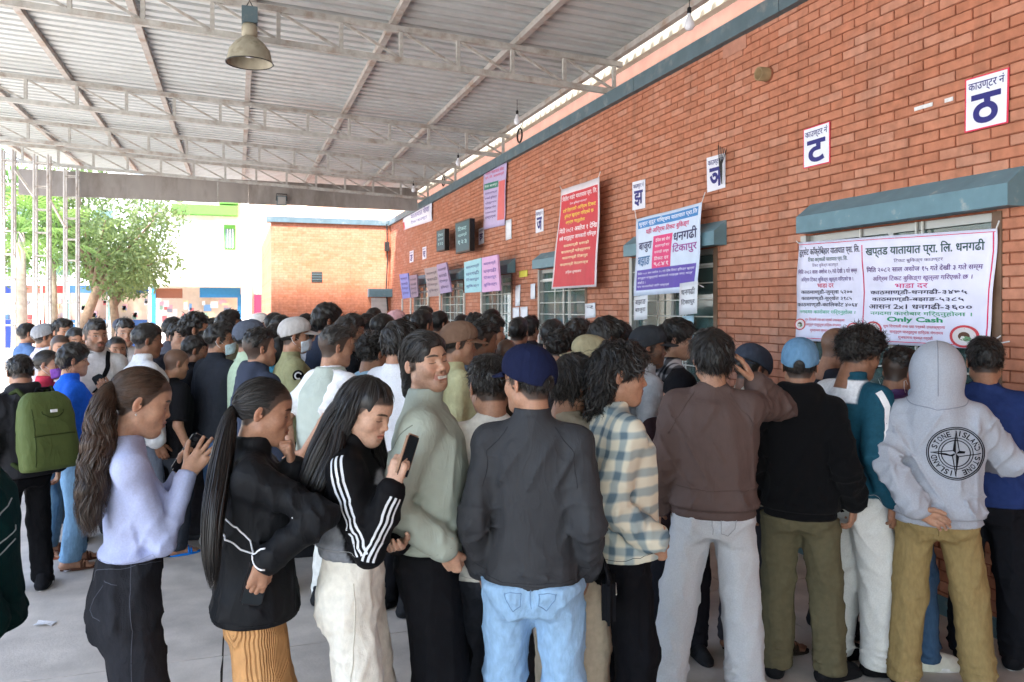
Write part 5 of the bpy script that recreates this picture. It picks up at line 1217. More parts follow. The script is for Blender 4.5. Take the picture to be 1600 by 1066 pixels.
r21 = person('man in khaki cap facing left with a phone at his chin, black leather jacket', 925, 262, 530, -82, dict(kind='jacket', mat=VCLOTH, cols=((34, 29, 30), (178, 200, 224)), hem=.87, loose=.03, collar='shirt', paint=lambda P, r: sst(.08, .07, np.abs(P[:, 0])) * sst(.045, .055, P[:, 1]) * sst(.08, .09, armdist(P, r))), dict(mat=JBLK, fit='reg'), hair='short', tone='e', cap=(150, 140, 112), stubble=.45, lh=(-.05, .20, 1.40), lpole=(-.6, 0, -1), lhand='hold', ldir=(.1, .12, 1), lpalm=(.4, -1, 0), hp=2)
phone('pale blue phone held to the chin of the man in the khaki cap', r21, 1, (0, .03, .085), Rx(R_(-55)), (150, 190, 226))
Q_ = dict
def jk(rgb, **k): d = dict(kind='jacket', mat=fab(rgb), hem=.84, loose=.035, collar='stand'); d.update(k); return d
def tr(rgb, **k): d = dict(mat=fab(rgb), fit='reg'); d.update(k); return d
person('man with long dark hair and dark jacket in front of the purple banner notices', 943, 238, 500, 62, jk((38, 38, 44)), tr((40, 40, 46)), hair='mop', tone='c', hp=8)
person('dark-haired man in black top behind the long-haired man near the window grille', 968, 222, 507, 40, jk((30, 30, 36)), tr((40, 40, 46)), hair='short', tone='c')
person('man with thick black hair and grey top, just right of the navy cap', 872, 236, 517, 42, jk((96, 96, 100)), tr((40, 40, 46)), hair='curly', tone='c', hp=16)
person('dark-haired man in maroon top turned away beneath the red banner', 862, 205, 502, 28, jk((84, 40, 46)), tr((50, 50, 56)), hair='short', tone='b', hp=6)
person('man in black shirt with curly hair near the pier right of the red banner', 903, 214, 504, 32, jk((36, 36, 42)), tr((40, 40, 46)), hair='curly', tone='c')
person('man with round cropped head left of the white notices', 810, 178, 499, 18, jk((46, 48, 56)), tr((50, 50, 56)), hair='short', tone='c')
person('balding man in brown jacket just above the navy cap', 790, 226, 530, 10, jk((70, 58, 48)), tr((50, 50, 56)), hair='buzz', tone='c', hp=20, scalp=.75)
person('man in dark top looking right, above the grey blue jacket', 766, 196, 497, 75, jk((50, 50, 58)), tr((50, 50, 56)), hair='curly', tone='b')
person('man in glasses and slate blue jacket behind the pale yellow jacket', 748, 232, 505, 66, jk((92, 102, 116), loose=.045), tr((52, 54, 62)), hair='fade', tone='d', hp=8)
person('man in brown cap and pale yellow-green jacket with shoulder strap', 712, 246, 508, 80, jk((196, 194, 152), loose=.05, collar='shirt'), tr((60, 60, 60)), hair='short', tone='b', cap=(124, 98, 82), hp=6)
person('man in white sweatshirt and black trousers left of the smiling man', 622, 255, 506, 46, dict(kind='sweater', mat=fab((222, 222, 226), kind='knit'), hem=.88, loose=.035, collar='crew', rib=True), tr((32, 32, 36)), hair='mop', tone='b', hp=4, hy=12)
person('man with curly hair in light blue shirt with white collar', 578, 240, 525, 26, dict(kind='shirt', mat=fab((176, 208, 226)), hem=.84, loose=.03, collar='shirt'), tr((60, 62, 70)), hair='curly', tone='b', hp=12, hy=20)
person('person in bright pink top behind the curly-haired man in light blue', 604, 205, 520, 60, jk((216, 84, 128)), tr((60, 62, 70)), hair='long', tone='b', fem=True, hp=10, face='f', eyes='down')
person('man in dark navy jacket with head bowed near the far shutter', 588, 190, 491, 55, jk((50, 54, 66)), tr((50, 50, 58)), hair='short', tone='a', hp=26)
person('person in pale pink patterned cap beyond the bowed man', 618, 128, 488, 60, jk((150, 140, 140)), tr((70, 70, 76)), hair='short', tone='b', cap=(226, 178, 182))
r12 = person('man in pale grey green vest over white short sleeves, hands clasped behind his back', 520, 252, 513, 58, dict(kind='shirt', mat=fab((232, 232, 234)), hem=.86, loose=.045, collar='shirt', sleeve=.42), tr((222, 220, 212), fit='loose'), hair='fade', tone='b', hp=4, hy=8, build=1.1, rh=(.07, -.24, .98), lh=(-.05, -.25, .97), rpole=(1, -.6, 0), lpole=(-1, -.6, 0), rdir=(-.6, -.1, -.6), ldir=(.6, -.1, -.6), rpalm=(0, -1, 0), lpalm=(0, -1, 0), rhand='grip', lhand='grip', hairmat=HAIRG)
# his vest: a second layer
vF = Field((-.28, -.25, .80), (.28, .25, 1.50), .0125); vF.loft((0, 0, .95), np.eye(3), [-.10, .0, .10, .25, .36, .43, .485, .52], [.236, .236, .232, .24, .205, .165, .10, .082], [.20, .198, .195, .195, .182, .13, .088, .08], [0, 0, 0, .004, -.002, -.012, -.018, -.016], 2.4, .02)
for sd in (-1, 1): vF.ell((sd * .255, -.005, 1.36), (.075, .13, .115), .02, op='-')
vF.disp(lambda P: .004 * noise3(P, 9, 4) + .003 * (1 - 2 * np.abs(noise3(P * (1, 1, 1.8), 17, 5))), .04); V, Q = vF.nets(); link('vest', mesh('vest', V, Q, fab((172, 180, 170), kind='shell'), True), r12['root'])
person('bearded man in black shirt in front of the far brick wall', 545, 212, 496, 74, dict(kind='tee', mat=BLK, hem=.84, loose=.03, collar='crew'), tr((44, 46, 52)), hair='quiff', tone='c', beard=.85, mous=.8)
person('tall man in dark blue jacket standing above the crowd at the far brick wall', 510, 190, 478, 68, jk((52, 58, 74)), tr((44, 46, 52)), hair='mop', tone='c', hp=-2)
r15 = person('man in pale grey cap and white face mask, olive shirt with round sleeve patch', 458, 206, 501, 82, dict(kind='shirt', mat=fab((150, 148, 112)), hem=.84, loose=.045, collar='shirt'), tr((60, 60, 52)), hair='short', tone='b', cap=(188, 184, 182), mask=(212, 222, 234), hp=2, rh=(.15, .26, 1.12), rpole=(.6, -.5, -1))
sd, sh, el, wr = r15['arms'][0]; Pp = r15['F'].snap(np.array([sh + (el - sh) * .22 + (.12, 0, .02)]), .002)[0]
o = MB().lathe([(.0001, .004), (.036, .003), (.04, 0)], 20).build('patch', BLK, r15['top']); o.matrix_local = Matrix.Translation(Pp) @ Matrix.Rotation(R_(90), 4, 'Y'); 
o2 = MB().tube([(.0, .022 * math.cos(a), .022 * math.sin(a)) for a in np.linspace(.4, 5.2, 14)], .005, 6).build('patch_mark', WHT, r15['top']); o2.matrix_local = Matrix.Translation(Pp + np.array([.005, 0, 0]))
person('man in navy hooded sweatshirt with short black hair', 405, 240, 517, 66, dict(kind='hoodie', mat=fab((58, 64, 80), kind='knit'), hem=.86, loose=.04, collar='hood'), tr((50, 52, 60)), hair='fade', tone='b', hp=-4)
person('person in pale green shirt and dark grey cap behind the navy hooded man', 388, 205, 505, 72, jk((176, 194, 168)), tr((60, 62, 66)), hair='short', tone='c', cap=(88, 94, 108))
r18 = person('man in pale blue face mask and black zip jacket, hand raised to his chest', 340, 200, 508, 58, jk((44, 47, 54), collar='stand', loose=.045), tr((74, 106, 148), mat=fab((74, 106, 148), kind='denim')), hair='quiff', tone='c', mask=(196, 222, 232), hy=26, hp=2, rh=(.02, .26, 1.26), rpole=(.5, -.3, -1), rhand='grip', rdir=(-.5, .1, .8), rpalm=(0, -1, .2), shoes=('sneaker', (236, 232, 224)), sole=(245, 245, 245))
phone('dark phone held to his chest by the man in the pale blue mask', r18, 0, (0, .03, .085), Rz(R_(0)), (70, 66, 70))
person('person in cream jacket mostly hidden behind the masked man', 322, 186, 518, 70, jk((218, 208, 190), loose=.05), tr((112, 100, 86)), hair='short', tone='b', shoes=('shoe', (70, 70, 70)))
person('shaven-headed man in black T-shirt and dark trousers with blue slippers', 270, 206, 546, 66, dict(kind='tee', mat=fab((30, 30, 33)), hem=.82, loose=.04, collar='crew', sleeve=.45), tr((50, 54, 62)), hair='buzz', tone='b', hp=12, scalp=.68, shoes=('sandal', (30, 120, 210)), lh=(-.1, .2, .95))
person('dark-haired man in black shirt leaning past the shaven-headed man', 300, 192, 527, 80, jk((34, 34, 38)), tr((66, 62, 66)), hair='short', tone='b', hp=8, stubble=.5, shoes=('shoe', (90, 90, 92)))
person('man in white jacket with short cropped hair, left of the shaven-headed man', 226, 208, 508, 78, jk((214, 216, 220), loose=.05), tr((120, 130, 150)), hair='short', tone='d', hp=6, build=1.1)
r23 = person('bearded man in off-white hooded jacket with black strap, facing the camera', 148, 192, 503, 168, dict(kind='hoodie', mat=fab((208, 206, 204)), hem=.85, loose=.05, collar='hood'), tr((70, 72, 80)), hair='quiff', tone='b', hy=-12, beard=.9, mous=.85, lh=(-.03, .27, 1.15), lpole=(-.7, 0, -1), lhand='hold', ldir=(.35, .35, .5), lpalm=(.3, -.6, .8), rh=(.1, .22, 1.1))
band_on(r23['F'], [(-.10, .02, 1.47), (-.07, .15, 1.36), (0, .18, 1.2), (.10, .18, 1.05)], 0, .035, BLK, 'bag_strap', r23['top'], .004)
phone('black phone in the hand of the bearded man in off-white', r23, 1, (0, .03, .09), Rx(R_(-30)), (28, 28, 30))
person('youth in bright blue zip jacket, faded jeans and brown sandals', 112, 217, 540, 78, jk((34, 92, 200), loose=.04), tr((0, 0, 0), mat=fab((112, 146, 176), kind='denim'), fit='loose', hemz=.07), hair='mop', tone='b', hp=2, shoes=('sandal', (92, 62, 50)), toe=(14, 0), feet=((.1, -.03), (-.1, .05)))
person('woman in purple face mask and red scarf beside the green backpack', 72, 208, 548, 105, jk((188, 60, 80)), tr((130, 160, 180)), hair='tight', tone='b', fem=True, mask=(152, 98, 196), face='f', hp=4, shoes=('sandal', (150, 90, 70)))
r26 = person('person in black hooded jacket and black trousers wearing the green backpack', 38, 240, 556, -26, dict(kind='hoodie', mat=fab((36, 36, 40), kind='shell'), hem=.84, loose=.045, collar='hood'), tr((24, 24, 27)), hair='short', tone='b', hp=24, hy=20, lean=5, shoes=('sneaker', (30, 30, 34)), sole=(236, 236, 236), feet=((.13, .0), (-.1, .12)), toe=(40, 0))
person('person in dark green jacket with grey piping cut off by the left edge', -72, 460, 600, 75, dict(kind='jacket', mat=fab((18, 46, 44)), hem=.82, loose=.075, collar='stand'), tr((20, 20, 24)), hair='short', tone='b', H=1.62, build=1.1, rhand=None, lhand=None)
r27 = people[-1]
for zz in (0, -.10, -.15): line_on(r27['F'], r27, [(.30, -.14, 1.17 + zz), (.27, .0, 1.20 + zz), (.22, .15, 1.28 + zz)], .0028, fab((150, 158, 156)), 'piping', r27['top'])
# green backpack on that person
bp_ = empty('backpack', (0, 0, 0), 0, 'olive green backpack with top handle on the person in black', 'backpack'); bp_.matrix_world = r26['root'].matrix_basis @ Matrix.Translation((.02, -.262, 1.18)) @ Matrix.Rotation(R_(-5), 4, 'X')
OG = fab((78, 90, 50), kind='shell'); OD = fab((50, 60, 34))
BF = Field((-.24, -.16, -.32), (.24, .16, .32), .01); BF.loft((0, 0, 0), np.eye(3), [-.27, -.25, -.1, .1, .2, .255, .275], [.165, .185, .19, .185, .165, .13, .09], [.075, .10, .115, .105, .085, .06, .04], [-.0, -.01, -.015, -.005, .01, .03, .035], 3.2, .02); BF.disp(lambda P: .005 * noise3(P, 8, 9) + .003 * (1 - 2 * np.abs(noise3(P, 15, 2))), .04)
V, Q = BF.nets(); link('pack_body', mesh('pack_body', V, Q, OG, True), bp_)
MB().tube([tuple(p) for p in BF.snap(np.array([(x, -.145, -.02) for x in np.linspace(-.15, .15, 30)] + []), .002)], .004, 6).build('zip', OD, bp_, True)
MB().tube([tuple(p) for p in BF.snap(np.array([(-.14, -.14, z) for z in np.linspace(.2, -.24, 30)]), .001)], .003, 6).build('seam', OD, bp_, True)
MB().tube([tuple(p) for p in BF.snap(np.array([(.075 * math.cos(a), -.14, .16 + .055 * math.sin(a)) for a in np.linspace(math.pi, 2 * math.pi, 20)]), .002)], .004, 6).build('seam', OD, bp_, True)
MB().tube([(-.05, .03, .262), (-.045, .02, .30), (.045, .02, .30), (.05, .03, .262)], .010, 8).build('handle', BLK, bp_, True)
for sd in (-1, 1): MB().tube([(sd * .10, .06, .24), (sd * .115, .14, .30), (sd * .12, .24, .27), (sd * .13, .33, .14), (sd * .14, .33, -.05), (sd * .15, .20, -.2), (sd * .15, .08, -.24)], .016, 8).build('shoulder_strap', OD, bp_, True)
MB().box(-.022, .022, -.115, -.105, .13, .15).build('badge', WHT, bp_)
# ---- farther heads between the near ones
far = [
 ('person in blue jacket by the lattice posts at the left', 42, 507, 130, 70, (84, 110, 150), 'short', 'b', {}),
 ('man in grey cap and lavender shirt near the lattice posts', 68, 510, 150, 75, (186, 178, 196), 'short', 'c', dict(cap=(150, 152, 156))),
 ('person in white top with tousled dark hair left of the bearded man', 98, 502, 150, 150, (220, 220, 222), 'curly', 'b', {}),
 ('man with receding hair facing the camera left of the blue jacket', 93, 524, 178, 160, (200, 196, 200), 'buzz', 'b', {}),
 ('person in black with a side parting squeezed left of the bearded man', 118, 515, 176, 165, (60, 60, 66), 'short', 'b', {}),
 ('man in dark cap far behind the bearded man', 190, 500, 110, 80, (200, 200, 204), 'short', 'b', dict(cap=(80, 84, 96))),
 ('young man facing the camera left of the man in the white jacket', 196, 502, 168, 172, (224, 222, 222), 'quiff', 'a', {}),
 ('woman with dark hair facing the camera low beside the bearded man', 182, 528, 180, 165, (50, 50, 56), 'long', 'b', dict(fem=True, face='f')),
 ('dark-haired person in dark top right of the man in the white jacket', 270, 498, 150, 60, (70, 70, 78), 'short', 'b', {}),
 ('smiling youth in black facing the camera behind the shaven-headed man', 280, 507, 176, 155, (44, 44, 50), 'curly', 'a', {}),
 ('man with thick wavy hair in dark shirt looking right past the shop front', 304, 493, 186, 85, (70, 66, 72), 'curly', 'b', dict(stubble=.5)),
 ('person with black hair in grey top above the masked man', 333, 499, 140, 40, (110, 110, 116), 'short', 'b', {}),
 ('man in olive shirt with swept hair behind the masked man', 356, 489, 168, 70, (128, 124, 98), 'quiff', 'c', {}),
 ('person in dark brown top behind the man in the olive shirt', 368, 499, 118, 60, (84, 70, 60), 'short', 'b', {}),
 ('person in white cap near the far wall corner', 403, 492, 122, 80, (214, 208, 200), 'short', 'b', dict(cap=(228, 224, 220))),
 ('person in white shirt with black hair left of the far brick wall', 427, 491, 140, 60, (214, 216, 222), 'short', 'b', {}),
 ('person in dark blue at the left corner of the far brick wall', 437, 495, 150, 70, (60, 66, 84), 'short', 'b', {}),
 ('dark-haired person in grey blue before the roller shutter', 573, 492, 150, 30, (90, 100, 118), 'short', 'b', {}),
 ('person with black hair right under the far shutter hood', 583, 483, 120, 40, (60, 60, 70), 'short', 'b', {}),
 ('person in dark shirt left of the tilted price boards', 640, 497, 160, 70, (56, 54, 60), 'curly', 'b', {}),
 ('tall dark-haired man in brown collar beneath the tilted boards', 657, 487, 178, 40, (96, 82, 60), 'short', 'c', {}),
 ('person with black hair beneath the second window grille', 664, 481, 130, 60, (66, 60, 62), 'short', 'c', {}),
 ('person in navy top with cropped hair beneath the screens', 686, 489, 150, 50, (56, 60, 76), 'short', 'b', {}),
 ('person with round black hair right of the brown cap', 722, 494, 140, 25, (50, 50, 56), 'short', 'b', {}),
 ('dark-haired person beneath the pair of coloured boards', 741, 493, 150, 30, (60, 60, 64), 'curly', 'b', {}),
 ('person with short black hair at the fourth window grille', 768, 486, 140, 45, (54, 56, 66), 'short', 'c', {}),
 ('person in black far back beneath the notices on the wall', 828, 497, 150, 30, (44, 44, 50), 'mop', 'b', {}),
 ('person in grey hood at the back behind the navy hooded man', 432, 508, 165, 60, (120, 124, 130), 'short', 'b', {}),
 ('person in cyan scarf just left of the masked man in the pale cap', 440, 528, 185, 40, (90, 176, 206), 'long', 'b', dict(fem=True, face='f')),
 ('person with cropped hair and pale shirt left of the vest', 487, 505, 150, 60, (206, 208, 214), 'short', 'b', {}),
 ('person in dark coat far behind the tall man at the far wall', 478, 492, 110, 70, (70, 66, 70), 'short', 'b', {}),
]
for (lb, u, tp_, s_, ph, col, hk, tn, kw) in far:
    fm = kw.get('fem')
    person(lb, u, s_, tp_, ph, jk(col, collar='stand' if u % 2 else 'shirt'), tr([(48, 50, 58), (74, 84, 104), (92, 86, 76), (40, 40, 44)][u % 4]), hair=hk, tone=tn, group='people at the back of the crowd', hp=(u * 7) % 14 - 2, **kw)
# ================================================================ notices, banners and boards on the wall
import re
def shape_dev(s): return re.sub(r'((?:[क-ह]्)*[क-ह])ि', r'ि\1', s)
_txt = {}
def text_geo(s, bold=0.0):
    k = (s, bold)
    if k in _txt: return _txt[k]
    c = bpy.data.curves.new('lettering', 'FONT'); c.body = shape_dev(s); c.size = 1; c.offset = bold; c.resolution_u = 3
    o = bpy.data.objects.new('lettering', c); me = bpy.data.meshes.new_from_object(o)
    V = np.zeros(len(me.vertices) * 3, f32); me.vertices.foreach_get('co', V); V = V.reshape(-1, 3); Fc = [tuple(p.vertices) for p in me.polygons]
    bpy.data.objects.remove(o); bpy.data.curves.remove(c); bpy.data.meshes.remove(me)
    V[:, :2] -= V[:, :2].min(0); e = V[:, :2].max(0); V[:, :2] /= np.maximum(e, 1e-6); _txt[k] = (V, Fc); return _txt[k]
def INK(rgb): return plain('ink_%d_%d_%d' % rgb, S(*rgb), .5)
class Panel:
    """a flat or gently waving sheet spanned by four corners (top left, top right, bottom right, bottom left)"""
    def __init__(s, name, label, cat, corners, col, wave=0.0, group=None, thick=.003, nu=14, nv=14, seed=0, sheen=.45):
        s.c = [np.array(p, float) for p in corners]; s.wave = wave; s.seed = seed
        n = np.cross(s.c[1] - s.c[0], s.c[3] - s.c[0]); s.n = n / np.linalg.norm(n)
        if s.n @ (np.array([0, 0, CAMZ]) - s.c[0]) < 0: s.n = -s.n
        s.e = empty(name, tuple(s.c[3]), 0, label, cat, group); s.off = -s.c[3]
        g = [(i / nu, j / nv) for j in range(nv + 1) for i in range(nu + 1)]; P = s.at(np.array(g), 0) + s.off; B = s.at(np.array(g), -thick) + s.off; m = len(P)
        Fq = []
        for j in range(nv):
            for i in range(nu):
                a = j * (nu + 1) + i; Fq.append((a, a + 1, a + nu + 2, a + nu + 1)); Fq.append((a + m, a + nu + 1 + m, a + nu + 2 + m, a + 1 + m))
        rim = [i for i in range(nu + 1)] + [j * (nu + 1) + nu for j in range(1, nv + 1)] + [nv * (nu + 1) + i for i in range(nu - 1, -1, -1)] + [j * (nu + 1) for j in range(nv - 1, 0, -1)]
        for p, q in zip(rim, rim[1:] + rim[:1]): Fq.append((p, p + m, q + m, q))
        s.o = link('sheet', mesh('sheet', np.concatenate([P, B]), Fq, plain('print_%d_%d_%d' % col, S(*col), sheen), wave > 0), s.e)
    def at(s, ab, h):
        a = ab[:, :1]; b = ab[:, 1:2]; P = (s.c[3] * (1 - a) + s.c[2] * a) * (1 - b) + (s.c[0] * (1 - a) + s.c[1] * a) * b
        w = s.wave * (np.sin(a * 7 + b * 4 + s.seed) * .5 + np.sin(b * 9 - a * 5 + s.seed * 2) * .35 + np.sin(a * 15 + s.seed) * .2)
        return P + s.n * (w + h)
    def rect(s, a0, a1, b0, b1, col, h=.0015, name='print', nu=10, nv=6):
        g = np.array([(a0 + (a1 - a0) * i / nu, b0 + (b1 - b0) * j / nv) for j in range(nv + 1) for i in range(nu + 1)]); P = s.at(g, h) + s.off
        Fq = [(j * (nu + 1) + i, j * (nu + 1) + i + 1, (j + 1) * (nu + 1) + i + 1, (j + 1) * (nu + 1) + i) for j in range(nv) for i in range(nu)]
        return link(name, mesh(name, P, Fq, INK(col)), s.e)
    def text(s, t, a0, a1, b0, b1, col, bold=.0, h=.003):
        V, Fc = text_geo(t, bold); ab = np.stack([a0 + (a1 - a0) * V[:, 0], b0 + (b1 - b0) * V[:, 1]], 1)
        return link('lettering', mesh('lettering', s.at(ab, h) + s.off, Fc, INK(col)), s.e)
    def disc(s, a, b, ra, rb, col, h=.002, n=24, name='emblem'):
        g = np.array([(a + ra * math.cos(2 * math.pi * i / n), b + rb * math.sin(2 * math.pi * i / n)) for i in range(n)]); return link(name, mesh(name, s.at(g, h) + s.off, [tuple(range(n))], INK(col)), s.e)
    def tie(s, a, b, d):
        p = s.at(np.array([[a, b]]), .0)[0] + s.off; return MB().tube([tuple(p), tuple(p + np.array(d))], .004, 5).build('tie', WHT, s.e)
def wallp(pts, X): return [atX(u, v, X) for u, v in pts]
NAVY = (44, 42, 120)
def counter(label, pts, ch, red=True, sm=True):
    p = Panel('counter_sign', label, 'sign', wallp(pts, W - .008), (222, 52, 84) if red else (228, 228, 240), group='counter letter signs', nu=1, nv=1)
    if red: p.rect(.035, .965, .025, .975, (232, 234, 246), .0012)
    p.text('काउण्टर नं', .09, .91, .70, .93, NAVY, .01); p.text(ch, .16, .84, .10, .66, NAVY, .03); return p
counter('largest white counter sign with letter, right of the wall', [(1508, 125), (1577, 105), (1575, 192), (1507, 208)], 'ठ')
counter('white counter sign with open curved letter above the brick pier', [(1255, 203), (1297, 189), (1297, 254), (1255, 264)], 'ट')
counter('white counter sign with dark twigs over its corner', [(1104, 247), (1133, 239), (1133, 293), (1105, 301)], 'ञ', False)
counter('white counter sign just above the blue and purple banner', [(988, 285), (1008, 280), (1008, 325), (988, 329)], 'झ', False)
counter('small white counter sign left of the red banner', [(837, 329), (849, 326), (849, 361), (837, 365)], 'ज', False)
counter('small white counter sign left of the tall lilac banner', [(748, 358), (756, 355), (756, 380), (748, 383)], 'छ', False)
counter('tiny white counter sign below the dark screens, nearer one', [(660, 387), (666, 385), (666, 404), (660, 406)], 'च', False)
counter('tiny white counter sign farthest along the wall', [(640, 393), (646, 391), (646, 409), (640, 411)], 'ङ', False)
tw = empty('dry_twigs', atX(1133, 247, W - .03), 0, 'dark dry twigs stuck behind the corner of a counter sign', 'twigs')
for i in range(5): MB().tube([(0, .05, -.22), (-.02, .02 + .01 * i, -.05), (-.03, .03 * (i - 2), .06 + .015 * i)], .004, 5).build('twig', M['black'], tw)
# two-panel white banner over the nearest window
WHB = (226, 224, 246)
pA = Panel('banner', 'wide white fare banner with red borders across the nearest window', 'banner', wallp([(1246, 379), (1556, 357), (1546, 546), (1246, 532)], W - .035), WHB, .02, nu=24, nv=16, seed=1)
RD, GN, BKT, PK = (200, 40, 84), (40, 150, 104), (40, 36, 66), (206, 70, 128)
for (a, b, c, d) in ((.0, .995, .972, .978), (.405, .411, .03, .93), (.985, .99, .03, .975)): pA.rect(a, b, c, d, (214, 40, 92), .0016, 'border')
pA.rect(.0, .985, .025, .031, (214, 40, 92), .0016, 'border')
rows = [('टुर्सेट काँक्रेबिहार यातायात प्रा. लि.', .01, .395, .845, .945, BKT, .012), ('टिका कर्णाली यातायात प्रा. लि.', .07, .32, .785, .845, (60, 92, 90), .01), ('टिकट बुकिङ्ग काउण्टर', .10, .26, .735, .78, (110, 90, 130), 0), ('मिति २०८२ साल असोज १५ गते देखी ३ गते सम्म', .01, .375, .66, .725, PK[:0] or (92, 54, 120), .008), ('अग्रिम टिकट बुकिङ्ग खुल्ला गरिएको छ ।', .03, .345, .585, .645, (92, 64, 130), .008), ('भाडा दर', .13, .225, .53, .575, RD, .012),
 ('काठमाण्डौ-जुम्ला ५२००', .03, .335, .46, .52, BKT, .014), ('काठमाण्डौ-सुर्खेत ३१८५', .03, .335, .40, .455, BKT, .014), ('काठमाण्डौ-कालिकोट ४०६४', .005, .37, .335, .395, BKT, .014), ('नगदमा कारोबार गर्दिनुहोला ।', .02, .36, .265, .32, (72, 176, 140), .008), ('शुभ दिपावली तथा छठ पर्वको उपलक्ष्यमा', .06, .30, .195, .235, RD, .004), ('सम्पूर्ण यात्रुहरुमा हार्दिक मंगलमय', .07, .28, .145, .185, RD, .004), ('शुभकामना व्यक्त गर्दछौं', .10, .25, .09, .13, RD, .004),
 ('खप्तड यातायात प्रा. लि. धनगढी', .43, .955, .80, .925, (40, 74, 74), .016), ('टिकट बुकिङ्ग काउण्टर', .57, .79, .745, .79, (84, 60, 110), 0), ('मिति २०८२ साल असोज १५ गते देखी ३ गते सम्म', .43, .955, .655, .725, (92, 54, 120), .01), ('अग्रिम टिकट बुकिङ्ग खुल्ला गरिएको छ ।', .46, .92, .575, .64, (120, 84, 140), .01), ('भाडा दर', .575, .735, .515, .56, PK, .012),
 ('काठमाण्डौ-धनगढी-३४७५', .445, .91, .45, .51, BKT, .016), ('काठमाण्डौ-बझाङ-५३८५', .455, .90, .39, .445, BKT, .016), ('आसन 2x1 धनगढी-३६००', .44, .93, .325, .385, BKT, .014), ('नगदमा कारोबार गर्दिनुहोला ।', .45, .93, .26, .315, GN, .006), ('Only Cash', .54, .81, .20, .258, GN, .03), ('शुभ दिपावली तथा छठ पर्वको उपलक्ष्यमा', .52, .82, .15, .19, RD, .004), ('सम्पूर्ण यात्रुहरुमा हार्दिक मंगलमय', .55, .81, .10, .14, RD, .004), ('शुभकामना व्यक्त गर्दछौं', .59, .76, .05, .09, RD, .004)]
for (t, a, b, c, d, col, bo) in rows: pA.text(t, a, b, c, d, col, bo)
for (a, b, r) in ((.028, .165, .038), (.355, .13, .042), (.465, .14, .046), (.90, .10, .062)):
    pA.disc(a, b, r, r * 1.55, (204, 60, 70), .0018, name='emblem_ring'); q = r * .8; pA.disc(a, b, q, q * 1.55, (226, 214, 216), .0026, name='emblem_disc')
    for (da, db, k2, col) in ((0, .02, .5, (96, 60, 44)), (.25, -.35, .34, (110, 150, 110)), (-.2, -.3, .3, (226, 222, 214))): pA.disc(a + q * da, b + q * db, q * k2, q * k2 * 1.5, col, .0034, name='emblem_mark')
for (a, b, d) in ((.995, .985, (-.01, -.03, .05)), (.99, .03, (-.02, -.16, .03)), (.99, .03, (-.05, -.13, .06)), (0, .99, (0, .03, .02))): pA.tie(a, b, d)
# red banner
pB = Panel('banner', 'tall red banner with white and yellow lettering', 'banner', wallp([(877, 297), (937, 277), (931, 448), (862, 452)], W - .16), (228, 218, 224), .014, nu=12, nv=18, seed=2)
pB.rect(.03, .97, .02, .94, (204, 52, 66), .0015, nv=14)
for (t, a, b, c, d, col) in (('मिलिट माईट यातायात प्रा. लि.', .06, .95, .86, .925, (240, 236, 240)), ('टिकट बुकिङ्ग काउण्टर', .30, .72, .815, .845, (236, 220, 226)), ('दशै तिहारको अग्रिम टिकट', .10, .93, .75, .80, (238, 214, 80)), ('बुकिङ्ग खुल्ला गरिएको छ', .16, .88, .69, .74, (238, 214, 80)), ('सम्पर्क गर्नुहोला', .22, .70, .63, .675, (238, 214, 80)), ('मिति २०८२ असोज १ देखि', .06, .96, .55, .61, (244, 240, 244)), ('सबै यात्रुहरुमा जानकारी गरिन्छ', .08, .95, .47, .53, (244, 240, 244)), ('काठमाण्डौ धनगढी', .20, .82, .405, .445, (240, 224, 180)), ('काठमाण्डौ महेन्द्रनगर', .15, .86, .345, .385, (240, 224, 180)), ('काठमाण्डौ टिकापुर', .18, .82, .285, .325, (240, 224, 180)), ('काठमाण्डौ नेपालगञ्ज', .14, .84, .22, .26, (240, 224, 180)), ('हार्दिक शुभकामना', .30, .70, .14, .18, (240, 226, 220))): pB.text(t, a, b, c, d, col, .012)
pB.tie(.98, 1, (0, -.05, .06)); pB.tie(.02, 1, (0, .06, .05))
# blue and purple banner
pC = Panel('banner', 'pale blue banner with pink box and purple lower panel', 'banner', wallp([(995, 343), (1097, 316), (1088, 456), (990, 463)], W - .17), (206, 218, 240), .012, nu=16, nv=16, seed=3)
pC.rect(.04, .96, .865, .965, (62, 130, 196), .0015); pC.text('सुन्दर सुदूर पश्चिम यातायात प्रा.लि', .06, .95, .88, .955, (236, 240, 250), .012)
pC.text('यही अग्रिम टिकट बुकिङ्ग', .18, .84, .76, .85, (206, 52, 112), .02); pC.text('बाजुरा', .05, .29, .55, .68, (48, 46, 96), .02); pC.text('धनगढी', .62, .96, .62, .76, (48, 46, 96), .02); pC.text('बझाङ', .04, .27, .37, .50, (60, 110, 160), .02); pC.text('टिकापुर', .62, .96, .46, .60, (150, 70, 150), .02)
pC.rect(.31, .60, .33, .73, (222, 64, 122), .0015)
for i, t in enumerate(('दैनिक बस सेवा', 'काठमाण्डौ बाट', 'धनगढी सम्म', 'टिकट दर', '९८४१')): pC.text(t, .35, .57, .65 - .075 * i, .70 - .075 * i, (240, 220, 232), .01)
pC.rect(.04, .96, .07, .33, (92, 70, 170), .0015)
for i, t in enumerate(('मिति २०८२ साल असोज १५ गते देखि टिकट बुकिङ्ग खुल्ला', 'सम्पूर्ण यात्रुहरुलाई जानकारी गराइन्छ नगद मात्र', 'असोज ।', 'थप जानकारीको लागि सम्पर्क')): pC.text(t, .06, (.94, .92, .2, .6)[i], .26 - .055 * i, .30 - .055 * i, (226, 222, 244), .008)
pC.tie(1, 1, (0, -.05, .08)); pC.tie(0, 1, (0, .03, .10)); pC.tie(.98, .1, (.02, -.1, -.04))
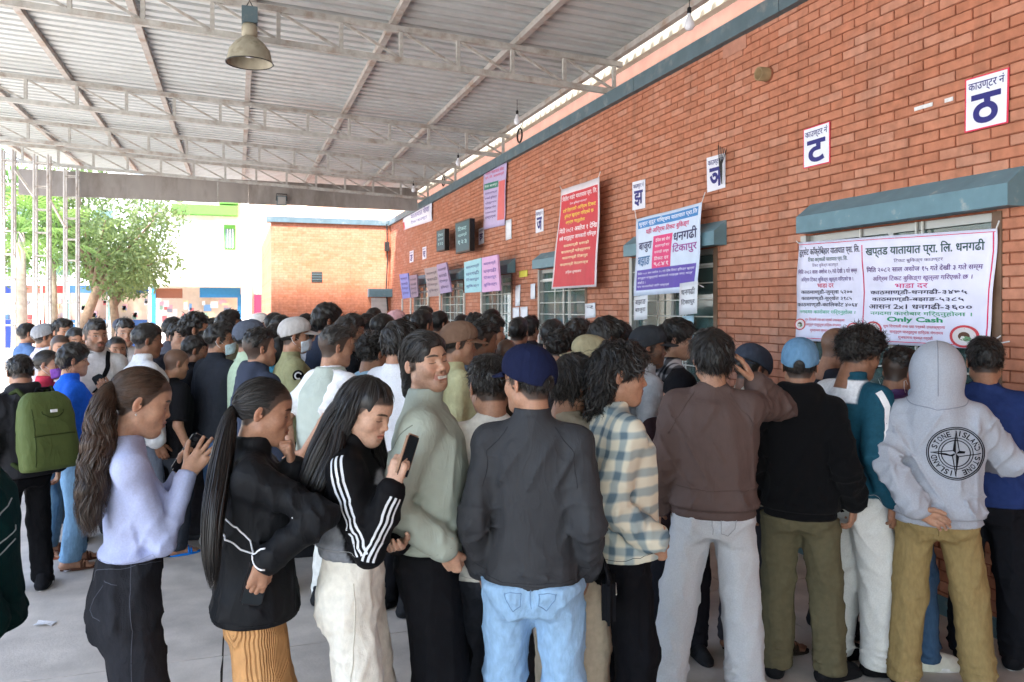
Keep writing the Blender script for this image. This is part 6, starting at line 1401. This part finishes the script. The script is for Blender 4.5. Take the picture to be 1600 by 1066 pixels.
def note(label, pts, lines=(), X=W - .012, col=(226, 228, 236), group='paper notices on the wall', ink=(60, 60, 84)):
    p = Panel('paper_notice', label, 'notice', wallp(pts, X), col, .002, group, nu=4, nv=4, seed=pts[0][0])
    for i, t in enumerate(lines): p.text(t, .12, .88, .62 - .34 * i, .84 - .34 * i, ink, .01)
    return p
note('paper notice hanging from the lower left of the purple banner', [(991, 464), (1012, 461), (1011, 499), (990, 501)], ('बझाङ', 'बाजुरा'), W - .18)
note('paper notice hanging from the lower right of the purple banner', [(1062, 443), (1090, 439), (1089, 490), (1061, 493)], ('धनगढी', 'टिकापुर'), W - .19)
note('pale blue paper strip taped to the grille below a notice', [(1066, 494), (1084, 493), (1083, 540), (1066, 541)], (), W - .02, (176, 206, 222))
note('square paper notice on the brick pier beside the red banner', [(914, 475), (930, 473), (930, 496), (914, 498)], ('२',))
note('left of two paper sheets pasted side by side below the boards', [(801, 481), (811, 480), (811, 503), (801, 504)]); note('right of two paper sheets pasted side by side below the boards', [(813, 480), (824, 479), (824, 502), (813, 503)])
note('narrow strip of paper above the two pasted sheets', [(805, 447), (813, 445), (812, 478), (805, 479)]); note('narrow paper on the window frame left of the red banner', [(829, 444), (836, 443), (836, 467), (829, 468)], (), W - .02)
note('blank white paper under the right edge of the tall lilac banner', [(790, 345), (799, 342), (799, 373), (790, 376)]); note('yellow sticker beside the window frame', [(811, 424), (824, 422), (824, 432), (811, 434)], (), W - .012, (214, 200, 80))
# tall lilac banner, far white banner
pD = Panel('banner', 'tall lilac banner with green strip high on the wall', 'banner', wallp([(756, 264), (792, 252), (788, 352), (755, 359)], W - .03), (192, 176, 214), .01, nu=8, nv=12, seed=4)
pD.rect(.68, .97, .10, .72, (220, 110, 110), .0015); pD.rect(.04, .66, .64, .74, (40, 120, 104), .0015); pD.text('टिकट काउण्टर', .08, .62, .66, .72, (220, 236, 230), .01)
for i, t in enumerate(('नेपाल यातायात सेवा', 'प्रा. लि. काठमाण्डौ')): pD.text(t, .1, .9, .88 - .08 * i, .94 - .08 * i, (200, 60, 100), .01)
for i in range(6): pD.text(('काठमाण्डौ', 'धनगढी बुकिङ्ग', 'महेन्द्रनगर', 'टिकापुर सेवा', 'नेपालगञ्ज', 'सम्पर्क')[i], .08, .62, .55 - .08 * i, .60 - .08 * i, (84, 60, 130), .01)
pE = Panel('banner', 'white banner with red edge near the far corner of the wall', 'banner', wallp([(630, 336), (675, 311), (675, 345), (630, 360)], W - .03), (222, 222, 236), .012, nu=10, nv=6, seed=5)
pE.rect(.0, .06, .02, .5, (206, 60, 70), .0015); pE.text('यातायात सेवा', .3, .92, .5, .82, (110, 100, 170), .015); pE.text('टिकट काउण्टर', .3, .85, .16, .4, (110, 100, 170), .015)
# screens and tilted boards
def screen(label, pts, X, col=(36, 84, 96)):
    c = wallp(pts, X); p = Panel('display_screen', label, 'screen', c, (24, 26, 28), group='display screens', thick=.09, nu=1, nv=1)
    p.rect(.05, .95, .05, .95, col, .002); 
    for i, t in enumerate(('टिकट', 'काठमाण्डौ', '१२३')): p.text(t, .2, .8, .70 - .22 * i, .84 - .22 * i, (150, 196, 200), .01)
    MB().box(0, .25, -.02, .02, .1, .14).build('bracket', M['black'], p.e); return p
screen('smaller dark display screen mounted high on the wall', [(682, 361), (695, 357), (695, 391), (682, 394)], W - .25)
screen('larger dark display screen mounted high on the wall', [(711, 349), (734, 341), (734, 392), (712, 397)], W - .28)
def board(label, pts, X, col, ink, lines):
    p = Panel('price_board', label, 'board', wallp(pts, X), col, group='tilted boards hung out from the wall', thick=.03, nu=1, nv=1)
    for i, t in enumerate(lines): p.text(t, .12, .88, .74 - .2 * i, .86 - .2 * i, ink, .01)
    MB().tube([tuple(p.c[3] + p.off + np.array([.0, .02, -.4])), tuple(p.c[3] + p.off + np.array([.0, .02, .0]))], .02, 6).build('pole', M['steel'], p.e); return p
LN = ('काठमाण्डौ', 'धनगढी', 'टिकापुर', 'बुकिङ्ग')
board('teal tilted price board, nearest pair', [(725, 410), (752, 403), (752, 456), (726, 458)], W - .3, (140, 196, 208), (40, 70, 130), LN)
board('pink and lilac tilted price board, nearest pair', [(753, 403), (777, 398), (781, 454), (753, 457)], W - .32, (206, 160, 204), (80, 60, 150), LN)
board('grey tilted price board, middle pair', [(663, 420), (684, 416), (688, 462), (669, 464)], W - .3, (146, 138, 142), (70, 64, 80), LN)
board('lilac tilted price board, middle pair', [(682, 414), (697, 410), (705, 456), (688, 459)], W - .33, (150, 136, 172), (60, 54, 96), LN)
board('blue tilted price board, farthest pair', [(624, 429), (637, 427), (641, 465), (629, 467)], W - .3, (110, 130, 196), (50, 60, 120), LN)
board('grey lilac tilted price board, farthest pair', [(639, 431), (651, 429), (653, 464), (642, 466)], W - .32, (130, 120, 140), (50, 50, 70), LN)
# a few things fixed to the wall
pp = empty('pipe_stub', atX(1201, 117, W), 0, 'short weathered pipe stub sticking out of the brick wall', 'pipe')
pb2 = MB(); 
for i, (r, x) in enumerate(((.055, .0), (.055, -.10), (.043, -.10), (.043, -.02))): pass
q = MB().lathe([(.055, 0), (.055, .10), (.043, .10), (.043, .02), (.0001, .02)], 20).build('pipe', plain('rusty_pipe', S(150, 128, 96), .8, var=.3), pp, True); q.matrix_local = Matrix.Rotation(R_(-90), 4, 'Y')
q = MB().lathe([(.062, 0), (.062, .015), (.055, .015)], 20).build('collar', M['mortar'], pp, True); q.matrix_local = Matrix.Rotation(R_(-90), 4, 'Y')
for (lb, u, v, r) in (('black cable ring hung on the capping, nearer one', 812, 212, .10), ('black cable ring hung on the capping, farther one', 693, 283, .10)):
    c = atX(u, v, W - .09); e = empty('cable_coil', c, 0, lb, 'cable', 'cable rings on the capping')
    MB().tube([(0, r * math.cos(a), r * math.sin(a)) for a in np.linspace(0, 6.283, 26)], .014, 7).build('coil', M['black'], e, True); MB().tube([(.0, 0, r), (.06, .02, r + .1)], .006, 6).build('tail', M['black'], e)
for i, (u, v) in enumerate(((1443, 167), (1483, 156))): 
    c = atX(u, v, W - .004); e = MB().box(-.003, 0, -.07 + .04 * i, .07 - .04 * i, -.012, .012).build('tape_scrap', WHT); e.location = c; tag(e, ('long white tape scrap on the bricks near the largest sign', 'short white tape scrap next to the largest sign')[i], 'tape')
# downpipe and cables in the far corner
cb = empty('corner_cable', (W - .12, YF - .1, 0), 0, 'black cable and junction box running down the far wall corner', 'cable')
MB().tube([(0, 0, 4.2), (.02, 0, 3.2), (-.02, 0, 2.4), (.03, -.02, 1.8)], .018, 6).build('cable', M['black'], cb); MB().box(-.06, .06, -.06, .04, 3.45, 3.7).build('junction_box', M['black'], cb)
for (lb, u, v, sz) in (('crumpled white paper scrap on the floor at the left', 72, 976, .05), ('small pale scrap on the floor behind the lilac top', 108, 892, .035), ('scrap of paper on the floor between the front women', 306, 822, .03)):
    t_ = CAMZ * FPX / (v - HOR); x_, y_ = ray(u); V = [(a * sz + rng.normal() * sz * .15, b * sz * .6 + rng.normal() * sz * .1, .004 + abs(rng.normal()) * .008) for b in (-1, 0, 1) for a in (-1, 0, 1)]
    V += [(a, b, c - .003) for a, b, c in V]; o = link('paper_scrap', mesh('paper_scrap', V, [(0, 1, 4, 3), (1, 2, 5, 4), (3, 4, 7, 6), (4, 5, 8, 7), (12, 13, 10, 9), (13, 14, 11, 10), (15, 16, 13, 12), (16, 17, 14, 13)], WHT)); o.location = (x_ * t_, y_ * t_, .002); o.rotation_euler = (0, 0, u); tag(o, lb, 'litter')
# bulbs along the canopy edge
bulbm = mat('frosted_bulb', (.82, .84, .9), .25, .02, 3)
for (lb, u, v) in (('white bulb hanging from the canopy edge, nearest', 1077, 36), ('white bulb hanging from the canopy edge, second', 808, 188), ('white bulb hanging from the canopy edge, third', 716, 254), ('white bulb hanging from the canopy edge, farthest', 646, 296)):
    c = atX(u, v, 3.75); e = empty('light_bulb', c, 0, lb, 'light bulb', 'bulbs along the canopy edge')
    MB().lathe([(.0001, -.065), (.03, -.058), (.047, -.03), (.045, 0), (.028, .04), (.018, .065), (.017, .08)], 16).build('bulb', bulbm, e, True); MB().lathe([(.019, .08), (.019, .13), (.008, .14)], 12).build('holder', M['black'], e, True); MB().tube([(0, 0, .14), (0, 0, zb(3.75) + .42 - c[2])], .004, 5).build('wire', M['black'], e)
# high-bay lamp
c = atY(390, 82, 8.1); hb_ = empty('high_bay_lamp', c, 0, 'large dusty bell-shaped lamp hanging from the nearest truss', 'lamp')
dm = mat('dusty_metal', S(166, 160, 142), .6, .15, 9, col2=S(120, 112, 92), c2scale=6)
MB().lathe([(.07, .17), (.10, .15), (.16, .10), (.22, .02), (.25, -.11), (.258, -.125), (.245, -.115), (.21, .02), (.09, .14)], 32).build('shade', dm, hb_, True); MB().lathe([(.255, -.128), (.262, -.122), (.255, -.116), (.246, -.120), (.255, -.128)], 32).build('rim', M['black'], hb_, True)
MB().lathe([(.0001, .31), (.075, .31), (.085, .27), (.085, .19), (.07, .17), (.0001, .16)], 20).build('neck', dm, hb_, True); MB().box(-.085, .085, -.06, .06, .32, .50).build('ballast_box', M['cap'], hb_); MB().tube([(-.04, 0, .50), (0, 0, .58), (.04, 0, .50)], .007, 6).build('hook', M['black'], hb_)
MB().lathe([(.0001, -.06), (.05, -.05), (.06, 0), (.03, .1)], 14).build('bulb', bulbm, hb_, True)
hb_.scale = (.86, .86, .86)
# flood light on the fascia
c = atY(440, 314, YFA - .08); e = empty('flood_light', c, 0, 'small grey flood light fixed under the far fascia', 'lamp'); MB().box(-.10, .10, -.05, .05, -.1, .1).build('housing', M['cap'], e); MB().box(-.085, .085, -.056, -.051, -.085, .085).build('lens', M['frame'], e); MB().tube([(-.11, 0, 0), (-.11, 0, .15), (.11, 0, .15), (.11, 0, 0)], .01, 6).build('bracket', M['black'], e)
# teal barrier rail between the queues
bx_, by_ = ground(741, 360); e = empty('queue_rail', (bx_, by_, 0), 0, 'teal painted steel queue rail between the sage jacket and the charcoal jacket', 'rail'); tm = plain('teal_paint', S(58, 140, 122), .45)
MB().tube([(0, 0, 0), (0, 0, .80), (.0, .05, .84), (0, .5, .84), (0, .9, .84), (0, .95, .80), (0, .95, 0)], .019, 8).build('rail', tm, e, True)
for yy_ in (0, .95): MB().lathe([(.0001, .012), (.06, .012), (.06, .001)], 14, (0, yy_, 0)).build('foot_plate', tm, e)
MB().tube([(0, 0, .42), (0, .95, .42)], .012, 8).build('cross_bar', tm, e)
# hoodie emblem: rings, compass star and lettering laid on the back
em = r14['F']; er = r14['root']; ec = np.array([.075, -.25, 1.205]); EM = fab((30, 30, 36))
def on_back(x, z): return np.array([ec[0] + x, -.30, ec[2] + z])
def drop(P):                       # slide along +Y until the cloth is met
    P = np.array(P, float)
    for _ in range(24): P[:, 1] += np.clip(em.at(P) - .0022, -.02, .02)
    return P
eb = MB()
for r_, wd in ((.125, .0022), (.117, .0028), (.062, .0022), (.074, .0020)):
    a = np.linspace(0, 2 * math.pi, 64); P = drop([on_back(r_ * math.cos(t), r_ * math.sin(t)) for t in a]); eb.tube([tuple(p) for p in P], wd, 5, False)
for i in range(4):
    a = math.pi / 2 * i
    for s_ in (-1, 1):
        T_ = [(.108 * math.cos(a), .108 * math.sin(a)), (.02 * math.cos(a + s_ * .785), .02 * math.sin(a + s_ * .785)), (0, 0)]
        if s_ < 0: P = drop([on_back(*(np.array(T_[0]) * (1 - t) + np.array(T_[1]) * t)) for t in np.linspace(0, 1, 8)]); eb.tube([tuple(p) for p in P], .0022, 5)
        else:
            P = drop([on_back(*t) for t in T_]); n0 = len(eb.V); eb.V += [tuple(p - np.array([0, .001, 0])) for p in P]; eb.F.append((n0, n0 + 1, n0 + 2))
eb.build('emblem', EM, r14['top'])
for txt, a0 in (('STONE', 162), ('ISLAND', 80), ('STONE', -14), ('ISLAND', 258)):
    n = len(txt); step = 13.2
    for i, ch in enumerate(txt):
        up = True; ang = R_(a0 - i * step - (0 if a0 != 258 else 0)); V, Fc = text_geo(ch, .02); wch = .017 if ch != 'I' else .005; hch = .026; lx = (V[:, 0] - .5) * wch; lz = (V[:, 1] - .5) * hch; rr = .0955
        # letters stand outwards, reading clockwise
        x = (rr + lz) * math.cos(ang) + lx * math.sin(ang); z = (rr + lz) * math.sin(ang) - lx * math.cos(ang)
        P = drop([on_back(a, b) for a, b in zip(x, z)]); link('lettering', mesh('lettering', P, Fc, EM), r14['top'])
# interlocked letters on the child's cap
co = r17['cap']
for ch, dx, sc2 in (('N', -.012, 1), ('Y', .012, 1)):
    V, Fc = text_geo(ch, .03); x = (V[:, 0] - .5) * .038 + dx * .5; z = .082 + (V[:, 1] - .5) * .042 + (.004 if ch == 'Y' else -.002); y = .1 * np.sqrt(np.clip(1 - (x / .087) ** 2 - ((z - .045) / .1) ** 2, .05, 1)) + .0065
    link('lettering', mesh('lettering', np.stack([x, y, z], 1), Fc, WHT), co)
# ================================================================ beyond the canopy
YB = 36.0
def bx(e, name, u0, u1, v0, v1, m, y=YB, d=.3):
    a = atY(u0, v1, y); b = atY(u1, v0, y); return MB().box(a[0], b[0], y, y + d, max(a[2], 0), b[2]).build(name, m, e)
wb = empty('white_building', atY(310, 480, YB), 0, 'white rendered building with green balcony bands beyond the canopy', 'building'); wb.location = (0, 0, 0)
GR = plain('green_paint', S(88, 150, 60), .7); CW = plain('white_render', S(214, 212, 206), .8)
bx(wb, 'wall', 226, 392, 60, 445, CW, YB, 6); bx(wb, 'balcony_band', 268, 372, 322, 333, GR, YB - .5, .5); bx(wb, 'balcony_band', 342, 372, 302, 318, GR, YB - .4, .4)
wq = bx(wb, 'window', 350, 368, 352, 390, GR, YB - .06, .05); bx(wb, 'pane', 352, 366, 358, 388, M['glass'], YB - .09, .02)
for u in (355, 359, 363): bx(wb, 'mullion', u, u + 1, 358, 388, CW, YB - .12, .02)
for (a, b) in ((236, 262), (278, 302), (310, 334)):
    f_ = bx(wb, 'window', a, b, 345, 400, CW, YB - .05, .04); bx(wb, 'pane', a + 3, b - 3, 350, 396, plain('pale_pane', S(214, 226, 226), .3), YB - .07, .015)
    bx(wb, 'window_sill', a - 2, b + 2, 400, 404, CW, YB - .16, .15)
ac = empty('air_conditioner', (0, 0, 0), 0, 'grey air conditioner unit on the white building', 'air conditioner'); bx(ac, 'casing', 235, 252, 319, 332, plain('grey_ac', S(150, 152, 152), .6), YB - .4, .35); bx(ac, 'grille', 237, 245, 321, 330, M['cap'], YB - .43, .02)
sf = empty('shop_front', (0, 0, 0), 0, 'open shop front with brown and blue signboards under the white building', 'shop')
bx(sf, 'back_wall', 240, 378, 445, 520, plain('shop_wall', S(222, 206, 190), .8), YB - .02, .015); bx(sf, 'signboard', 240, 285, 451, 466, plain('brown_board', S(150, 96, 74), .7), YB - 1.0, .1); bx(sf, 'signboard', 312, 376, 450, 465, plain('blue_board', S(52, 122, 168), .6), YB - 1.0, .1)
bx(sf, 'column', 236, 243, 445, 530, plain('blue_board', (0, 0, 0)), YB - 1.1, .25); bx(sf, 'column', 371, 377, 460, 530, plain('blue_board', (0, 0, 0)), YB - 1.1, .25); bx(sf, 'awning', 236, 378, 441, 446, CW, YB - 1.6, 1.5)
cols = [(120, 160, 200), (214, 120, 120), (238, 238, 236), (236, 216, 170), (170, 200, 170), (226, 180, 190), (240, 236, 230), (150, 150, 160)]
for i in range(36):
    u = 246 + rng.random() * 116; v = 468 + rng.random() * 34; bx(sf, 'goods', u, u + 3 + rng.random() * 9, v, v + 3 + rng.random() * 9, plain('goods_%d' % (i % 8), S(*cols[i % 8]), .6), YB - .5 - .02 * (i % 7), .1)
ob = empty('orange_building', (0, 0, 0), 0, 'orange rendered building corner with white stripes right of the white building', 'building'); bx(ob, 'wall', 393, 700, 215, 545, plain('orange_render', S(236, 190, 160), .8), YB - 2, 4)
for u in (397, 405): bx(ob, 'stripe', u, u + 4, 300, 350, CW, YB - 2.05, .04)
bx(ob, 'pillar', 378, 393, 440, 545, CW, YB - 2.2, .4); bx(ob, 'pillar', 413, 424, 350, 545, plain('cream_render', S(240, 234, 222), .8), YB - 2.3, .25)
rs = bx(ob, 'red_sign', 397, 410, 460, 502, plain('red_sign', S(206, 40, 66), .5), YB - 2.1, .06)
# stalls behind the trees
for i, (u0, u1, c1, c2, lb) in enumerate(((-60, 20, (60, 80, 170), (210, 214, 220), 'market stall with blue awning at the far left'), (24, 62, (206, 110, 100), (236, 228, 214), 'market stall with red awning behind the lattice posts'), (66, 104, (214, 70, 70), (196, 170, 160), 'market stall with bright red sign behind the lattice posts'), (108, 168, (80, 124, 170), (220, 190, 176), 'market stall with blue board behind the tree trunk'), (172, 232, (74, 110, 170), (232, 208, 184), 'market stall with dark blue board right of the tree'))):
    e = empty('market_stall', (0, 0, 0), 0, lb, 'stall', 'stalls beyond the canopy'); y = 33.0
    bx(e, 'back', u0, u1, 452, 545, plain('stall_b%d' % i, S(*c2), .8), y, .1); bx(e, 'signboard', u0, u1, 446, 458, plain('stall_s%d' % i, S(*c1), .7), y - 1.2, .1); bx(e, 'counter', u0 + 2, u1 - 2, 500, 545, plain('stall_c%d' % i, S(*c1), .7), y - 1.0, .5)
    for k in range(9): u = u0 + 3 + (k * 17) % max(4, int(u1 - u0 - 8)); v = 464 + (k * 11) % 30; bx(e, 'goods', u, u + 6, v, v + 7, plain('goods_%d' % ((k + i) % 8), S(*cols[(k + i) % 8]), .6), y - .5, .2)
    for u in (u0, u1 - 2): bx(e, 'post', u, u + 2, 446, 545, M['steel'], y - 1.05, .08)
# distant blocks close the street off
for i in range(9):
    x0 = -75 + i * 11.5; e = empty('distant_block', (0, 0, 0), 0, 'pale distant apartment block number %s from the left behind the trees' % ('one', 'two', 'three', 'four', 'five', 'six', 'seven', 'eight', 'nine')[i], 'building', 'distant blocks')
    hgt = 8 + (i * 37) % 7; MB().box(x0, x0 + 10.5, 60, 68, 0, hgt).build('wall', plain('block_%d' % (i % 3), S(*((236, 232, 226), (226, 214, 200), (232, 236, 236))[i % 3]), .85), e); MB().box(x0 - .2, x0 + 10.7, 59.8, 68.2, hgt, hgt + .4).build('roof', CW, e)
    gm = mesh('window', MB().box(-.6, .6, -.05, .0, -.7, .7).V, MB().box(-.6, .6, -.05, .0, -.7, .7).F, M['glass'])
    for a in range(4):
        for b in range(int(hgt // 3)): o = link('window', gm, e); o.location = (x0 + 1.5 + 2.5 * a, 59.99, 1.8 + 3 * b)
# ---- trees
def leaf_mat(name, c, c2):
    m = mat(name, c, .55, .3, 3, spec=.35, col2=c2, c2scale=1.5); t = m.node_tree; N = t.nodes; tl = N.new('ShaderNodeBsdfTranslucent'); tl.inputs[0].default_value = (c2[0] * 2, c2[1] * 2, c2[2] * 1.4, 1); mx = N.new('ShaderNodeMixShader'); mx.inputs[0].default_value = .4
    t.links.new(N['Principled BSDF'].outputs[0], mx.inputs[1]); t.links.new(tl.outputs[0], mx.inputs[2]); t.links.new(mx.outputs[0], N['Material Output'].inputs[0]); return m
LEAF = leaf_mat('leaf_green', (.085, .125, .05), (.13, .175, .08)); PALM = leaf_mat('palm_green', (.09, .17, .045), (.15, .24, .08)); BARK = mat('bark', (.19, .13, .09), .9, .25, 12, .5, 30); PBARK = mat('palm_bark', (.36, .30, .24), .9, .2, 10, .5, 25)
def tree(label, x, y, hgt, rad, n, lean=(0, 0), zlow=2.0):
    e = empty('broadleaf_tree', (x, y, 0), 0, label, 'tree', 'trees beyond the canopy'); t = MB(); top = (lean[0], lean[1], hgt * .55)
    t.tube([(0, 0, 0), (lean[0] * .3, 0, hgt * .2), (lean[0] * .7, lean[1] * .5, hgt * .38), top], [.19, .16, .13, .09], 9)
    tips = []
    for i in range(11):
        a = i * 2.4; L = rad * (.55 + .4 * ((i * 29) % 10) / 10); st = np.array([lean[0] * .6, lean[1] * .5, hgt * (.33 + .03 * (i % 5))]); end = np.array([lean[0] + L * math.cos(a), lean[1] + L * math.sin(a), hgt * (.50 + .42 * ((i * 7) % 10) / 10)])
        t.tube([tuple(st), tuple((st + end) / 2 + (0, 0, .2)), tuple(end)], [.07, .045, .02], 6); tips.append(end); tips.append((st + 2 * end) / 3)
    t.build('trunk', BARK, e, True)
    tips = np.array(tips + [(lean[0], lean[1], hgt * .85)]); k = rng.integers(0, len(tips), n); d = rng.normal(size=(n, 3)); d /= np.linalg.norm(d, axis=1, keepdims=True); P = tips[k] + d * (rng.random((n, 1)) ** .4) * np.array([1, 1, .75]) * rad * .42
    P = P[P[:, 2] > zlow]; n = len(P); A = rng.normal(size=(n, 3)); A[:, 2] -= .5; A /= np.linalg.norm(A, axis=1, keepdims=True); B = np.cross(A, rng.normal(size=(n, 3))); B /= np.linalg.norm(B, axis=1, keepdims=True); s = rng.uniform(.05, .11, (n, 1))
    V = np.stack([P, P + A * s + B * s * .42, P + A * s * 2.2, P + A * s - B * s * .42], 1).reshape(-1, 3); Q = np.arange(n * 4).reshape(-1, 4); o = link('crown', mesh('crown', V, Q, LEAF), e); return e
def palm(label, x, y, hgt, nf, L):
    e = empty('fan_palm', (x, y, 0), 0, label, 'palm', 'palms beyond the canopy'); MB().tube([(0, 0, 0), (.05, 0, hgt * .5), (0, .05, hgt)], [.2, .17, .15], 10).build('trunk', PBARK, e, True)
    for i in range(nf):
        a = i * 2.399; el = 1.35 - 1.9 * i / nf; dv = np.array([math.cos(a) * math.cos(el), math.sin(a) * math.cos(el), math.sin(el)]); st = np.array([0, 0, hgt]); hub = st + dv * L * .55; sidev = nrm(np.cross(dv, (0, 0, 1))); upv = np.cross(sidev, dv); V = []; Fq = []
        t = MB().tube([tuple(st), tuple(hub)], [.022, .014], 5)
        for k in range(22):
            b = (k / 21 - .5) * 4.2; ld = dv * math.cos(b) + sidev * math.sin(b); l = L * .62 * (1 - .25 * abs(b) / 2.1); w_ = np.cross(ld, upv) * .028; p1 = hub + ld * l * .6 + (0, 0, -.03); p2 = hub + ld * l + (0, 0, -.22 * l); t.add([hub, p1 + w_, p2, p1 - w_], [(0, 1, 2, 3)])
        t.build('frond', PALM, e)
x, y, z = atY(112, 480, 27.5); tree('leafy tree with leaning trunk right of the lattice posts', x, y, 6.6, 2.3, 9000, (1.0, .2), 2.0)
x, y, z = atY(186, 480, 31.5); tree('leafy tree partly hidden behind the leaning tree', x, y, 5.6, 1.6, 4000, (-.3, .2), 2.2)
x, y, z = atY(-60, 480, 30); tree('leafy tree at the far left edge', x, y, 7.5, 3.0, 6000, (.5, 0), 2.2)
x, y, z = atY(28, 480, 24.5); palm('fan palm with pale trunk behind the lattice posts', x, y, 3.9, 26, 1.9)
x, y, z = atY(78, 480, 28.5); palm('fan palm behind the middle lattice post', x, y, 3.4, 22, 1.7)
